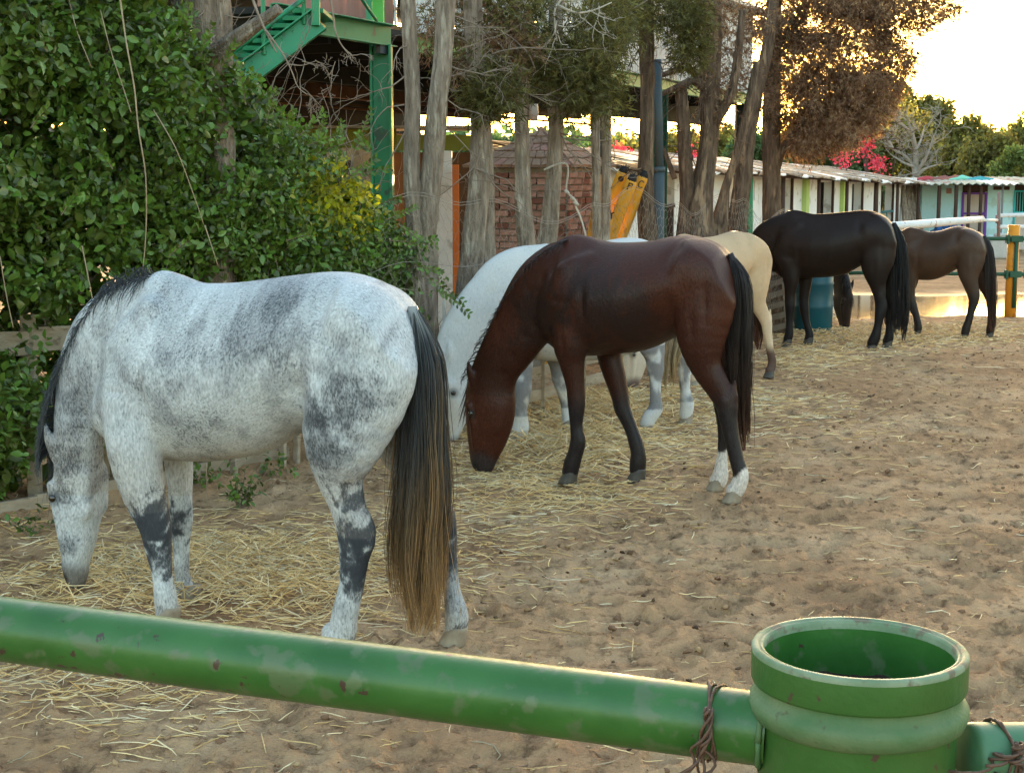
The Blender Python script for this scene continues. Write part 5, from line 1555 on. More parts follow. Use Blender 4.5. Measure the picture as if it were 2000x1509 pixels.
# ------------------------------------------------------------------ low board fence at the hedge's foot
M_oldwood = mat("weathered_pale_board", (.28, .22, .15), (.42, .35, .26), 6, .85, .4, 22, stretch=(1, 1, 3), wear=(.20, .15, .10), wscale=9, wamt=.36, spec=.15)
fr = empty("low_board_fence", (float(FL[1][0]), float(FL[1][1]), 0))
tag(fr, "low fence of weathered pale boards along the foot of the hedge and trees", "fence")
def fence_piece(name, p, q, w, h, mt=M_oldwood, root=fr):
    o_ = np.array(root.location)
    b = MB(); b.beam(tuple(np.array(p) - o_), tuple(np.array(q) - o_), w, h)
    return b.build(name, mt, root, bevel=.004)
def zl(px, z, off=0):
    xy = on_line(px, off); return np.array([xy[0], xy[1], z])
runs = [-560, -420, -300, -180, -60, 60, 200, 330, 470, 560]
for a, c in zip(runs[:-1], runs[1:]):
    fence_piece("board", zl(a, .07, -.15) + [0, 0, 0], zl(c, .06, -.15), .03, .13)
    fence_piece("board", zl(a, .98, .05), zl(c, .96, .05), .025, .14)
    fence_piece("post", zl(a, 0, .07), zl(a, 1.12, .07), .07, .07)
# the stretch under the grey's belly and behind the bay: a picket base with low rails
for px, h_ in [(392, .10), (452, .24), (548, .26), (575, .22), (600, .20), (640, .2), (690, .2)]:
    fence_piece("picket", zl(px, -.02, -.25), zl(px + 3, h_, -.25), .05, .025)
fence_piece("rail", zl(385, .25, -.26), zl(590, .27, -.26), .03, .05)
fence_piece("rail", zl(590, .27, -.26), zl(760, .26, -.26), .03, .05)
for z0 in (.18, .36, .54):
    fence_piece("rail", zl(860, z0 + .02, -.3), zl(1010, z0 - .02, -.3), .025, .085)
    fence_piece("rail", zl(1015, z0, -.3), zl(1215, z0 + .03, -.3), .025, .085)
for px in (865, 905, 1000, 1060, 1140, 1205):
    fence_piece("picket", zl(px, -.02, -.27), zl(px, .62, -.27), .08, .03)
for px in (868, 884, 900):
    fence_piece("picket", zl(px, .4, -.1), zl(px, .98, -.1), .06, .02, mat("white_old_paint", (.5, .5, .46), (.66, .66, .62), 8, .8, .3, 30))
# pallet leaning behind the black horse
M_palw = mat("grey_pallet_wood", (.12, .095, .07), (.22, .18, .14), 8, .9, .4, 30)
pr = empty("pallet", (float(P(1515, 640, 18.2)[0]), 18.2, 0)); tag(pr, "grey slatted pallet leaning against the conifer trunk behind the black horse", "pallet")
for k in range(6):
    z = .08 + .125 * k
    b = MB(); b.beam((-.16 - .012 * k, .03 * k, z - .035), (.22 - .03 * k, .03 * k + .02, z + .055), .02, .07)
    b.build("slat", M_palw, pr, bevel=.003)
for x_ in (-.12, .13):
    b = MB(); b.beam((x_, .035, 0), (x_ - .05, .20, .80), .03, .06); b.build("stringer", M_palw, pr)

# ------------------------------------------------------------------ TREES in the line
def tree_root(px, label, cat="tree", group="trees standing along the wire fence"):
    xy = on_line(px)
    r = empty("tree", (float(xy[0]), float(xy[1]), 0)); tag(r, label, cat, group); return r
def put(o, root):
    o.location = -Vector(root.location); return o
def tree_trunk(root, paths, mt, seed=0, strips=()):
    b = MB()
    for i, (pts, rad) in enumerate(paths):
        bark_tube(b, [tuple(P(x, y, Y_)) for x, y, Y_ in pts], rad, seed + i)
    o = put(b.build("trunk", mt, root, smooth=True), root)
    if False:
        b = MB()
        for i, (pts, rad) in enumerate(strips):
            trunk(b, [tuple(P(x, y, Y_)) for x, y, Y_ in pts], rad, seed + 50 + i, n=8, flute=.25)
        put(b.build("bare_wood", M_strip, root, smooth=True), root)
    return o
def r_(w, Y_): return w / 2 / FPX * Y_
# double trunk beside the green column
t1 = tree_root(820, "twin-stemmed grey tree beside the green steel column, pale peeled wood low down")
Y1 = on_line(820)[1]
tree_trunk(t1, [([(828, 700, Y1), (822, 560, Y1), (812, 440, Y1), (803, 330, Y1), (806, 200, Y1), (800, 90, Y1), (793, -60, Y1), (790, -200, Y1)], [r_(w, Y1) for w in (78, 64, 46, 36, 33, 31, 30, 26)]),
               ([(828, 560, Y1 + .05), (835, 420, Y1), (846, 300, Y1), (854, 200, Y1 - .05), (866, 90, Y1 - .05), (872, -60, Y1 - .05), (880, -200, Y1 - .05)], [r_(w, Y1) for w in (60, 46, 46, 44, 42, 44, 38)])], M_bark, 1,
           [([(843, 520, Y1 - .12), (846, 420, Y1 - .10), (852, 330, Y1 - .10)], [.012, .020, .008]), ([(815, 500, Y1 - .13), (812, 400, Y1 - .10), (806, 300, Y1 - .08)], [.008, .014, .006])])
# big dark tree top left, with a stub branch
t0 = empty("tree", (-1.8, 9.7, 0)); tag(t0, "thick dark tree behind the hedge at the stairs, a broken limb slanting up right", "tree", "trees standing along the wire fence")
tree_trunk(t0, [([(410, 900, 9.9), (420, 500, 9.9), (425, 300, 9.9), (418, 180, 9.85), (405, 60, 9.8), (390, -80, 9.8), (380, -250, 9.8)], [r_(w, 9.8) for w in (110, 95, 75, 85, 120, 140, 120)]),
               ([(418, 110, 9.6), (450, 85, 9.5), (500, 50, 9.4), (545, 18, 9.3)], [r_(w, 9.5) for w in (44, 36, 28, 20)])], M_bark, 9)
b = MB(); twigs_to(b, twigs([tuple(P(400 + 10 * (i % 3), 20 + 25 * i, 9.6)) for i in range(7)], [(random.uniform(-1, 1), -.5, random.uniform(-.6, .6)) for i in range(7)], .26, .005, 2, 4, gravity=-.05))
put(b.build("twigs", M_twig, t0, smooth=True), t0)
specs = [
 (930, "grey tree with split bleached trunk left of the brick kiosk, a dark green tuft above", [([(905, 700, 0), (915, 580, 0), (925, 470, 0), (934, 380, 0), (940, 280, 0), (938, 200, 0), (925, 60, 0), (920, -150, 0)], (60, 56, 50, 46, 42, 44, 40, 34)), ([(955, 640, .1), (950, 480, .1), (953, 370, .1), (950, 260, .1), (946, 190, .1)], (46, 40, 30, 26, 20))], M_bark, [([(918, 600, -.2), (935, 450, -.2), (943, 340, -.18)], [.02, .035, .018]), ([(950, 560, -.15), (955, 440, -.15), (956, 350, -.15)], [.015, .028, .012])]),
 (1020, "straight slim grey trunk directly in front of the brick kiosk roof", [([(1045, 640, 0), (1035, 520, 0), (1024, 420, 0), (1020, 310, 0), (1019, 220, 0), (1018, 120, 0), (1010, 0, 0), (1000, -150, 0)], (60, 44, 34, 30, 29, 28, 36, 40))], M_bark, [([(1025, 470, -.13), (1022, 400, -.12), (1020, 340, -.12)], [.006, .016, .005])]),
 (1078, "leaning grey trunk crossing the brick kiosk's corner, green sprays over it", [([(1050, 640, 0), (1062, 520, 0), (1074, 430, 0), (1082, 330, 0), (1085, 240, 0), (1080, 160, 0), (1085, 40, 0), (1090, -150, 0)], (66, 52, 40, 34, 32, 34, 30, 26))], M_bark, [([(1083, 500, -.16), (1090, 430, -.14), (1092, 350, -.13)], [.01, .02, .006])]),
 (1165, "thin trunk at the brick kiosk's right edge", [([(1166, 640, 0), (1166, 500, 0), (1165, 380, 0), (1162, 250, 0), (1160, 120, 0), (1160, 0, 0), (1160, -150, 0)], (26, 22, 20, 21, 22, 24, 24))], M_bark, ()),
 (1185, "thin pale trunk in front of the yellow padded poles", [([(1180, 640, 0), (1182, 500, 0), (1184, 380, 0), (1185, 250, 0), (1186, 150, 0), (1192, 0, 0), (1195, -150, 0)], (28, 22, 19, 20, 22, 24, 26))], M_bark, [([(1186, 420, -.1), (1188, 360, -.1), (1188, 300, -.1)], [.004, .01, .004])]),
 (1262, "straight brown trunk between the yellow padded poles and the grey pipe", [([(1275, 640, 0), (1268, 500, 0), (1262, 400, 0), (1262, 300, 0), (1264, 180, 0), (1262, 60, 0), (1262, -150, 0)], (54, 42, 34, 32, 30, 30, 28))], M_barkdark, [([(1272, 470, -.18), (1271, 380, -.15), (1270, 300, -.12)], [.02, .028, .008])]),
 (1355, "wide split tree with a forked crown of limbs right of the grey pipe", [([(1395, 640, 0), (1375, 520, 0), (1360, 440, 0), (1372, 350, 0), (1384, 260, 0), (1386, 150, 0), (1388, 40, 0), (1385, -150, 0)], (130, 96, 66, 42, 38, 44, 48, 46)), ([(1345, 460, 0), (1342, 380, 0), (1336, 290, -.05), (1333, 220, -.05), (1328, 165, -.05)], (60, 36, 30, 28, 24)), ([(1395, 520, .1), (1415, 380, .1), (1440, 300, .05), (1465, 200, 0), (1478, 120, 0)], (60, 22, 18, 20, 14)), ([(1385, 175, 0), (1355, 158, -.1), (1325, 170, -.1), (1290, 185, -.1)], (22, 16, 14, 9)), ([(1375, 150, 0), (1345, 136, -.1), (1320, 138, -.1), (1285, 150, -.1)], (18, 13, 12, 8)), ([(1396, 240, 0), (1425, 190, -.1), (1440, 120, -.1), (1450, 20, -.1)], (28, 22, 18, 14)), ([(1318, 350, .1), (1300, 300, .1), (1296, 290, .1)], (12, 9, 7))], M_barkdark, [([(1368, 560, -.35), (1375, 460, -.3), (1385, 390, -.22)], [.03, .045, .015]), ([(1398, 540, -.35), (1395, 440, -.28), (1390, 370, -.2)], [.02, .03, .012]), ([(1345, 540, -.35), (1362, 470, -.3), (1372, 420, -.25)], [.02, .03, .012])]),
 (1450, "slanting trunk with orange heartwood left of the brown-crowned conifer", [([(1436, 640, 0), (1440, 520, 0), (1440, 440, 0), (1452, 350, 0), (1462, 270, 0), (1480, 170, 0), (1500, 90, 0), (1520, -60, 0)], (62, 50, 40, 32, 26, 26, 22, 18))], M_barkdark, [([(1440, 490, -.2), (1450, 400, -.18), (1456, 340, -.14)], [.02, .03, .012])]),
]
for px, lab, paths, mt, strips in specs:
    rt = tree_root(px, lab); Yt = on_line(px)[1]
    tree_trunk(rt, [([(x, y, Yt + dy) for x, y, dy in pts], [r_(w, Yt) for w in ws]) for pts, ws in paths], mt, int(px), [([(x, y, Yt + dy) for x, y, dy in pts], ws) for pts, ws in strips])
    # dead twigs
    rr = random.Random(px); st = []; dr = []
    k = {930: 16, 1020: 5, 1078: 4, 1355: 22, 1450: 12}.get(px, 3)
    for i in range(k):
        st.append(tuple(P(px + rr.uniform(-14, 14), rr.uniform(20, 330), Yt - .05))); dr.append((rr.uniform(-1, 1), rr.uniform(-.6, .2), rr.uniform(-.5, .5)))
    b = MB(); twigs_to(b, twigs(st, dr, .55, .007, 2, px, gravity=-.04)); put(b.build("twigs", M_twig if mt is M_bark else M_barkdark, rt, smooth=True), rt)
    rt['px'] = px
    # foliage
    cl = []
    def ell(cx, cy, rx, ry, n, dy=0, rz=.5):
        for _ in range(n):
            a = rr.uniform(0, 6.28); q = math.sqrt(rr.random())
            cl.append(P(cx + rx * q * math.cos(a), cy + ry * q * math.sin(a), Yt + dy + rr.uniform(-rz, rz)))
    mtf = M_cyp_green
    if px == 930: ell(960, 195, 42, 28, 26, -.2, .15); ell(915, 60, 70, 110, 16, .3)
    if px == 1020: ell(1010, 20, 50, 50, 16); ell(1060, 70, 30, 60, 8)
    if px == 1078: ell(1100, 140, 95, 50, 52, -.1, .4); ell(1155, 195, 62, 40, 30, -.1, .35); ell(1185, 60, 60, 50, 22)
    if px == 1185: ell(1200, 50, 60, 70, 26, 0, .4); ell(1180, 110, 45, 50, 14)
    if px == 1262: ell(1255, 15, 60, 40, 22, -.1); ell(1332, 60, 45, 50, 34, -.2, .3); ell(1345, 110, 24, 26, 16, -.2, .2)
    if cl:
        V, F = clump_field(np.array(cl) + np.array([0, 0, .07]), 46, .15, .10, droop=.2)
        put(obj_np("foliage", V, F, mtf, rt), rt)['kind'] = 'stuff'
    cl = []
    if px == 930: ell(900, 40, 90, 110, 30, .4); ell(960, 110, 60, 100, 30, .5)
    if px == 1355: ell(1420, 80, 70, 90, 26, .2, .4); ell(1385, 20, 60, 50, 24, .1, .4); ell(1385, 200, 40, 60, 8)
    if px == 1020: ell(1005, 90, 36, 60, 20)
    if cl:
        V, F = clump_field(np.array(cl), 42, .16, .085, droop=.7)
        put(obj_np("dry_foliage", V, F, M_cyp_brown, rt), rt)['kind'] = 'stuff'
# the conifer with the big brown crown
rt = tree_root(1505, "tall conifer with a big drooping brown crown against the bright sky"); Yt = on_line(1505)[1]
tree_trunk(rt, [([(1508, 660, Yt), (1508, 560, Yt), (1506, 440, Yt), (1506, 330, Yt), (1506, 220, Yt), (1510, 80, Yt), (1512, -100, Yt), (1512, -280, Yt)], [r_(w, Yt) for w in (66, 52, 40, 34, 34, 32, 28, 22)]), ([(1516, 330, Yt), (1530, 290, Yt - .05), (1580, 230, Yt - .1), (1660, 180, Yt - .1), (1740, 120, Yt)], [r_(w, Yt) for w in (18, 16, 14, 10, 6)])], M_barkdark, 77, [([(1514, 520, Yt - .2), (1514, 430, Yt - .14), (1512, 350, Yt - .12)], [.01, .02, .008])])
rr = random.Random(99); cl = []; rad = []
def crown_ok(x, y):
    # right-hand outline of the crown, lobed
    right = np.interp(y, [-220, -40, 10, 60, 110, 170, 225, 270, 300, 330], [1900, 1880, 1850, 1800, 1790, 1775, 1730, 1690, 1640, 1560]) + 22 * math.sin(y / 17.0) + 14 * math.sin(y / 7.3)
    left = np.interp(y, [-220, 0, 100, 200, 260, 330], [1440, 1450, 1475, 1500, 1518, 1545]) + 12 * math.sin(y / 12)
    bottom = np.interp(x, [1500, 1540, 1600, 1660, 1700, 1760, 1800], [250, 292, 300, 270, 262, 170, 110])
    return left < x < right and y < bottom
while len(cl) < 1350:
    x = rr.uniform(1440, 1900); y = rr.uniform(-220, 320)
    if not crown_ok(x, y): continue
    nz = float(fbm(np.array(x / 48.0), np.array(y / 40.0), 3, 301))
    dens = 1.0 if (1560 < x < 1720 and 130 < y) else (.28 if nz < .49 else 1.0)
    if x > 1740: dens *= .85
    if x < 1540: dens *= .5
    if rr.random() > dens: continue
    dep_ = rr.gauss(0, .55)
    cl.append(P(x, y, Yt + dep_)); rad.append(rr.uniform(.09, .20))
cl = np.array(cl); rad = np.array(rad)
V, F = clump_field(cl, 58, rad, .085, droop=.75)
put(obj_np("crown", V, F, M_cyp_brown, rt), rt)['kind'] = 'stuff'
cl2 = []
while len(cl2) < 300:
    x = rr.uniform(1470, 1880); y = rr.uniform(-200, 320)
    if crown_ok(x, y) and (y > 200 or x > 1700 or rr.random() < .3) and (y < 240 or x < 1720): cl2.append(P(x, y, Yt + rr.gauss(.3, .5)))
V, F = clump_field(np.array(cl2), 60, .15, .085, droop=.5)
put(obj_np("green_foliage", V, F, M_cyp_mixed, rt), rt)['kind'] = 'stuff'
b = MB(); st = []; dr = []
for i in range(46):
    x = rr.uniform(1520, 1720); y = rr.uniform(-50, 280); st.append(tuple(P(x, y, Yt + rr.uniform(-.4, .3)))); dr.append((rr.uniform(-.3, 1), rr.uniform(-.6, .2), rr.uniform(-.4, .3)))
twigs_to(b, twigs(st, dr, .6, .008, 2, 12, gravity=-.02)); put(b.build("twigs", M_barkdark, rt, smooth=True), rt)

# dry branches hanging before the dark deck, rooted in the tree at the top left
b = MB()
main = [[(480, -40, 9.2), (505, 30, 9.15), (528, 80, 9.1), (540, 103, 9.1)], [(520, 60, 9.1), (555, 110, 9.1), (570, 140, 9.1), (582, 170, 9.1), (600, 185, 9.1)],
        [(640, -30, 9.3), (650, 25, 9.3), (655, 60, 9.3), (668, 90, 9.3), (690, 110, 9.3)], [(560, 125, 9.1), (590, 128, 9.1), (615, 120, 9.1)], [(440, 30, 9.3), (470, 35, 9.3), (505, 30, 9.2)]]
for c, w in zip(main, (.009, .006, .007, .004, .005)):
    q = catmull([tuple(P(*p)) for p in c], 4); b.tube([tuple(x) for x in q], [max(.002, w * (1 - .6 * i / len(q))) for i in range(len(q))], n=6, jit=.2)
twigs_to(b, twigs([tuple(P(x, y, 9.15)) for x, y in ((590, 120), (615, 118), (585, 168), (600, 183), (668, 90), (690, 108), (655, 120))],
   [(1, -.2, -.2), (1, 0, -.2), (1, 0, -.1), (1, 0, -.4), (.4, 0, -.9), (1, 0, -.3), (-.3, 0, -1)], .17, .0028, 3, 31, gravity=-.04, nb=(2, 3)))
put(b.build("dry_branch", M_twig, t0, smooth=True), t0)
b = MB()
twigs_to(b, twigs([tuple(P(x, y, Y1 - .05)) for x, y in ((795, 90), (790, 150), (790, 205), (885, 60), (880, 130), (868, 150), (860, 190), (880, 30), (895, 100), (870, 250), (790, 260))],
   [(-1, -.2, -.2), (-.8, -.2, -.5), (-1, 0, -.1), (1, -.2, .2), (1, -.3, -.3), (1, -.2, -.1), (1, 0, -.5), (1, -.1, -.4), (1, -.3, .3), (1, 0, -.2), (-.6, 0, -.8)], .42, .006, 2, 17, gravity=-.05, nb=(2, 4)))
put(b.build("twigs", M_twig, t1, smooth=True), t1)
b = MB()   # bare pale branches over the middle trees
Yc = on_line(1078)[1] - .5
for c, w in (([(1130, -30), (1088, 10), (1083, 40), (1088, 80)], .012), ([(1088, 10), (1125, 25), (1160, 20), (1195, 5)], .011), ([(1088, 40), (1080, 70), (1060, 90)], .006), ([(1088, 60), (1096, 85), (1110, 88)], .005), ([(1015, 70), (1022, 20), (1035, -20)], .006)):
    q = catmull([tuple(P(x, y, Yc)) for x, y in c], 4); b.tube([tuple(x) for x in q], [max(.002, w * (1 - .6 * i / len(q))) for i in range(len(q))], n=6)
twigs_to(b, twigs([tuple(P(x, y, Yc)) for x, y in ((1130, 24), (1150, 20), (1170, 12), (1090, 50), (1085, 75))], [(.3, 0, -1), (1, 0, -.5), (.6, 0, -1), (1, 0, -.4), (-.6, 0, -1)], .32, .005, 2, 8, gravity=-.05))
tmid = [o for o in COL.objects if o.get('px') == 1078][0]
put(b.build("bare_branch", M_strip, tmid, smooth=True), tmid)
for o in list(COL.objects):
    if 'px' in o.keys(): del o['px']

# ------------------------------------------------------------------ chicken wire
wr = empty("wire_fence", (float(on_line(760)[0]), float(on_line(760)[1]), 0)); tag(wr, "sagging chicken wire strung between the tree trunks", "fence")
M_galv = mat("galvanised_wire", (.24, .21, .18), (.36, .32, .28), 20, .5, spec=.5)
paths = []
pa = np.array(on_line(735, -.12)); 
line_pts = [np.array(on_line(p, -.13)) for p in np.linspace(735, 1530, 60)]
seg = np.concatenate([[0], np.cumsum([np.linalg.norm(b_ - a_) for a_, b_ in zip(line_pts[:-1], line_pts[1:])])])
LX = np.array([p[0] for p in line_pts]); LY = np.array([p[1] for p in line_pts])
def wp(s, z):
    sag = .10 * math.sin(s * 2.1) + .05 * math.sin(s * 5.3)
    zz = z + sag * (z / 1.7) - .03 * abs(math.sin(s * 1.3))
    zz -= .16 * ramp(s, 4.5, 8.5) * (z / 1.7)
    return (float(np.interp(s, seg, LX)) + .03 * math.sin(s * 3 + z * 4), float(np.interp(s, seg, LY)) + .05 * math.sin(s * 2.3 + z * 3), zz)
cw, ch = .088, .076
Vw = []; 
nr = int(1.25 / ch); ncw = int(seg[-1] / cw)
rj = random.Random(3)
jx = {}
def node(i, j):
    if (i, j) not in jx: jx[(i, j)] = (rj.gauss(0, .008), rj.gauss(0, .006))
    return jx[(i, j)]
segs = []
for j in range(nr):
    z0 = .42 + j * ch
    for i in range(ncw):
        s0 = i * cw + (cw / 2 if j % 2 else 0)
        a = node(i * 2, j * 2); 
        lo = (s0 + a[0], z0 + a[1]); a2 = node(i * 2, j * 2 + 1); hi = (s0 + a2[0], z0 + ch * .55 + a2[1])
        segs.append((lo, hi))
        for d_ in (-1, 1):
            if j % 2: ni = i if d_ < 0 else i + 1
            else: ni = i - 1 if d_ < 0 else i
            a3 = node(ni * 2, (j + 1) * 2)
            segs.append((hi, (s0 + d_ * cw / 2 + a3[0], z0 + ch + a3[1])))
segs = [(a, c) for a, c in segs if 0 < a[0] < seg[-1] and 0 < c[0] < seg[-1] and rj.random() > .015]
pp = np.array([[wp(*a), wp(*c)] for a, c in segs])
V, F, _ = strands(pp, np.full(pp.shape[:2], .0011) * (pp[:, :, 1] / 11.5))
put(obj_np("wire_mesh", V, F, M_galv, wr), wr)['kind'] = 'stuff'
b = MB()
for z in (1.66, 1.68, 1.22):
    b.tube([wp(s, z) for s in np.linspace(0.02, seg[-1] - .02, 60)], .0022, n=5)
b.tube([wp(0.02, 1.64), tuple(P(700, 370, on_line(700)[1]))], .002, n=4)
put(b.build("line_wire", M_galv, wr, smooth=True), wr)
# rope hanging on the kiosk corner trunk
b = MB(); Yr = on_line(1085)[1] - .22
q = catmull([tuple(P(x, y, Yr)) for x, y in ((1062, 332), (1085, 322), (1106, 320), (1109, 340), (1106, 372), (1118, 385), (1126, 395), (1124, 402), (1132, 420), (1140, 445), (1146, 470))], 4)
b.tube([tuple(x) for x in q], .008, n=7)
for c_ in ((1107, 375), (1119, 388), (1125, 397)):
    b.tube([tuple(P(c_[0] - 4, c_[1] - 3, Yr - .01)), tuple(P(c_[0], c_[1], Yr - .02)), tuple(P(c_[0] + 4, c_[1] + 4, Yr - .01))], [.012, .016, .012], n=7)
o = b.build("rope", M_strip, None, smooth=True); tag(o, "pale knotted rope hanging over the brick kiosk corner", "rope")
# ================================================================== BUILDING ON GREEN STEEL
M_green = mat("green_steel_paint", (.012, .20, .085), (.03, .28, .12), 3, .42, .15, 30, spec=.4, wear=(.05, .10, .06), wscale=7, wamt=.36, bdist=.004)
M_lime = mat("light_green_paint", (.10, .42, .07), (.14, .50, .10), 3, .5, .1, 30)
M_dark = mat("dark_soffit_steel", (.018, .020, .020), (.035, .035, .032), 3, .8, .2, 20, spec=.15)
M_darkrust = mat("dark_brown_beam", (.06, .035, .022), (.10, .06, .035), 4, .8, .2, 20, spec=.15)
M_panel = mat("white_corrugated_panel", (.56, .57, .55), (.66, .67, .66), 1.2, .55, .15, 10, spec=.3, wear=(.40, .40, .36), wscale=3, wamt=.4)
M_plank = mat("pinkish_plank", (.30, .15, .12), (.42, .22, .17), 5, .7, .3, 20, stretch=(4, 4, .5))
M_olive = mat("olive_render", (.16, .17, .025), (.22, .22, .04), 3, .85, .3, 20)
M_beige = mat("beige_render", (.50, .40, .29), (.60, .50, .38), 2, .9, .3, 20, wear=(.36, .28, .2), wscale=3, wamt=.42)
M_white = mat("whitewashed_wall", (.78, .77, .75), (.86, .85, .83), 1.5, .9, .4, 14, wear=(.55, .52, .47), wscale=3.4, wamt=.36)
M_orange = mat("orange_frame", (.60, .13, .02), (.70, .18, .03), 5, .6, .1, 20)
M_redbrown = mat("red_brown_frame", (.16, .04, .02), (.22, .06, .03), 5, .6)
def wpt(u, v, z, o=(-1.13, 14.0), d=(.395, .919)):
    """u along the receding deck edge, v away from the paddock"""
    return np.array([o[0] + d[0] * u - d[1] * v * 1.0, o[1] + d[1] * u + d[0] * v, z])
bl = empty("raised_building", (-1.13, 14.0, 0)); tag(bl, "raised building of white corrugated panels on a green steel deck behind the trees", "building")
bo = np.array(bl.location)
def seg_(name, a, b_, w, h, mt, bevel=.0, parent=None, smooth=False, off=None):
    b = MB(); b.beam(tuple(np.array(a) - bo), tuple(np.array(b_) - bo), w, h)
    return b.build(name, mt, parent or bl, bevel=bevel)
def channel(name, a, b_, depth, flange, mt, th=.012, out=(0, -1, 0)):
    """steel channel: web and two flanges"""
    a = np.array(a) - bo; b_ = np.array(b_) - bo
    t = (b_ - a) / np.linalg.norm(b_ - a); side = np.array(out, float); side -= t * (side @ t); side /= np.linalg.norm(side)
    up = np.cross(side, t); up = up if up[2] > 0 else -up
    b = MB(); b.beam(tuple(a), tuple(b_), th, depth, up=tuple(up))
    for s in (-1, 1):
        c = up * s * (depth / 2 + th / 2 + .0005) + side * flange / 2
        b.beam(tuple(a + c), tuple(b_ + c), flange, th, up=tuple(up))
    return b.build(name, mt, bl, bevel=.003)
ZD = 3.2
# deck edge beam and slab
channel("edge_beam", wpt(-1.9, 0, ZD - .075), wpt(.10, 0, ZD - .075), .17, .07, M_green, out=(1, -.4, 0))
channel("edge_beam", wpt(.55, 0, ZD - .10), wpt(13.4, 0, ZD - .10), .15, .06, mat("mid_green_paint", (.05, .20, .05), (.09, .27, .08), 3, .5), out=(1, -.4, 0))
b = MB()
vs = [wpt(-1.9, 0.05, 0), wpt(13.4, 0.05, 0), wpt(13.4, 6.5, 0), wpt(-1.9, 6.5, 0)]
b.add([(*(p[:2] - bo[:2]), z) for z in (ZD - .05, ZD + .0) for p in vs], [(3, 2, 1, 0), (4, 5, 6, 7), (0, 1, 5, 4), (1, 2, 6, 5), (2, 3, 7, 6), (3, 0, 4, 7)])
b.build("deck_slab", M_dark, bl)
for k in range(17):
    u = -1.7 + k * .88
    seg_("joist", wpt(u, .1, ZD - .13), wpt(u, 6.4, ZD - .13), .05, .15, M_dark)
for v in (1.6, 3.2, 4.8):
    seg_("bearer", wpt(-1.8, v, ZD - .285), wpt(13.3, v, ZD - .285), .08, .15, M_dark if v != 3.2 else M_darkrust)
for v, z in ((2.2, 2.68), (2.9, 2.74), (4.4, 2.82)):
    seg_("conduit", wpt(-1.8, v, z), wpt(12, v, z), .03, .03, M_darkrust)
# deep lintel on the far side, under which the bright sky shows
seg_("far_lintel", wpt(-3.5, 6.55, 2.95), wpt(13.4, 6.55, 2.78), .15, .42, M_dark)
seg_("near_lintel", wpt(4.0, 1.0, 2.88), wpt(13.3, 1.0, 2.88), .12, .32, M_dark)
# columns
def hcol(u, v, w, name="column", mt=M_green, top=ZD - .16):
    b = MB(); p = wpt(u, v, 0) - bo
    b.box((p[0], p[1], top / 2), (w * .72, w, top)); 
    b.box((p[0] - w * .42, p[1] - .05, top / 2), (w * .12, w * 1.15, top)); b.box((p[0] + w * .42, p[1] - .05, top / 2), (w * .12, w * 1.15, top))
    return b.build(name, mt, bl, bevel=.005)
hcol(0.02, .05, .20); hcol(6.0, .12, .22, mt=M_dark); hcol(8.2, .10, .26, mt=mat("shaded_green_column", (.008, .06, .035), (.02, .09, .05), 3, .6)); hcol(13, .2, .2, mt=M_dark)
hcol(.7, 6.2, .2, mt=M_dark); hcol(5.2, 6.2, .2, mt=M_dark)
seg_("bracket_plate", wpt(-.20, -.03, ZD - .21), wpt(.02, -.03, ZD - .21), .05, .07, mat("grey_steel", (.10, .11, .11), rough=.5, metal=.3))
# light green corner post with small white window, plank wall of the landing
seg_("corner_post", wpt(.04, .1, ZD), wpt(.04, .1, 4.5), .17, .12, M_lime)
seg_("rail_post", wpt(-.22, .04, ZD), wpt(-.22, .04, 4.3), .05, .05, M_green)
for k in range(9):
    u = -.30 - k * .02
    v0 = .55 + k * .115
    p = wpt(.35 - .0 * k, .18 + k * .16, ZD + .005); 
    b = MB(); b.box(tuple(p - bo + np.array([0, 0, 1.1])), (.145, .03, 2.2)); o = b.build("wall_plank", M_plank, bl, bevel=.003)
    o.rotation_euler = (0, 0, 0)
seg_("window", wpt(.30, .05, ZD + .04), wpt(.30, .05, ZD + .9), .09, .02, mat("pale_pane", (.55, .62, .68), rough=.2))
# railing and stairs going down to the left
T0 = P(622, 40, 12.2); T1 = P(452, 168, 12.0)
ch_dir = T1 - T0
channel("stringer", T0, T0 + ch_dir * 2.4, .165, .07, M_green, out=(0, -1, .0))
T0b = P(560, 38, 13.0) ; channel("stringer", T0b, T0b + ch_dir * 2.4, .15, .06, M_green, out=(0, 1, 0))
for k in range(13):
    c = T0 + ch_dir * (k * .115 + .05)
    b = MB(); b.box(tuple(c - bo + np.array([-.05, .42, .10])), (.24, .80, .035)); b.build("tread", M_green, bl, bevel=.004)
    if k % 4 == 1:
        b = MB(); b.tube([tuple(c - bo + np.array([0, 0, .05])), tuple(c - bo + np.array([0, 0, 1.0]))], .018, n=8); b.build("baluster", M_green, bl)
seg_("rail_post", P(617, 50, 12.17), P(617, -160, 12.17), .06, .06, M_green)
b = MB(); h0 = P(617, -20, 12.15) - bo; b.tube([tuple(h0), tuple(h0 + ch_dir * 1.6)], .02, n=8); b.build("handrail", M_green, bl, smooth=True)
for z in (ZD + .28, ZD + .75):
    b = MB(); b.tube([tuple(wpt(-1.9, .0, z) - bo), tuple(wpt(0, .0, z) - bo)], .016, n=8); b.build("guard_rail", M_green, bl, smooth=True)
b = MB(); b.tube([tuple(P(700, -10, 12.6) - bo), tuple(P(735, 40, 13.6) - bo)], .014, n=8); b.build("brace", M_green, bl, smooth=True)
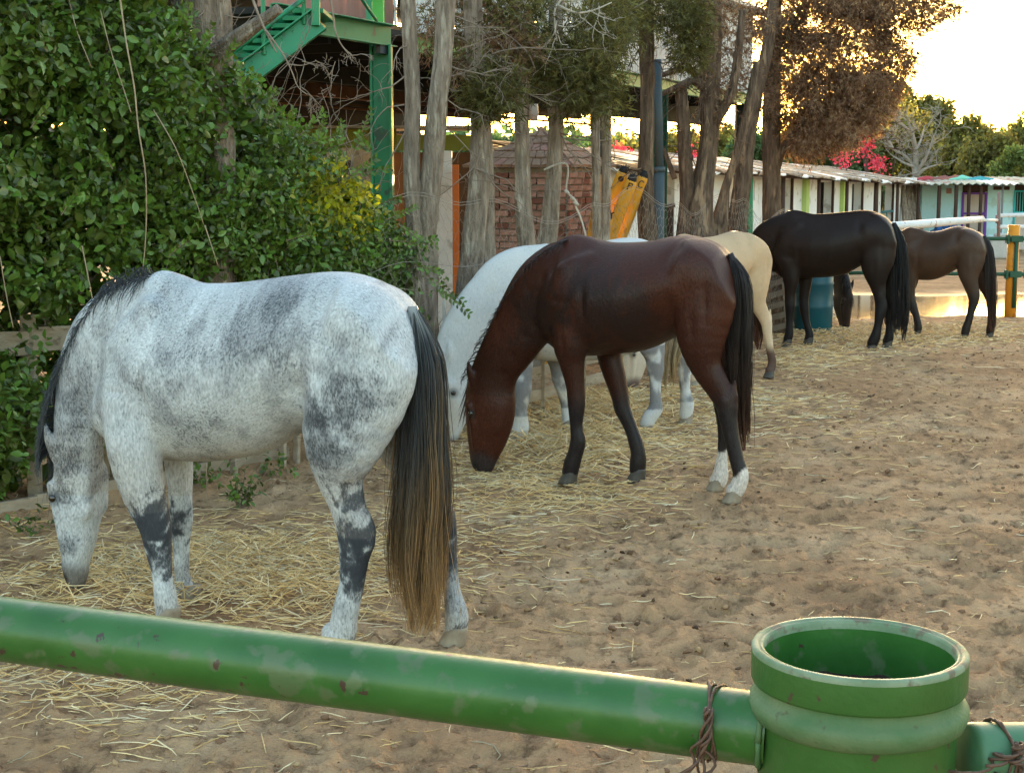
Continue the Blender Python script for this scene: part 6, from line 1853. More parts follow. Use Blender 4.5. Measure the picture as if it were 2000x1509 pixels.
# corrugated upper wall in panels
pitch_ = .09
def corr_panel(u0, u1, z0, z1, v, mt):
    vs = []; fs = []; n = max(2, int((u1 - u0) / pitch_ * 6))
    for i in range(n + 1):
        u = u0 + (u1 - u0) * i / n
        w = ((i % 6) in (0, 1, 2)) * .022
        for z in (z0, z1): vs.append(wpt(u, v - w, z) - bo)
    for i in range(n): fs.append((2 * i, 2 * i + 2, 2 * i + 3, 2 * i + 1))
    b = MB(); b.add(vs, fs); return b.build("wall_panel", mt, bl)
for k in range(12):
    corr_panel(.6 + k * 1.06, .6 + k * 1.06 + 1.05, ZD + .0, 4.5, .12, M_panel)
seg_("end_wall", wpt(13.35, .15, 3.85), wpt(13.35, 6.4, 3.85), .04, 1.28, M_panel)
seg_("back_wall", wpt(.6, 6.35, 3.85), wpt(13.3, 6.35, 3.85), .04, 1.28, M_panel)
b = MB(); b.beam(tuple(wpt(8.9, 3.2, 6.7) - bo), tuple(wpt(8.9, 3.2, 6.7) - bo + np.array([.001, 0, 0])), 1, .05)
vs = [wpt(.3, -.15, 4.52), wpt(13.6, -.15, 4.52), wpt(13.6, 6.7, 4.62), wpt(.3, 6.7, 4.62)]
b = MB(); b.add([tuple(p - bo + np.array([0, 0, z])) for z in (0, .06) for p in vs], [(3, 2, 1, 0), (4, 5, 6, 7), (0, 1, 5, 4), (1, 2, 6, 5), (2, 3, 7, 6), (3, 0, 4, 7)]); b.build("roof", M_panel, bl)
# hanging lamp under the deck
b = MB(); lp = P(1042, 222, 16.5) - bo; b.lathe([(.045, .10), (.05, .06), (.055, 0), (.045, -.06), (.0, -.085)], 14, tuple(lp)); b.build("lamp_shade", mat("frosted_glass", (.32, .30, .26), rough=.3), bl, smooth=True)

# ground floor room behind the hedge
rm = empty("ground_floor_room", (-2.0, 17.5, 0)); tag(rm, "beige ground floor room with an olive top band under the raised deck", "building"); ro = np.array(rm.location)
def slab(name, x0, x1, y0, y1, z0, z1, mt, root=rm, bevel=0):
    o_ = np.array(root.location)
    b = MB(); b.box(((x0 + x1) / 2 - o_[0], (y0 + y1) / 2 - o_[1], (z0 + z1) / 2 - o_[2]), (x1 - x0, y1 - y0, z1 - z0)); return b.build(name, mt, root, bevel=bevel)
X = lambda px, Y_: (px - 1000) / FPX * Y_ 
slab("wall", X(380, 17.5), X(742, 17.5), 17.5, 17.65, 0, 2.19, M_beige)
slab("wall_band", X(380, 17.5), X(775, 17.5), 17.45, 17.67, 2.19, 2.40, M_olive)
slab("side_wall", X(380, 17.5), X(380, 17.5) + .15, 17.67, 21, 0, 2.4, M_beige)
slab("door_opening", X(640, 17.5), X(690, 17.5), 17.44, 17.495, 0, 2.05, M_darkrust)
slab("post", X(737, 17.3), X(749, 17.3), 17.25, 17.35, 0, 2.19, M_redbrown)
slab("wall_band", X(776, 17.5), X(930, 17.5), 17.42, 17.62, 2.16, 2.33, M_olive)
slab("wall", X(856, 17.5), X(884, 17.5), 17.40, 17.55, 0, 2.155, M_white)
slab("door_frame", X(885, 17.2), X(897, 17.2), 17.15, 17.30, 0, 2.0, M_orange)
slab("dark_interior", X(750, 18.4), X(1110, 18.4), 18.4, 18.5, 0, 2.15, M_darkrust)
slab("sheet_roof", X(380, 17.5), X(940, 17.5), 17.3, 18.6, 2.405, 2.43, mat("rusted_sheet", (.25, .2, .16), (.4, .35, .3), 4, .6))

# ================================================================== BRICK KIOSK
kx, ky = X(1056, 15.55), 15.55
kk = empty("brick_kiosk", (kx, ky, 0)); tag(kk, "small brick kiosk with a stepped pyramid roof of flat bricks behind the trunks", "kiosk")
kk.rotation_euler = (0, 0, R(-25))
M_mortar = mat("mortar", (.22, .18, .14), (.32, .27, .22), 12, .95, .4, 60)
M_brick = mat("red_brick", (.23, .11, .08), (.36, .20, .15), 9, .9, .5, 60, island=0)
M_brick2 = mat("pale_red_brick", (.33, .16, .12), (.44, .25, .19), 9, .9, .5, 60)
M_brick3 = mat("dark_red_brick", (.14, .05, .035), (.22, .09, .06), 9, .9, .5, 60)
M_tile = mat("flat_roof_brick", (.26, .15, .10), (.38, .25, .17), 7, .9, .5, 40)
hw = .51
b = MB(); b.box((0, 0, .98), (hw * 2 - .03, hw * 2 - .03, 1.96)); b.build("core_wall", M_mortar, kk)
bw, bh = .20, .062
bms = []
for mt in (M_brick, M_brick2, M_brick3):
    b = MB(); b.box((0, 0, 0), (bw - .014, .03, bh - .012)); bms.append(b.mesh("brick", mt))
    b = MB(); b.box((0, 0, 0), (bw / 2 - .014, .03, bh - .012)); bms.append(b.mesh("brick", mt))
rr = random.Random(12); nb_ = 0
rows = int(1.96 / bh)
for side in (0, 1):
    for j in range(rows):
        z = bh / 2 + j * bh
        if z < .75: continue
        x = -hw; first = True
        while x < hw - .03:
            half = (j % 2 and first); first = False
            w = bw / 2 if half else bw
            if x + w > hw + .02: w = bw / 2; half = True
            k_ = rr.choice([0, 0, 1, 2]) * 2 + (1 if half else 0)
            o = bpy.data.objects.new("brick", bms[k_]); COL.objects.link(o); o.parent = kk
            c = x + w / 2
            if side == 0: o.location = (c, -hw - .004 + rr.uniform(-.004, .003), z)
            else: o.location = (hw + .004 + rr.uniform(-.003, .004), c, z); o.rotation_euler = (0, 0, math.pi / 2)
            x += w; nb_ += 1
print("bricks", nb_)
# pyramid roof: inclined flat bricks in courses over a mortar core
hb = hw + .075; hz = .36; z0 = 1.965
b = MB(); b.add([(-hb, -hb, z0), (hb, -hb, z0), (hb, hb, z0), (-hb, hb, z0), (0, 0, z0 + hz)], [(3, 2, 1, 0), (0, 1, 4), (1, 2, 4), (2, 3, 4), (3, 0, 4)]); b.build("roof_core", M_mortar, kk)
ncs = 5; sl = math.atan2(hz, hb); LL = math.hypot(hz, hb)
for side in range(4):
    a = side * math.pi / 2; ca, sa_ = math.cos(a), math.sin(a)
    def W_(x, t, lift):   # x along the eave, t up the slope 0..1
        d = -hb * (1 - t) - math.sin(sl) * lift; z = z0 + hz * t + math.cos(sl) * lift
        return (x * ca - d * sa_, x * sa_ + d * ca, z)
    for c in range(ncs):
        t0_, t1_ = c / ncs + .006, (c + 1) / ncs - .012
        w0 = hb * (1 - t0_); w1 = hb * (1 - t1_)
        nbk = max(2, int(round(2 * w0 / .105)))
        for i_ in range(nbk):
            f0, f1 = i_ / nbk, (i_ + 1) / nbk; g = .006
            lf = .020 + rr.uniform(-.003, .004)
            xs4 = [-w0 + 2 * w0 * f0 + g, -w0 + 2 * w0 * f1 - g, -w1 + 2 * w1 * f1 - g * .8, -w1 + 2 * w1 * f0 + g * .8]
            vs = [W_(xs4[0], t0_, 0), W_(xs4[1], t0_, 0), W_(xs4[2], t1_, 0), W_(xs4[3], t1_, 0), W_(xs4[0], t0_, lf + .008), W_(xs4[1], t0_, lf + .008), W_(xs4[2], t1_, lf), W_(xs4[3], t1_, lf)]
            if side in (1, 2) and c < 0: continue
            MB().add(vs, [(3, 2, 1, 0), (4, 5, 6, 7), (0, 1, 5, 4), (1, 2, 6, 5), (2, 3, 7, 6), (3, 0, 4, 7)]).build("roof_brick", rr.choice([M_tile, M_tile, M_tile, M_brick2]), kk)
b = MB(); b.lathe([(.05, 0), (.04, .05), (.0, .07)], 4, (0, 0, z0 + hz - .02)); b.build("roof_cap", M_tile, kk)

# ================================================================== PADDED POLES, PIPE
M_pad = mat("yellow_padding", (.62, .27, .015), (.72, .35, .03), 3, .5, .15, 12, spec=.35, wear=(.45, .20, .03), wscale=8, wamt=.35)
M_blk = mat("black_cap", (.015, .012, .012), rough=.6)
def padded(a, c, Y_, r, label, mark=None):
    A_ = P(*a, Y_); B_ = P(*c, Y_ + .1)
    rt = empty("padded_pole", tuple(map(float, B_))); tag(rt, label, "padded pole", "yellow padded poles leaning together")
    o_ = np.array(rt.location); d = (A_ - B_); Lh = np.linalg.norm(d); d /= Lh
    base = B_ - d * (B_[2] / d[2] - .02); 
    pts = [base + (A_ - base) * t for t in (0, .01, .3, .6, .97, .99, 1)]
    b = MB(); b.tube([tuple(p - o_) for p in pts], [r * .9, r, r * 1.02, r, r * 1.01, r * .95, r * .8], n=20, jit=.02); b.build("padding", M_pad, rt, smooth=True)
    b = MB(); b.tube([tuple(A_ - d * .01 - o_), tuple(A_ + d * .03 - o_), tuple(A_ + d * .06 - o_)], [r * .85, r * .7, r * .3], n=12)
    for k in range(5):
        a_ = k * 1.25; b.tube([tuple(A_ + d * .02 - o_), tuple(A_ + d * .055 - o_ + np.array([math.cos(a_) * r * .8, 0, math.sin(a_) * r * .4]))], [.012, .004], n=5)
    b.build("cap", M_blk, rt)
    if mark:
        # painted mark facing the camera
        kind, t_, sc_ = mark
        p = A_ + (B_ - A_) * t_ - o_
        side = np.cross(d, [0, -1, 0]); side /= np.linalg.norm(side); out = np.cross(side, d); out = out if out[1] < 0 else -out
        def q(u, v, lift=.004): 
            ph = u * sc_ / r
            return tuple(p + side * math.sin(ph) * r * 1.03 + out * (math.cos(ph) * r * 1.03 + lift) + d * v * sc_)
        b = MB()
        if kind == 'dot':
            n_ = 16; b.add([q(.5 * math.cos(i * 6.283 / n_), .5 * math.sin(i * 6.283 / n_)) for i in range(n_)], [tuple(range(n_))])
        if kind == 'P':
            for u0, v0, u1, v1 in ((-.35, -.6, -.15, .6), (-.15, .42, .3, .6), (-.15, -.02, .3, .16), (.2, .16, .4, .42)):
                b.add([q(u0, v0), q(u1, v0), q(u1, v1), q(u0, v1)], [(0, 1, 2, 3)])
        if kind == 'C':
            n_ = 12
            for i in range(n_):
                a0 = .7 + i * (4.9 / n_); a1 = .7 + (i + 1) * (4.9 / n_)
                b.add([q(.32 * math.cos(a0), .45 * math.sin(a0)), q(.32 * math.cos(a1), .45 * math.sin(a1)), q(.5 * math.cos(a1), .65 * math.sin(a1)), q(.5 * math.cos(a0), .65 * math.sin(a0))], [(0, 1, 2, 3)])
        b.build("painted_mark", mat("mark_ink", (.10, .05, .015) if kind != 'dot' else (.05, .02, .01), rough=.6), rt)
Yp = 14.6; rp_ = 11.5 / FPX * Yp
padded((1178, 338), (1168, 395), Yp + .1, rp_ * .9, "short upright padded pole, leftmost of the yellow poles")
padded((1217, 336), (1174, 450), Yp, rp_, "leaning yellow padded pole with a dark round mark near its top", ('dot', .10, .055))
padded((1234, 352), (1196, 452), Yp - .22, rp_ * 1.02, "leaning yellow padded pole lettered P, in the middle of the bundle", ('P', .10, .06))
padded((1257, 345), (1217, 452), Yp - .05, rp_, "leaning yellow padded pole lettered C, rightmost of the bundle", ('C', .12, .06))
padded((1187, 425), (1172, 470), Yp - .35, rp_ * .95, "lowest yellow padded pole, its ragged black end below the others")
Yq = 15.2
pt = empty("grey_pipe", tuple(map(float, (X(1288, Yq), Yq, 0)))); tag(pt, "straight blue-grey pipe standing behind the bay horse", "pipe")
b = MB(); b.tube([(0, 0, 0), (-.01, 0, 1.2), (-.015, 0, 1.95)], .052, n=18); b.tube([(-.015, 0, 1.95), (-.05, 0, 3.0)], .042, n=18); b.tube([(-.014, 0, 1.92), (-.016, 0, 1.97)], .058, n=18)
b.build("tube", mat("blue_grey_pipe", (.045, .07, .085), (.07, .10, .115), 4, .5, .1, 20), pt, smooth=True)

# ================================================================== STABLES
E1 = np.array([4.69, 30.0]); E2 = np.array([11.4, 43.0]); ed = (E2 - E1) / np.linalg.norm(E2 - E1); en = np.array([-ed[1], ed[0]])
def s_at(px, off=0.0):
    k = (px - 1000) / FPX / cp * cp
    k = (px - 1000) / FPX / (cp + 0.0) * 1.0
    A_ = E1 + en * off
    # exact: x/y for a point near eye level is (px-1000)/(F*cp - ...) ~ use the ray at py=345
    r = ray(px, 345); k = r[0] / r[1]
    return (k * A_[1] - A_[0]) / (ed[0] - k * ed[1])
gz_ = lambda y: float(-.30 * ramp(np.array(float(y)), 25.5, 34))
ze = lambda s: float(np.interp(s, [-12, 0, 15], [2.10, 1.93, 1.63]))
st = empty("stable_row", (float(E1[0]), float(E1[1]), 0)); tag(st, "long whitewashed stable row with a patched sloping roof and lime green pilasters", "stable"); so = np.array(st.location)
def sw(s, off, z): p = E1 + ed * s + en * off; return np.array([p[0], p[1], z]) - so
def wbox(name, s0, s1, o0, o1, z0, z1, mt, bevel=0, parent=st, zt=None):
    vs = [sw(s, o_, z) for z in (z0, z1) for s, o_ in ((s0, o0), (s1, o0), (s1, o1), (s0, o1))]
    if zt is not None:
        vs[4][2] = vs[7][2] = zt[0]; vs[5][2] = vs[6][2] = zt[1]
    b = MB(); b.add(vs, [(3, 2, 1, 0), (4, 5, 6, 7), (0, 1, 5, 4), (1, 2, 6, 5), (2, 3, 7, 6), (3, 0, 4, 7)])
    return b.build(name, mt, parent, bevel=bevel)
S0 = s_at(1075); S1 = s_at(1800)
W_OFF = .5
M_lim2 = mat("lime_pilaster", (.42, .58, .16), (.52, .66, .22), 3, .8, .2, 20)
M_postd = mat("dark_timber", (.055, .032, .025), (.10, .06, .045), 6, .8, .3, 30, stretch=(1, 1, .3))
M_tealp = mat("teal_door", (.03, .13, .14), (.06, .20, .21), 5, .6, .1, 20)
M_redd = mat("red_door", (.22, .02, .02), (.30, .04, .03), 5, .6)
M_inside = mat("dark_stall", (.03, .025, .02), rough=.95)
M_ply = mat("old_plywood", (.38, .28, .17), (.50, .40, .27), 4, .8, .2, 20)
# wall segments between openings (px ranges on the wall line)
wl_ = lambda px: s_at(px, W_OFF)
openings = [(1296, 1318, 'bars'), (1424, 1444, 'dark'), (1457, 1466, 'dark'), (1533, 1546, 'red'), (1603, 1626, 'teal'), (1665, 1684, 'teal2'), (1722, 1744, 'teal'), (1770, 1784, 'ply')]
edges = [1075] + [e for o_ in openings for e in o_[:2]] + [1800]
for i in range(0, len(edges), 2):
    a, c = wl_(edges[i]), wl_(edges[i + 1])
    wbox("wall", a, c, W_OFF, W_OFF + .2, -.5, 1.7, M_white, zt=(ze(a) + .12, ze(c) + .12))
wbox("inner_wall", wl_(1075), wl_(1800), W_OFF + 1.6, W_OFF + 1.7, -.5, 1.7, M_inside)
for (p0, p1, kd) in openings:
    a, c = wl_(p0), wl_(p1); gy = gz_((E1 + ed * a)[1])
    wbox("lintel", a, c, W_OFF + .02, W_OFF + .18, ze(a) - .12, ze(a) + .08, M_white)
    zt_ = gy + 1.15
    mt = {'red': M_redd, 'teal': M_tealp, 'teal2': M_tealp, 'ply': M_ply, 'bars': M_postd, 'dark': M_inside}[kd]
    if kd == 'dark': continue
    if kd == 'bars':
        for k in range(6):
            s_ = a + (c - a) * (k + .5) / 6; b = MB(); b.beam(tuple(sw(s_, W_OFF + .02, gy + .5)), tuple(sw(s_, W_OFF + .02, 1.3)), .03, .03); b.build("bar", M_postd, st)
        wbox("door_rail", a, c, W_OFF - .02, W_OFF + .05, 1.30, 1.36, M_postd); wbox("lower_door", a, c, W_OFF, W_OFF + .05, gy, gy + .55, M_ply); continue
    d = wbox("lower_door", a, a + (c - a) * .62, W_OFF, W_OFF + .05, gy, zt_, mt)
    wbox("door_board", a, a + (c - a) * .38, W_OFF - .035, W_OFF - .005, gy, zt_ - .02, M_ply if kd != 'red' else mt, parent=st)
    wbox("door_frame", c - .01, c + .035, W_OFF - .045, W_OFF + .01, gy, ze(a), M_postd)
    wbox("door_rail", a, c, W_OFF - .06, W_OFF - .02, zt_, zt_ + .05, mt)
for px in (1579, 1652, 1320, 1735): 
    a = s_at(px, W_OFF - .1); 
    if px in (1579, 1652): wbox("pilaster", a - .12, a + .12, W_OFF - .10, W_OFF - .003, -.5, ze(a) + .05, M_lim2)
for px, w in ((1530, .10), (1600, .085), (1655, .09), (1712, .13), (1754, .09), (1795, .10), (1467, .10)):
    a = s_at(px, .12); b = MB(); b.tube([tuple(sw(a, .12, gz_((E1 + ed * a)[1]) - .1)), tuple(sw(a + .02, .12, .9)), tuple(sw(a, .12, ze(a) + .02))], [w / 2, w / 2.1, w / 2.2], n=9, jit=.12, seed=px)
    b.build("post", M_postd if px != 1467 else M_green, st, smooth=True)
b = MB(); a = s_at(1463, .1); b.beam(tuple(sw(a, .1, -.2)), tuple(sw(a, .1, 2.3)), .12, .12); b.build("green_post", M_green, st)
wbox("notice", s_at(1473, W_OFF), s_at(1480, W_OFF), W_OFF - .02, W_OFF - .006, 1.35, 1.75, mat("white_paper", (.8, .8, .8), rough=.8))
b = MB()  # leaning bark slabs by the end posts
for k, px in enumerate((1760, 1768, 1776, 1784)):
    a = s_at(px, .5); b = MB(); b.tube([tuple(sw(a - .3 + .2 * k, .2, -.3)), tuple(sw(a, .35, .7)), tuple(sw(a + .15, .5, ze(a) - .1))], [.12, .10, .06], n=7, jit=.3, flute=.2, seed=k); b.build("bark_slab", M_bark, st, smooth=True)
# roof: alternating boards and shining sheets, running from eave up to the ridge, overlapping
M_roofb = mat("weathered_roof_board", (.20, .14, .095), (.40, .31, .22), 6, .85, .6, 25, stretch=(1, 1, 1), wear=(.18, .13, .10), wscale=5, wamt=.4)
M_roofw = mat("pale_roof_sheet", (.74, .73, .70), (.82, .80, .77), 3, .5, .3, 20, wear=(.5, .42, .34), wscale=4, wamt=.36)
rr = random.Random(4)
s = S0 - .2; k = 0
def roof_panel(s0, s1, mt, lift):
    vs = []; fs = []; nu, nv_ = 8, 6; sk = 2.3
    top = []
    for j in range(nv_ + 1):
        for i in range(nu + 1):
            u = s0 + (s1 - s0) * i / nu; v = j / nv_
            ss = u - sk * v * 0
            off = -.18 + v * 2.6 + (rr.uniform(-.05, .05) if j == 0 else 0)
            z = ze(u) - .02 + v * .42 + lift + rr.uniform(-.012, .012) + (rr.uniform(-.05, .01) if j == 0 else 0)
            vs.append(sw(ss, off, z))
    n = len(vs); vs += [v - np.array([0, 0, .03]) for v in vs]
    for j in range(nv_):
        for i in range(nu):
            a = j * (nu + 1) + i; q = (a, a + 1, a + nu + 2, a + nu + 1); fs.append(q); fs.append(tuple(x + n for x in reversed(q)))
    for i in range(nu): fs.append((i, i + n, i + 1 + n, i + 1))
    for j in range(nv_): a = j * (nu + 1); c = a + nu + 1; fs.append((a, c, c + n, a + n)); a += nu; c += nu; fs.append((a, a + n, c + n, c))
    b = MB(); b.add(vs, fs); return b.build("roof_panel", mt, st)
while s < S1 + .3:
    w = rr.uniform(.7, 1.0) if k % 2 else rr.uniform(1.0, 1.7)
    roof_panel(s, s + w + .05, M_roofw if k % 2 else M_roofb, .0 if k % 2 else .02); s += w; k += 1
wbox("eave_beam", S0, S1, -.02, .08, 0, 0, M_postd)
bpy.data.objects.remove(COL.objects[-1]) if False else None
b = MB(); b.beam(tuple(sw(S0, .12, ze(S0) - .05)), tuple(sw(0, .12, ze(0) - .05)), .07, .07); b.beam(tuple(sw(0.001, .12, ze(0) - .05)), tuple(sw(S1, .12, ze(S1) - .05)), .07, .07); b.build("eave_beam", M_postd, st)

# turquoise stables at the end of the yard
M_cyan = mat("pale_turquoise_wall", (.50, .82, .90), (.60, .87, .93), 1.4, .85, .3, 10, wear=(.45, .68, .68), wscale=2.5, wamt=.40)
ty_ = empty("turquoise_stable", (13.0, 44.5, 0)); tag(ty_, "pale turquoise stable with purple and teal doors at the far end of the yard", "stable"); to = np.array(ty_.location)
def tb(name, p0, p1, Y_, d, z0, z1, mt, bevel=0):
    return slab(name, X(p0, Y_), X(p1, Y_), Y_, Y_ + d, z0, z1, mt, root=ty_, bevel=bevel)
YT = 44.5; gT = -.30
def zpx(py, Y_): return float(P(1000, py, Y_)[2])
for p0, p1 in ((1795, 1873), (1922, 1974), (2040, 2160)): tb("wall", p0, p1, YT, .25, gT - .2, zpx(362, YT), M_cyan)
tb("lintel", 1873, 1922, YT + .02, .2, zpx(374, YT), zpx(362, YT), M_postd); tb("lintel", 1974, 2040, YT + .02, .2, zpx(371, YT), zpx(362, YT), M_postd)
tb("vent", 1933, 1964, YT - .03, .02, zpx(371, YT), zpx(364, YT), M_postd)
tb("vent", 1842, 1852, YT - .03, .02, zpx(378, YT), zpx(368, YT), mat("old_pink_patch", (.45, .25, .22), rough=.9))
M_purp = mat("purple_frame", (.16, .045, .36), (.20, .07, .42), 4, .6)
M_doorw = mat("pale_stable_door", (.50, .42, .36), (.60, .53, .47), 3, .7, .2, 20)
for a_, b__, z0, z1 in ((1873, 1877, 475, 376), (1918, 1922, 475, 376), (1877, 1918, 380, 376), (1877, 1918, 419, 415)): tb("door_frame", a_, b__, YT - .05, .08, zpx(z0, YT), zpx(z1, YT), M_purp)
tb("door", 1877, 1918, YT + .02, .05, zpx(415, YT), zpx(380, YT), M_doorw); tb("door", 1877, 1918, YT + .02, .05, gT, zpx(419, YT), M_doorw)
M_teal2 = mat("bright_teal_frame", (.03, .42, .46), (.05, .50, .54), 4, .6)
for a_, b__, z0, z1 in ((1974, 1977, 475, 372), (2037, 2040, 475, 372), (1977, 2037, 375, 372), (1977, 2037, 418, 413)): tb("door_frame", a_, b__, YT - .05, .08, zpx(z0, YT), zpx(z1, YT), M_teal2)
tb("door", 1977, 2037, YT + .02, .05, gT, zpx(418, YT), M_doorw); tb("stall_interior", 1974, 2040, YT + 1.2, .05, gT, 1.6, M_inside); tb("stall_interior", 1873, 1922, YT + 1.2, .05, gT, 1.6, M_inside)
for k in range(11): tb("bar", 1980 + k * 5.2, 1981 + k * 5.2, YT - .01, .02, zpx(413, YT), zpx(376, YT), M_teal2)
for px in (1828, 1861): 
    b = MB(); b.tube([(X(px, 43.2) - to[0], -1.3, gT), (X(px, 43.2) - to[0], -1.3, 1.6)], .055, n=8); b.build("post", M_postd, ty_)
for px in (1886, 1909, 1951):
    b = MB(); b.tube([(X(px, 43.4) - to[0], -1.1, gT), (X(px, 43.4) - to[0], -1.1, 1.55)], .05 if px != 1951 else .03, n=8); b.build("post", M_postd if px != 1951 else mat("grey_post", (.2, .22, .24), rough=.6), ty_)
# corrugated sheets, a bundle of oddments lying on them
M_corr = mat("old_corrugated_sheet", (.30, .33, .27), (.45, .47, .38), 3, .7, .3, 20, wear=(.28, .15, .13), wscale=1.5, wamt=.42)
def corr(s0, s1, y0, y1, z0, z1, mt, wave=.03, pitch=.2):
    n = int((s1 - s0) / pitch * 4); vs = []; fs = []
    for i in range(n + 1):
        x = s0 + (s1 - s0) * i / n; w = wave * math.sin(i * math.pi / 2)
        vs += [(x - to[0], y0 - to[1], z0 + w), (x - to[0], y1 - to[1], z1 + w), (x - to[0], y0 - to[1], z0 + w - .02), (x - to[0], y1 - to[1], z1 + w - .02)]
    for i in range(n): a = 4 * i; fs += [(a, a + 4, a + 5, a + 1), (a + 2, a + 3, a + 7, a + 6), (a, a + 2, a + 6, a + 4)]
    b = MB(); b.add(vs, fs); return b.build("roof_sheet", mt, ty_)
xs = [X(1790, 43)] ; x = X(1785, 43); k = 0
while x < X(2150, 43):
    corr(x, x + .95, 42.9 + .02 * (k % 2), 46.2, zpx(359, 43) + .012 * (k % 2), zpx(347, 46.2) + .012 * (k % 2), M_corr if k != 2 else M_roofw); x += .93; k += 1
for k, (px, c_) in enumerate(((1810, (.5, .08, .1)), (1845, (.30, .12, .10)), (1880, (.25, .65, .5)), (1915, (.08, .35, .40)), (1868, (.4, .15, .12)))):
    b = MB(); rr2 = random.Random(k); q = P(px, 351, 44.6) - to; b.tube([tuple(q + np.array([-.4, 0, 0])), tuple(q + np.array([0, .05, .05])), tuple(q + np.array([.4, .1, 0]))], [.03, .07, .03], n=8, jit=.6, seed=k); b.build("scrap_cloth", mat("scrap_colour", c_, rough=.9), ty_)
# blue heap of tarpaulin and low stone block
b = MB()
q = np.array([X(1845, 42.5), 42.5, -.3])
vs = []; fs = []
for i in range(9):
    for j in range(7):
        u = i / 8 - .5; v = j / 6 - .5; h = max(0, 1 - (2 * u) ** 4) * max(0, 1 - (2 * v) ** 4) * (.75 + .18 * math.sin(i * 2.2 + j * 1.3))
        vs.append((u * 1.1, v * .9, h))
for i in range(8):
    for j in range(6): fs.append((i * 7 + j, (i + 1) * 7 + j, (i + 1) * 7 + j + 1, i * 7 + j + 1))
b.add(vs, fs); o = b.build("tarpaulin_heap", mat("blue_tarpaulin", (.015, .07, .20), (.03, .11, .28), 5, .5, .4, 12), None); o.location = tuple(q); tag(o, "dark blue tarpaulin heap against the turquoise wall", "tarpaulin")
b = MB(); b.box((0, 0, .28), (.62, .5, .56)); b.box((0, 0, .60), (.30, .3, .10)); o = b.build("stone_block", mat("pale_stone", (.40, .38, .34), (.52, .50, .46), 6, .9, .5, 20), None, bevel=.05); o.location = (X(1950, 40), 40, -.3); tag(o, "pale stone block beside the purple door's yard fence", "block")

# ================================================================== YARD FENCES
M_orp = mat("orange_post_paint", (.72, .26, .02), (.80, .33, .03), 4, .5, .15, 20, wear=(.55, .20, .04), wscale=7, wamt=.36)
M_dgreen = mat("dark_green_paint", (.012, .07, .04), (.03, .10, .055), 6, .5, .2, 30)
Yo = 20.6
op = P(1973, 615, Yo); rt = empty("orange_post", (float(op[0]), Yo, 0)); tag(rt, "orange round post carrying a dark green bracket and two green rails", "post")
b = MB(); b.tube([(0, 0, -.05), (0, 0, .6), (0, 0, 1.22)], .078, n=24); b.build("post_body", M_orp, rt, smooth=True)
b = MB(); b.tube([(.01, -.10, .12), (.01, -.10, 1.06)], .028, n=10); b.build("green_upright", M_dgreen, rt, smooth=True)
for z in (1.04, .57):
    b = MB(); b.box((.01, -.09, z), (.16, .08, .085)); b.box((.01 - .12, -.09, z), (.03, .10, .12)); b.box((.01 + .14, -.09, z), (.03, .10, .12)); b.tube([(.01 - .13, -.14, z - .07), (.01 - .13, -.14, z - .03)], .012, n=6); b.tube([(.01 + .14, -.14, z - .09), (.01 + .14, -.14, z - .03)], .012, n=6)
    b.build("bracket", M_dgreen, rt, bevel=.006)
for z, pl_ in ((1.04, 1705), (.57, 1630)):
    b = MB(); q = P(pl_, 400, Yo + .25); b.tube([(float(q[0] - op[0]), .22, z - .01), (-2, .12, z + .006), (.01, -.09, z), (2.5, -.3, z)], .026, n=12); b.build("rail", M_dgreen, rt, smooth=True)
wf = empty("white_rail_fence", (X(1900, 33), 33, -.3)); tag(wf, "white pole rails crossing the yard in front of the turquoise stable", "fence"); wo = np.array(wf.location)
M_wr = mat("white_pole_paint", (.66, .66, .64), (.76, .76, .74), 5, .6, .3, 20, wear=(.4, .3, .25), wscale=9, wamt=.34)
b = MB(); b.tube([tuple(P(x, y, Yv) - wo) for x, y, Yv in ((1680, 446, 26), (1765, 440, 27), (1830, 435, 28), (1880, 431, 29), (1918, 428, 29.8))], [.075, .07, .075, .068, .06], n=12, jit=.08); b.build("rail", M_wr, wf, smooth=True)
b = MB(); b.tube([tuple(P(x, y, Yv) - wo) for x, y, Yv in ((1918, 430, 29.8), (1948, 430, 32))], .03, n=10); b.build("rail", M_wr, wf, smooth=True)
b = MB(); b.tube([tuple(P(1949, 436, 32) - wo), tuple(P(1949, 420, 32) - wo)], .05, n=10); b.tube([tuple(P(1950, 470, 32) - wo), tuple(P(1951, 375, 32) - wo)], .035, n=10); b.build("post", mat("rust_joint", (.25, .16, .14), rough=.8), wf, smooth=True)
for y0, y1 in ((421, 417), (443, 442)):
    b = MB(); b.tube([tuple(P(1949, y0, 32) - wo), tuple(P(2100, y1, 34) - wo)], .045, n=10); b.build("rail", M_wr, wf, smooth=True)

# teal barrel
Yb = 18.75
br = empty("barrel", (X(1588, Yb), Yb, 0)); tag(br, "teal plastic barrel standing under the black horse's belly line", "barrel")
M_barrel = mat("teal_plastic", (.006, .075, .105), (.01, .105, .135), 3, .4, .1, 12, spec=.4)
b = MB(); rB = .245; b.lathe([(0, .01), (rB * .92, .01), (rB, .04), (rB, .28), (rB * 1.04, .30), (rB, .32), (rB, .56), (rB * 1.04, .58), (rB, .60), (rB, .82), (rB * .95, .87)], 36); b.build("drum", M_barrel, br, smooth=True)
b = MB(); b.lathe([(rB * .95, .87), (rB * .97, .895), (rB * .90, .90), (rB * .88, .875), (0, .872)], 36); b.build("lid", M_barrel, br, smooth=True)

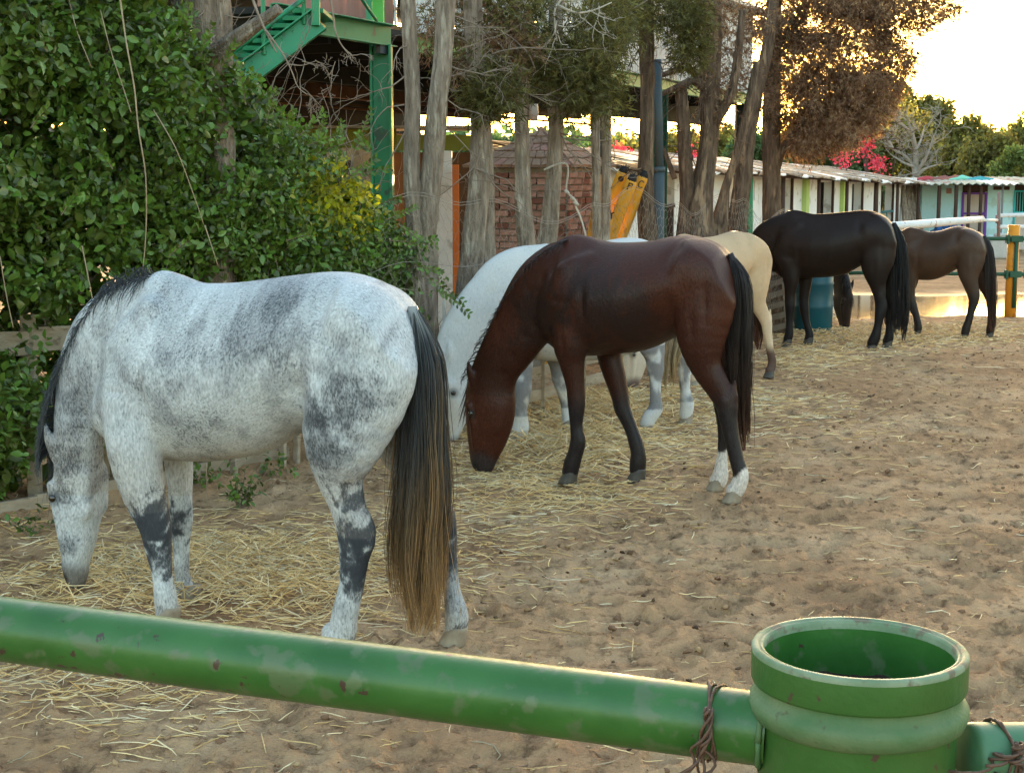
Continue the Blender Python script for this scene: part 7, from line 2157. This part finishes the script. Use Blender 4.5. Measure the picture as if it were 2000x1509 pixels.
# ================================================================== FAR TREES
M_far1 = mat("far_dark_leaves", (.05, .09, .035), (.09, .145, .055), .8, .7, transl=.3, island=.45)
M_far2 = mat("far_olive_leaves", (.12, .125, .036), (.22, .20, .06), .6, .7, transl=.4, island=.45)
M_far3 = mat("far_pale_leaves", (.12, .16, .05), (.19, .23, .07), .6, .7, transl=.4, island=.4)
M_pink = mat("bougainvillea_bract", (.60, .06, .10), (.76, .14, .17), 2, .6, transl=.35, island=.3)
M_ftrunk = mat("far_trunk", (.12, .09, .07), rough=.9)
lf_v = np.array([(0, 0, 0), (.5, .3, .05), (1, 0, 0), (.5, -.3, .05)]); lf_f = [[(0, 3, 2, 1)]]
def far_tree(px, base_y, top_py, Y_, width_px, mt, label, n=9000, leaf=.14, seed=0, droopy=0, squash=1.0, clumps=46, group="trees beyond the stables"):
    rr = np.random.RandomState(seed + 5); rt = empty("tree", (float(P(px, 336, Y_)[0]), Y_, base_y)); tag(rt, label, "tree", group)
    H = float(P(px, top_py, Y_)[2]) - base_y; Wd = width_px / FPX * Y_ / 2
    b = MB(); b.tube([(0, 0, 0), (.1, 0, H * .3), (-.05, .1, H * .55), (.1, 0, H * .8)], [.16, .12, .09, .04], n=9, flute=.1)
    for k in range(6):
        a = rr.rand() * 6.28; b.tube([(0, 0, H * (.2 + .08 * k)), (math.cos(a) * Wd * .4, math.sin(a) * Wd * .4, H * (.4 + .07 * k)), (math.cos(a) * Wd * .75, math.sin(a) * Wd * .7, H * (.5 + .07 * k))], [.07, .05, .02], n=6)
    b.build("trunk", M_ftrunk, rt, smooth=True)
    cc = []; cr = []
    while len(cc) < clumps:
        p = rr.uniform(-1, 1, 3)
        if np.linalg.norm(p) > 1: continue
        cz = .58 + .42 * p[2] * squash
        cc.append((p[0] * Wd * (1 - .15 * p[2]), p[1] * Wd * .8, H * cz)); cr.append(rr.uniform(.18, .42) * Wd * .6 + .15)
    cc = np.array(cc); cr = np.array(cr); m_ = n // clumps
    c = np.repeat(cc, m_, 0); r = np.repeat(cr, m_); d = rr.normal(size=(len(c), 3)); d /= np.linalg.norm(d, axis=1, keepdims=True)
    pos = c + d * (r * rr.rand(len(c)) ** .33)[:, None]
    pos[:, 2] -= droopy * rr.rand(len(c)) * .8
    pos[:, 2] = np.maximum(pos[:, 2], .15)
    U = d * .6 + rr.normal(size=d.shape) * .6 + np.array([0, 0, -droopy]); W = rr.normal(size=d.shape) * .7 + np.array([0, 0, .6])
    V, F = scatter(lf_v, lf_f, pos, U, W, leaf * (.6 + .8 * rr.rand(len(c))))
    obj_np("crown", V, F, mt, rt)['kind'] = 'stuff'
    return rt
far = [
 (1330, -.3, 262, 34, 150, M_far2, "yellow-lit tree seen under the deck left of the slanting trunk", 7000, .12, 1, 0),
 (1235, -.3, 268, 36, 110, M_far2, "small sunlit tree seen under the deck behind the padded poles", 5000, .12, 2, 0),
 (1130, -.3, 280, 36, 120, M_far1, "low tree seen under the deck beside the brick kiosk roof", 5000, .12, 3, 0),
 (1470, -.3, 250, 46, 150, M_far1, "dark green tree rising over the stable roof left of the conifer trunk", 8000, .15, 4, 0),
 (1580, -.3, 235, 48, 180, M_far1, "dark green tree over the stable roof right of the conifer trunk", 9000, .16, 5, 0),
 (1660, -.3, 222, 52, 150, M_far1, "dark green tree behind the red bougainvillea", 9000, .16, 6, 0),
 (1740, -.3, 208, 60, 160, M_far2, "olive tree rising behind the bare pale tree", 10000, .18, 7, 0),
 (1775, -.3, 172, 74, 120, M_far2, "tallest of the olive trees beyond the stables, beside the conifer's crown", 10000, .22, 8, 0),
 (1830, -.3, 205, 72, 150, M_far2, "rounded olive tree with a glowing edge beyond the bare tree", 11000, .22, 9, 0),
 (1885, -.3, 238, 66, 130, M_far2, "weeping olive tree over the purple door's roof", 12000, .20, 10, .9),
 (1935, -.3, 272, 62, 120, M_far2, "grey-green weeping tree between the two roofs", 10000, .18, 11, .9),
 (2000, -.3, 262, 75, 130, M_far2, "olive tree rising behind the pale green bush at the far end", 9000, .2, 12, 0),
 (1995, -.3, 300, 54, 110, M_far3, "pale yellow-green bush over the corrugated roof at the far end", 9000, .14, 13, 0),
 (2090, -.3, 250, 60, 170, M_far2, "large olive tree past the teal door", 9000, .2, 14, 0),
 (1400, -.3, 270, 60, 200, M_far2, "broad olive tree far off behind the forked trunk", 9000, .2, 15, 0),
]
for px, by, tp, Y_, wpx, mt, lab, n_, lf, sd_, dr_ in far:
    far_tree(px, by, tp - (26 if px > 1700 and px != 1995 else 6), Y_, wpx, mt, lab, n_, lf, sd_, dr_)
def flowers(px, py, Y_, rx, ry, n, label, name="bougainvillea", clump=9):
    rr = np.random.RandomState(int(px)); c0 = P(px, py, Y_)
    rt = empty(name, (float(c0[0]), Y_, gz_(Y_))); tag(rt, label, "flowering shrub", "bougainvillea flowering over the stable roof")
    o_ = np.array(rt.location)
    cc = c0 + np.stack([rr.normal(0, rx / FPX * Y_ * .5, clump), rr.normal(0, .15, clump), rr.normal(0, ry / FPX * Y_ * .5, clump)], 1)
    b = MB()
    for c in cc: b.tube([(0, .3, 0), tuple((c - o_) * .6 + np.array([.2, .3, 0])), tuple(c - o_)], [.03, .02, .008], n=5)
    b.build("stems", M_ftrunk, rt)
    c = np.repeat(cc, n // clump, 0); d = rr.normal(size=c.shape)
    pos = c + d * np.array([.13, .12, .12]) * (Y_ / 45)
    V, F = scatter(lf_v, lf_f, pos, rr.normal(size=c.shape), rr.normal(size=c.shape), .085 * (Y_ / 45) * (.6 + .8 * rr.rand(len(c))))
    obj_np("blossom", V - o_, F, M_pink, rt)['kind'] = 'stuff'
flowers(1690, 278, 44, 8, 22, 360, "bright red-pink bougainvillea spray above the stable roof, the biggest one")
flowers(1717, 319, 44, 9, 9, 260, "small round pink bougainvillea tuft right of the big spray", clump=4)
flowers(1645, 312, 42, 10, 8, 160, "faint pink bougainvillea tuft left of the big spray", clump=4)
flowers(1212, 300, 30, 16, 8, 420, "pink bougainvillea glowing under the deck beside the green column", clump=8)
flowers(1350, 300, 32, 10, 12, 200, "pink bougainvillea seen through the forked trunk", clump=4)
# bare pale tree
bt = empty("tree", (float(P(1790, 360, 47)[0]), 47, -.3)); tag(bt, "bare pale-branched tree standing behind the end of the stable roof", "tree", "trees beyond the stables"); bo2 = np.array(bt.location)
M_paleb = mat("pale_bark", (.26, .23, .19), (.36, .32, .27), 5, .85)
b = MB()
limbs = [[(1790, 360), (1788, 330), (1788, 295), (1782, 262), (1775, 240)], [(1790, 350), (1783, 325), (1768, 305), (1745, 292), (1728, 278)], [(1789, 340), (1800, 322), (1812, 300), (1822, 270)], [(1789, 345), (1806, 330), (1830, 322)],
         [(1784, 325), (1765, 318), (1740, 302)], [(1788, 295), (1800, 270), (1806, 245)], [(1745, 292), (1730, 262), (1722, 240)], [(1782, 262), (1760, 240), (1748, 225)]]
tws = []
for k, c in enumerate(limbs):
    q = [P(x, y, 47 + .2 * math.sin(k + i)) - bo2 for i, (x, y) in enumerate(c)]
    w0 = .13 if k == 0 else .075 if k < 4 else .045
    qq = catmull(q, 4); b.tube([tuple(x) for x in qq], [max(.012, w0 * (1 - .8 * i / len(qq))) for i in range(len(qq))], n=7)
    for i in range(2, len(qq), 2): tws.append((tuple(qq[i]), (random.uniform(-1, 1), random.uniform(-.4, .4), random.uniform(0, 1))))
b.build("trunk", M_paleb, bt, smooth=True)
b = MB()
for pts, rad in twigs([t[0] for t in tws], [t[1] for t in tws], .75, .02, 2, 55, gravity=.02): b.tube(pts, [max(.006, r * .7) for r in rad], n=4, cap=False)
b.build("twigs", M_paleb, bt, smooth=True)['kind'] = 'stuff'
# distant wood closing the view
rr = np.random.RandomState(8); Nn = 80000
xx = rr.uniform(-95, 105, Nn); yy = rr.uniform(95, 120, Nn); top = 3.4 + 2.2 * fbm(xx / 7.0, yy / 9, 3, 9)
zz = rr.rand(Nn) ** .8 * top - .5
pos = np.stack([xx, yy, zz], 1)
V, F = scatter(lf_v, lf_f, pos, rr.normal(size=pos.shape), rr.normal(size=pos.shape), .75 * (.6 + .8 * rr.rand(Nn)))
o = obj_np("distant_wood", V, F, M_far1); tag(o, kind='stuff')


for o in COL.objects:
    if o.name.split('.')[0] == 'twigs': o['kind'] = 'stuff'
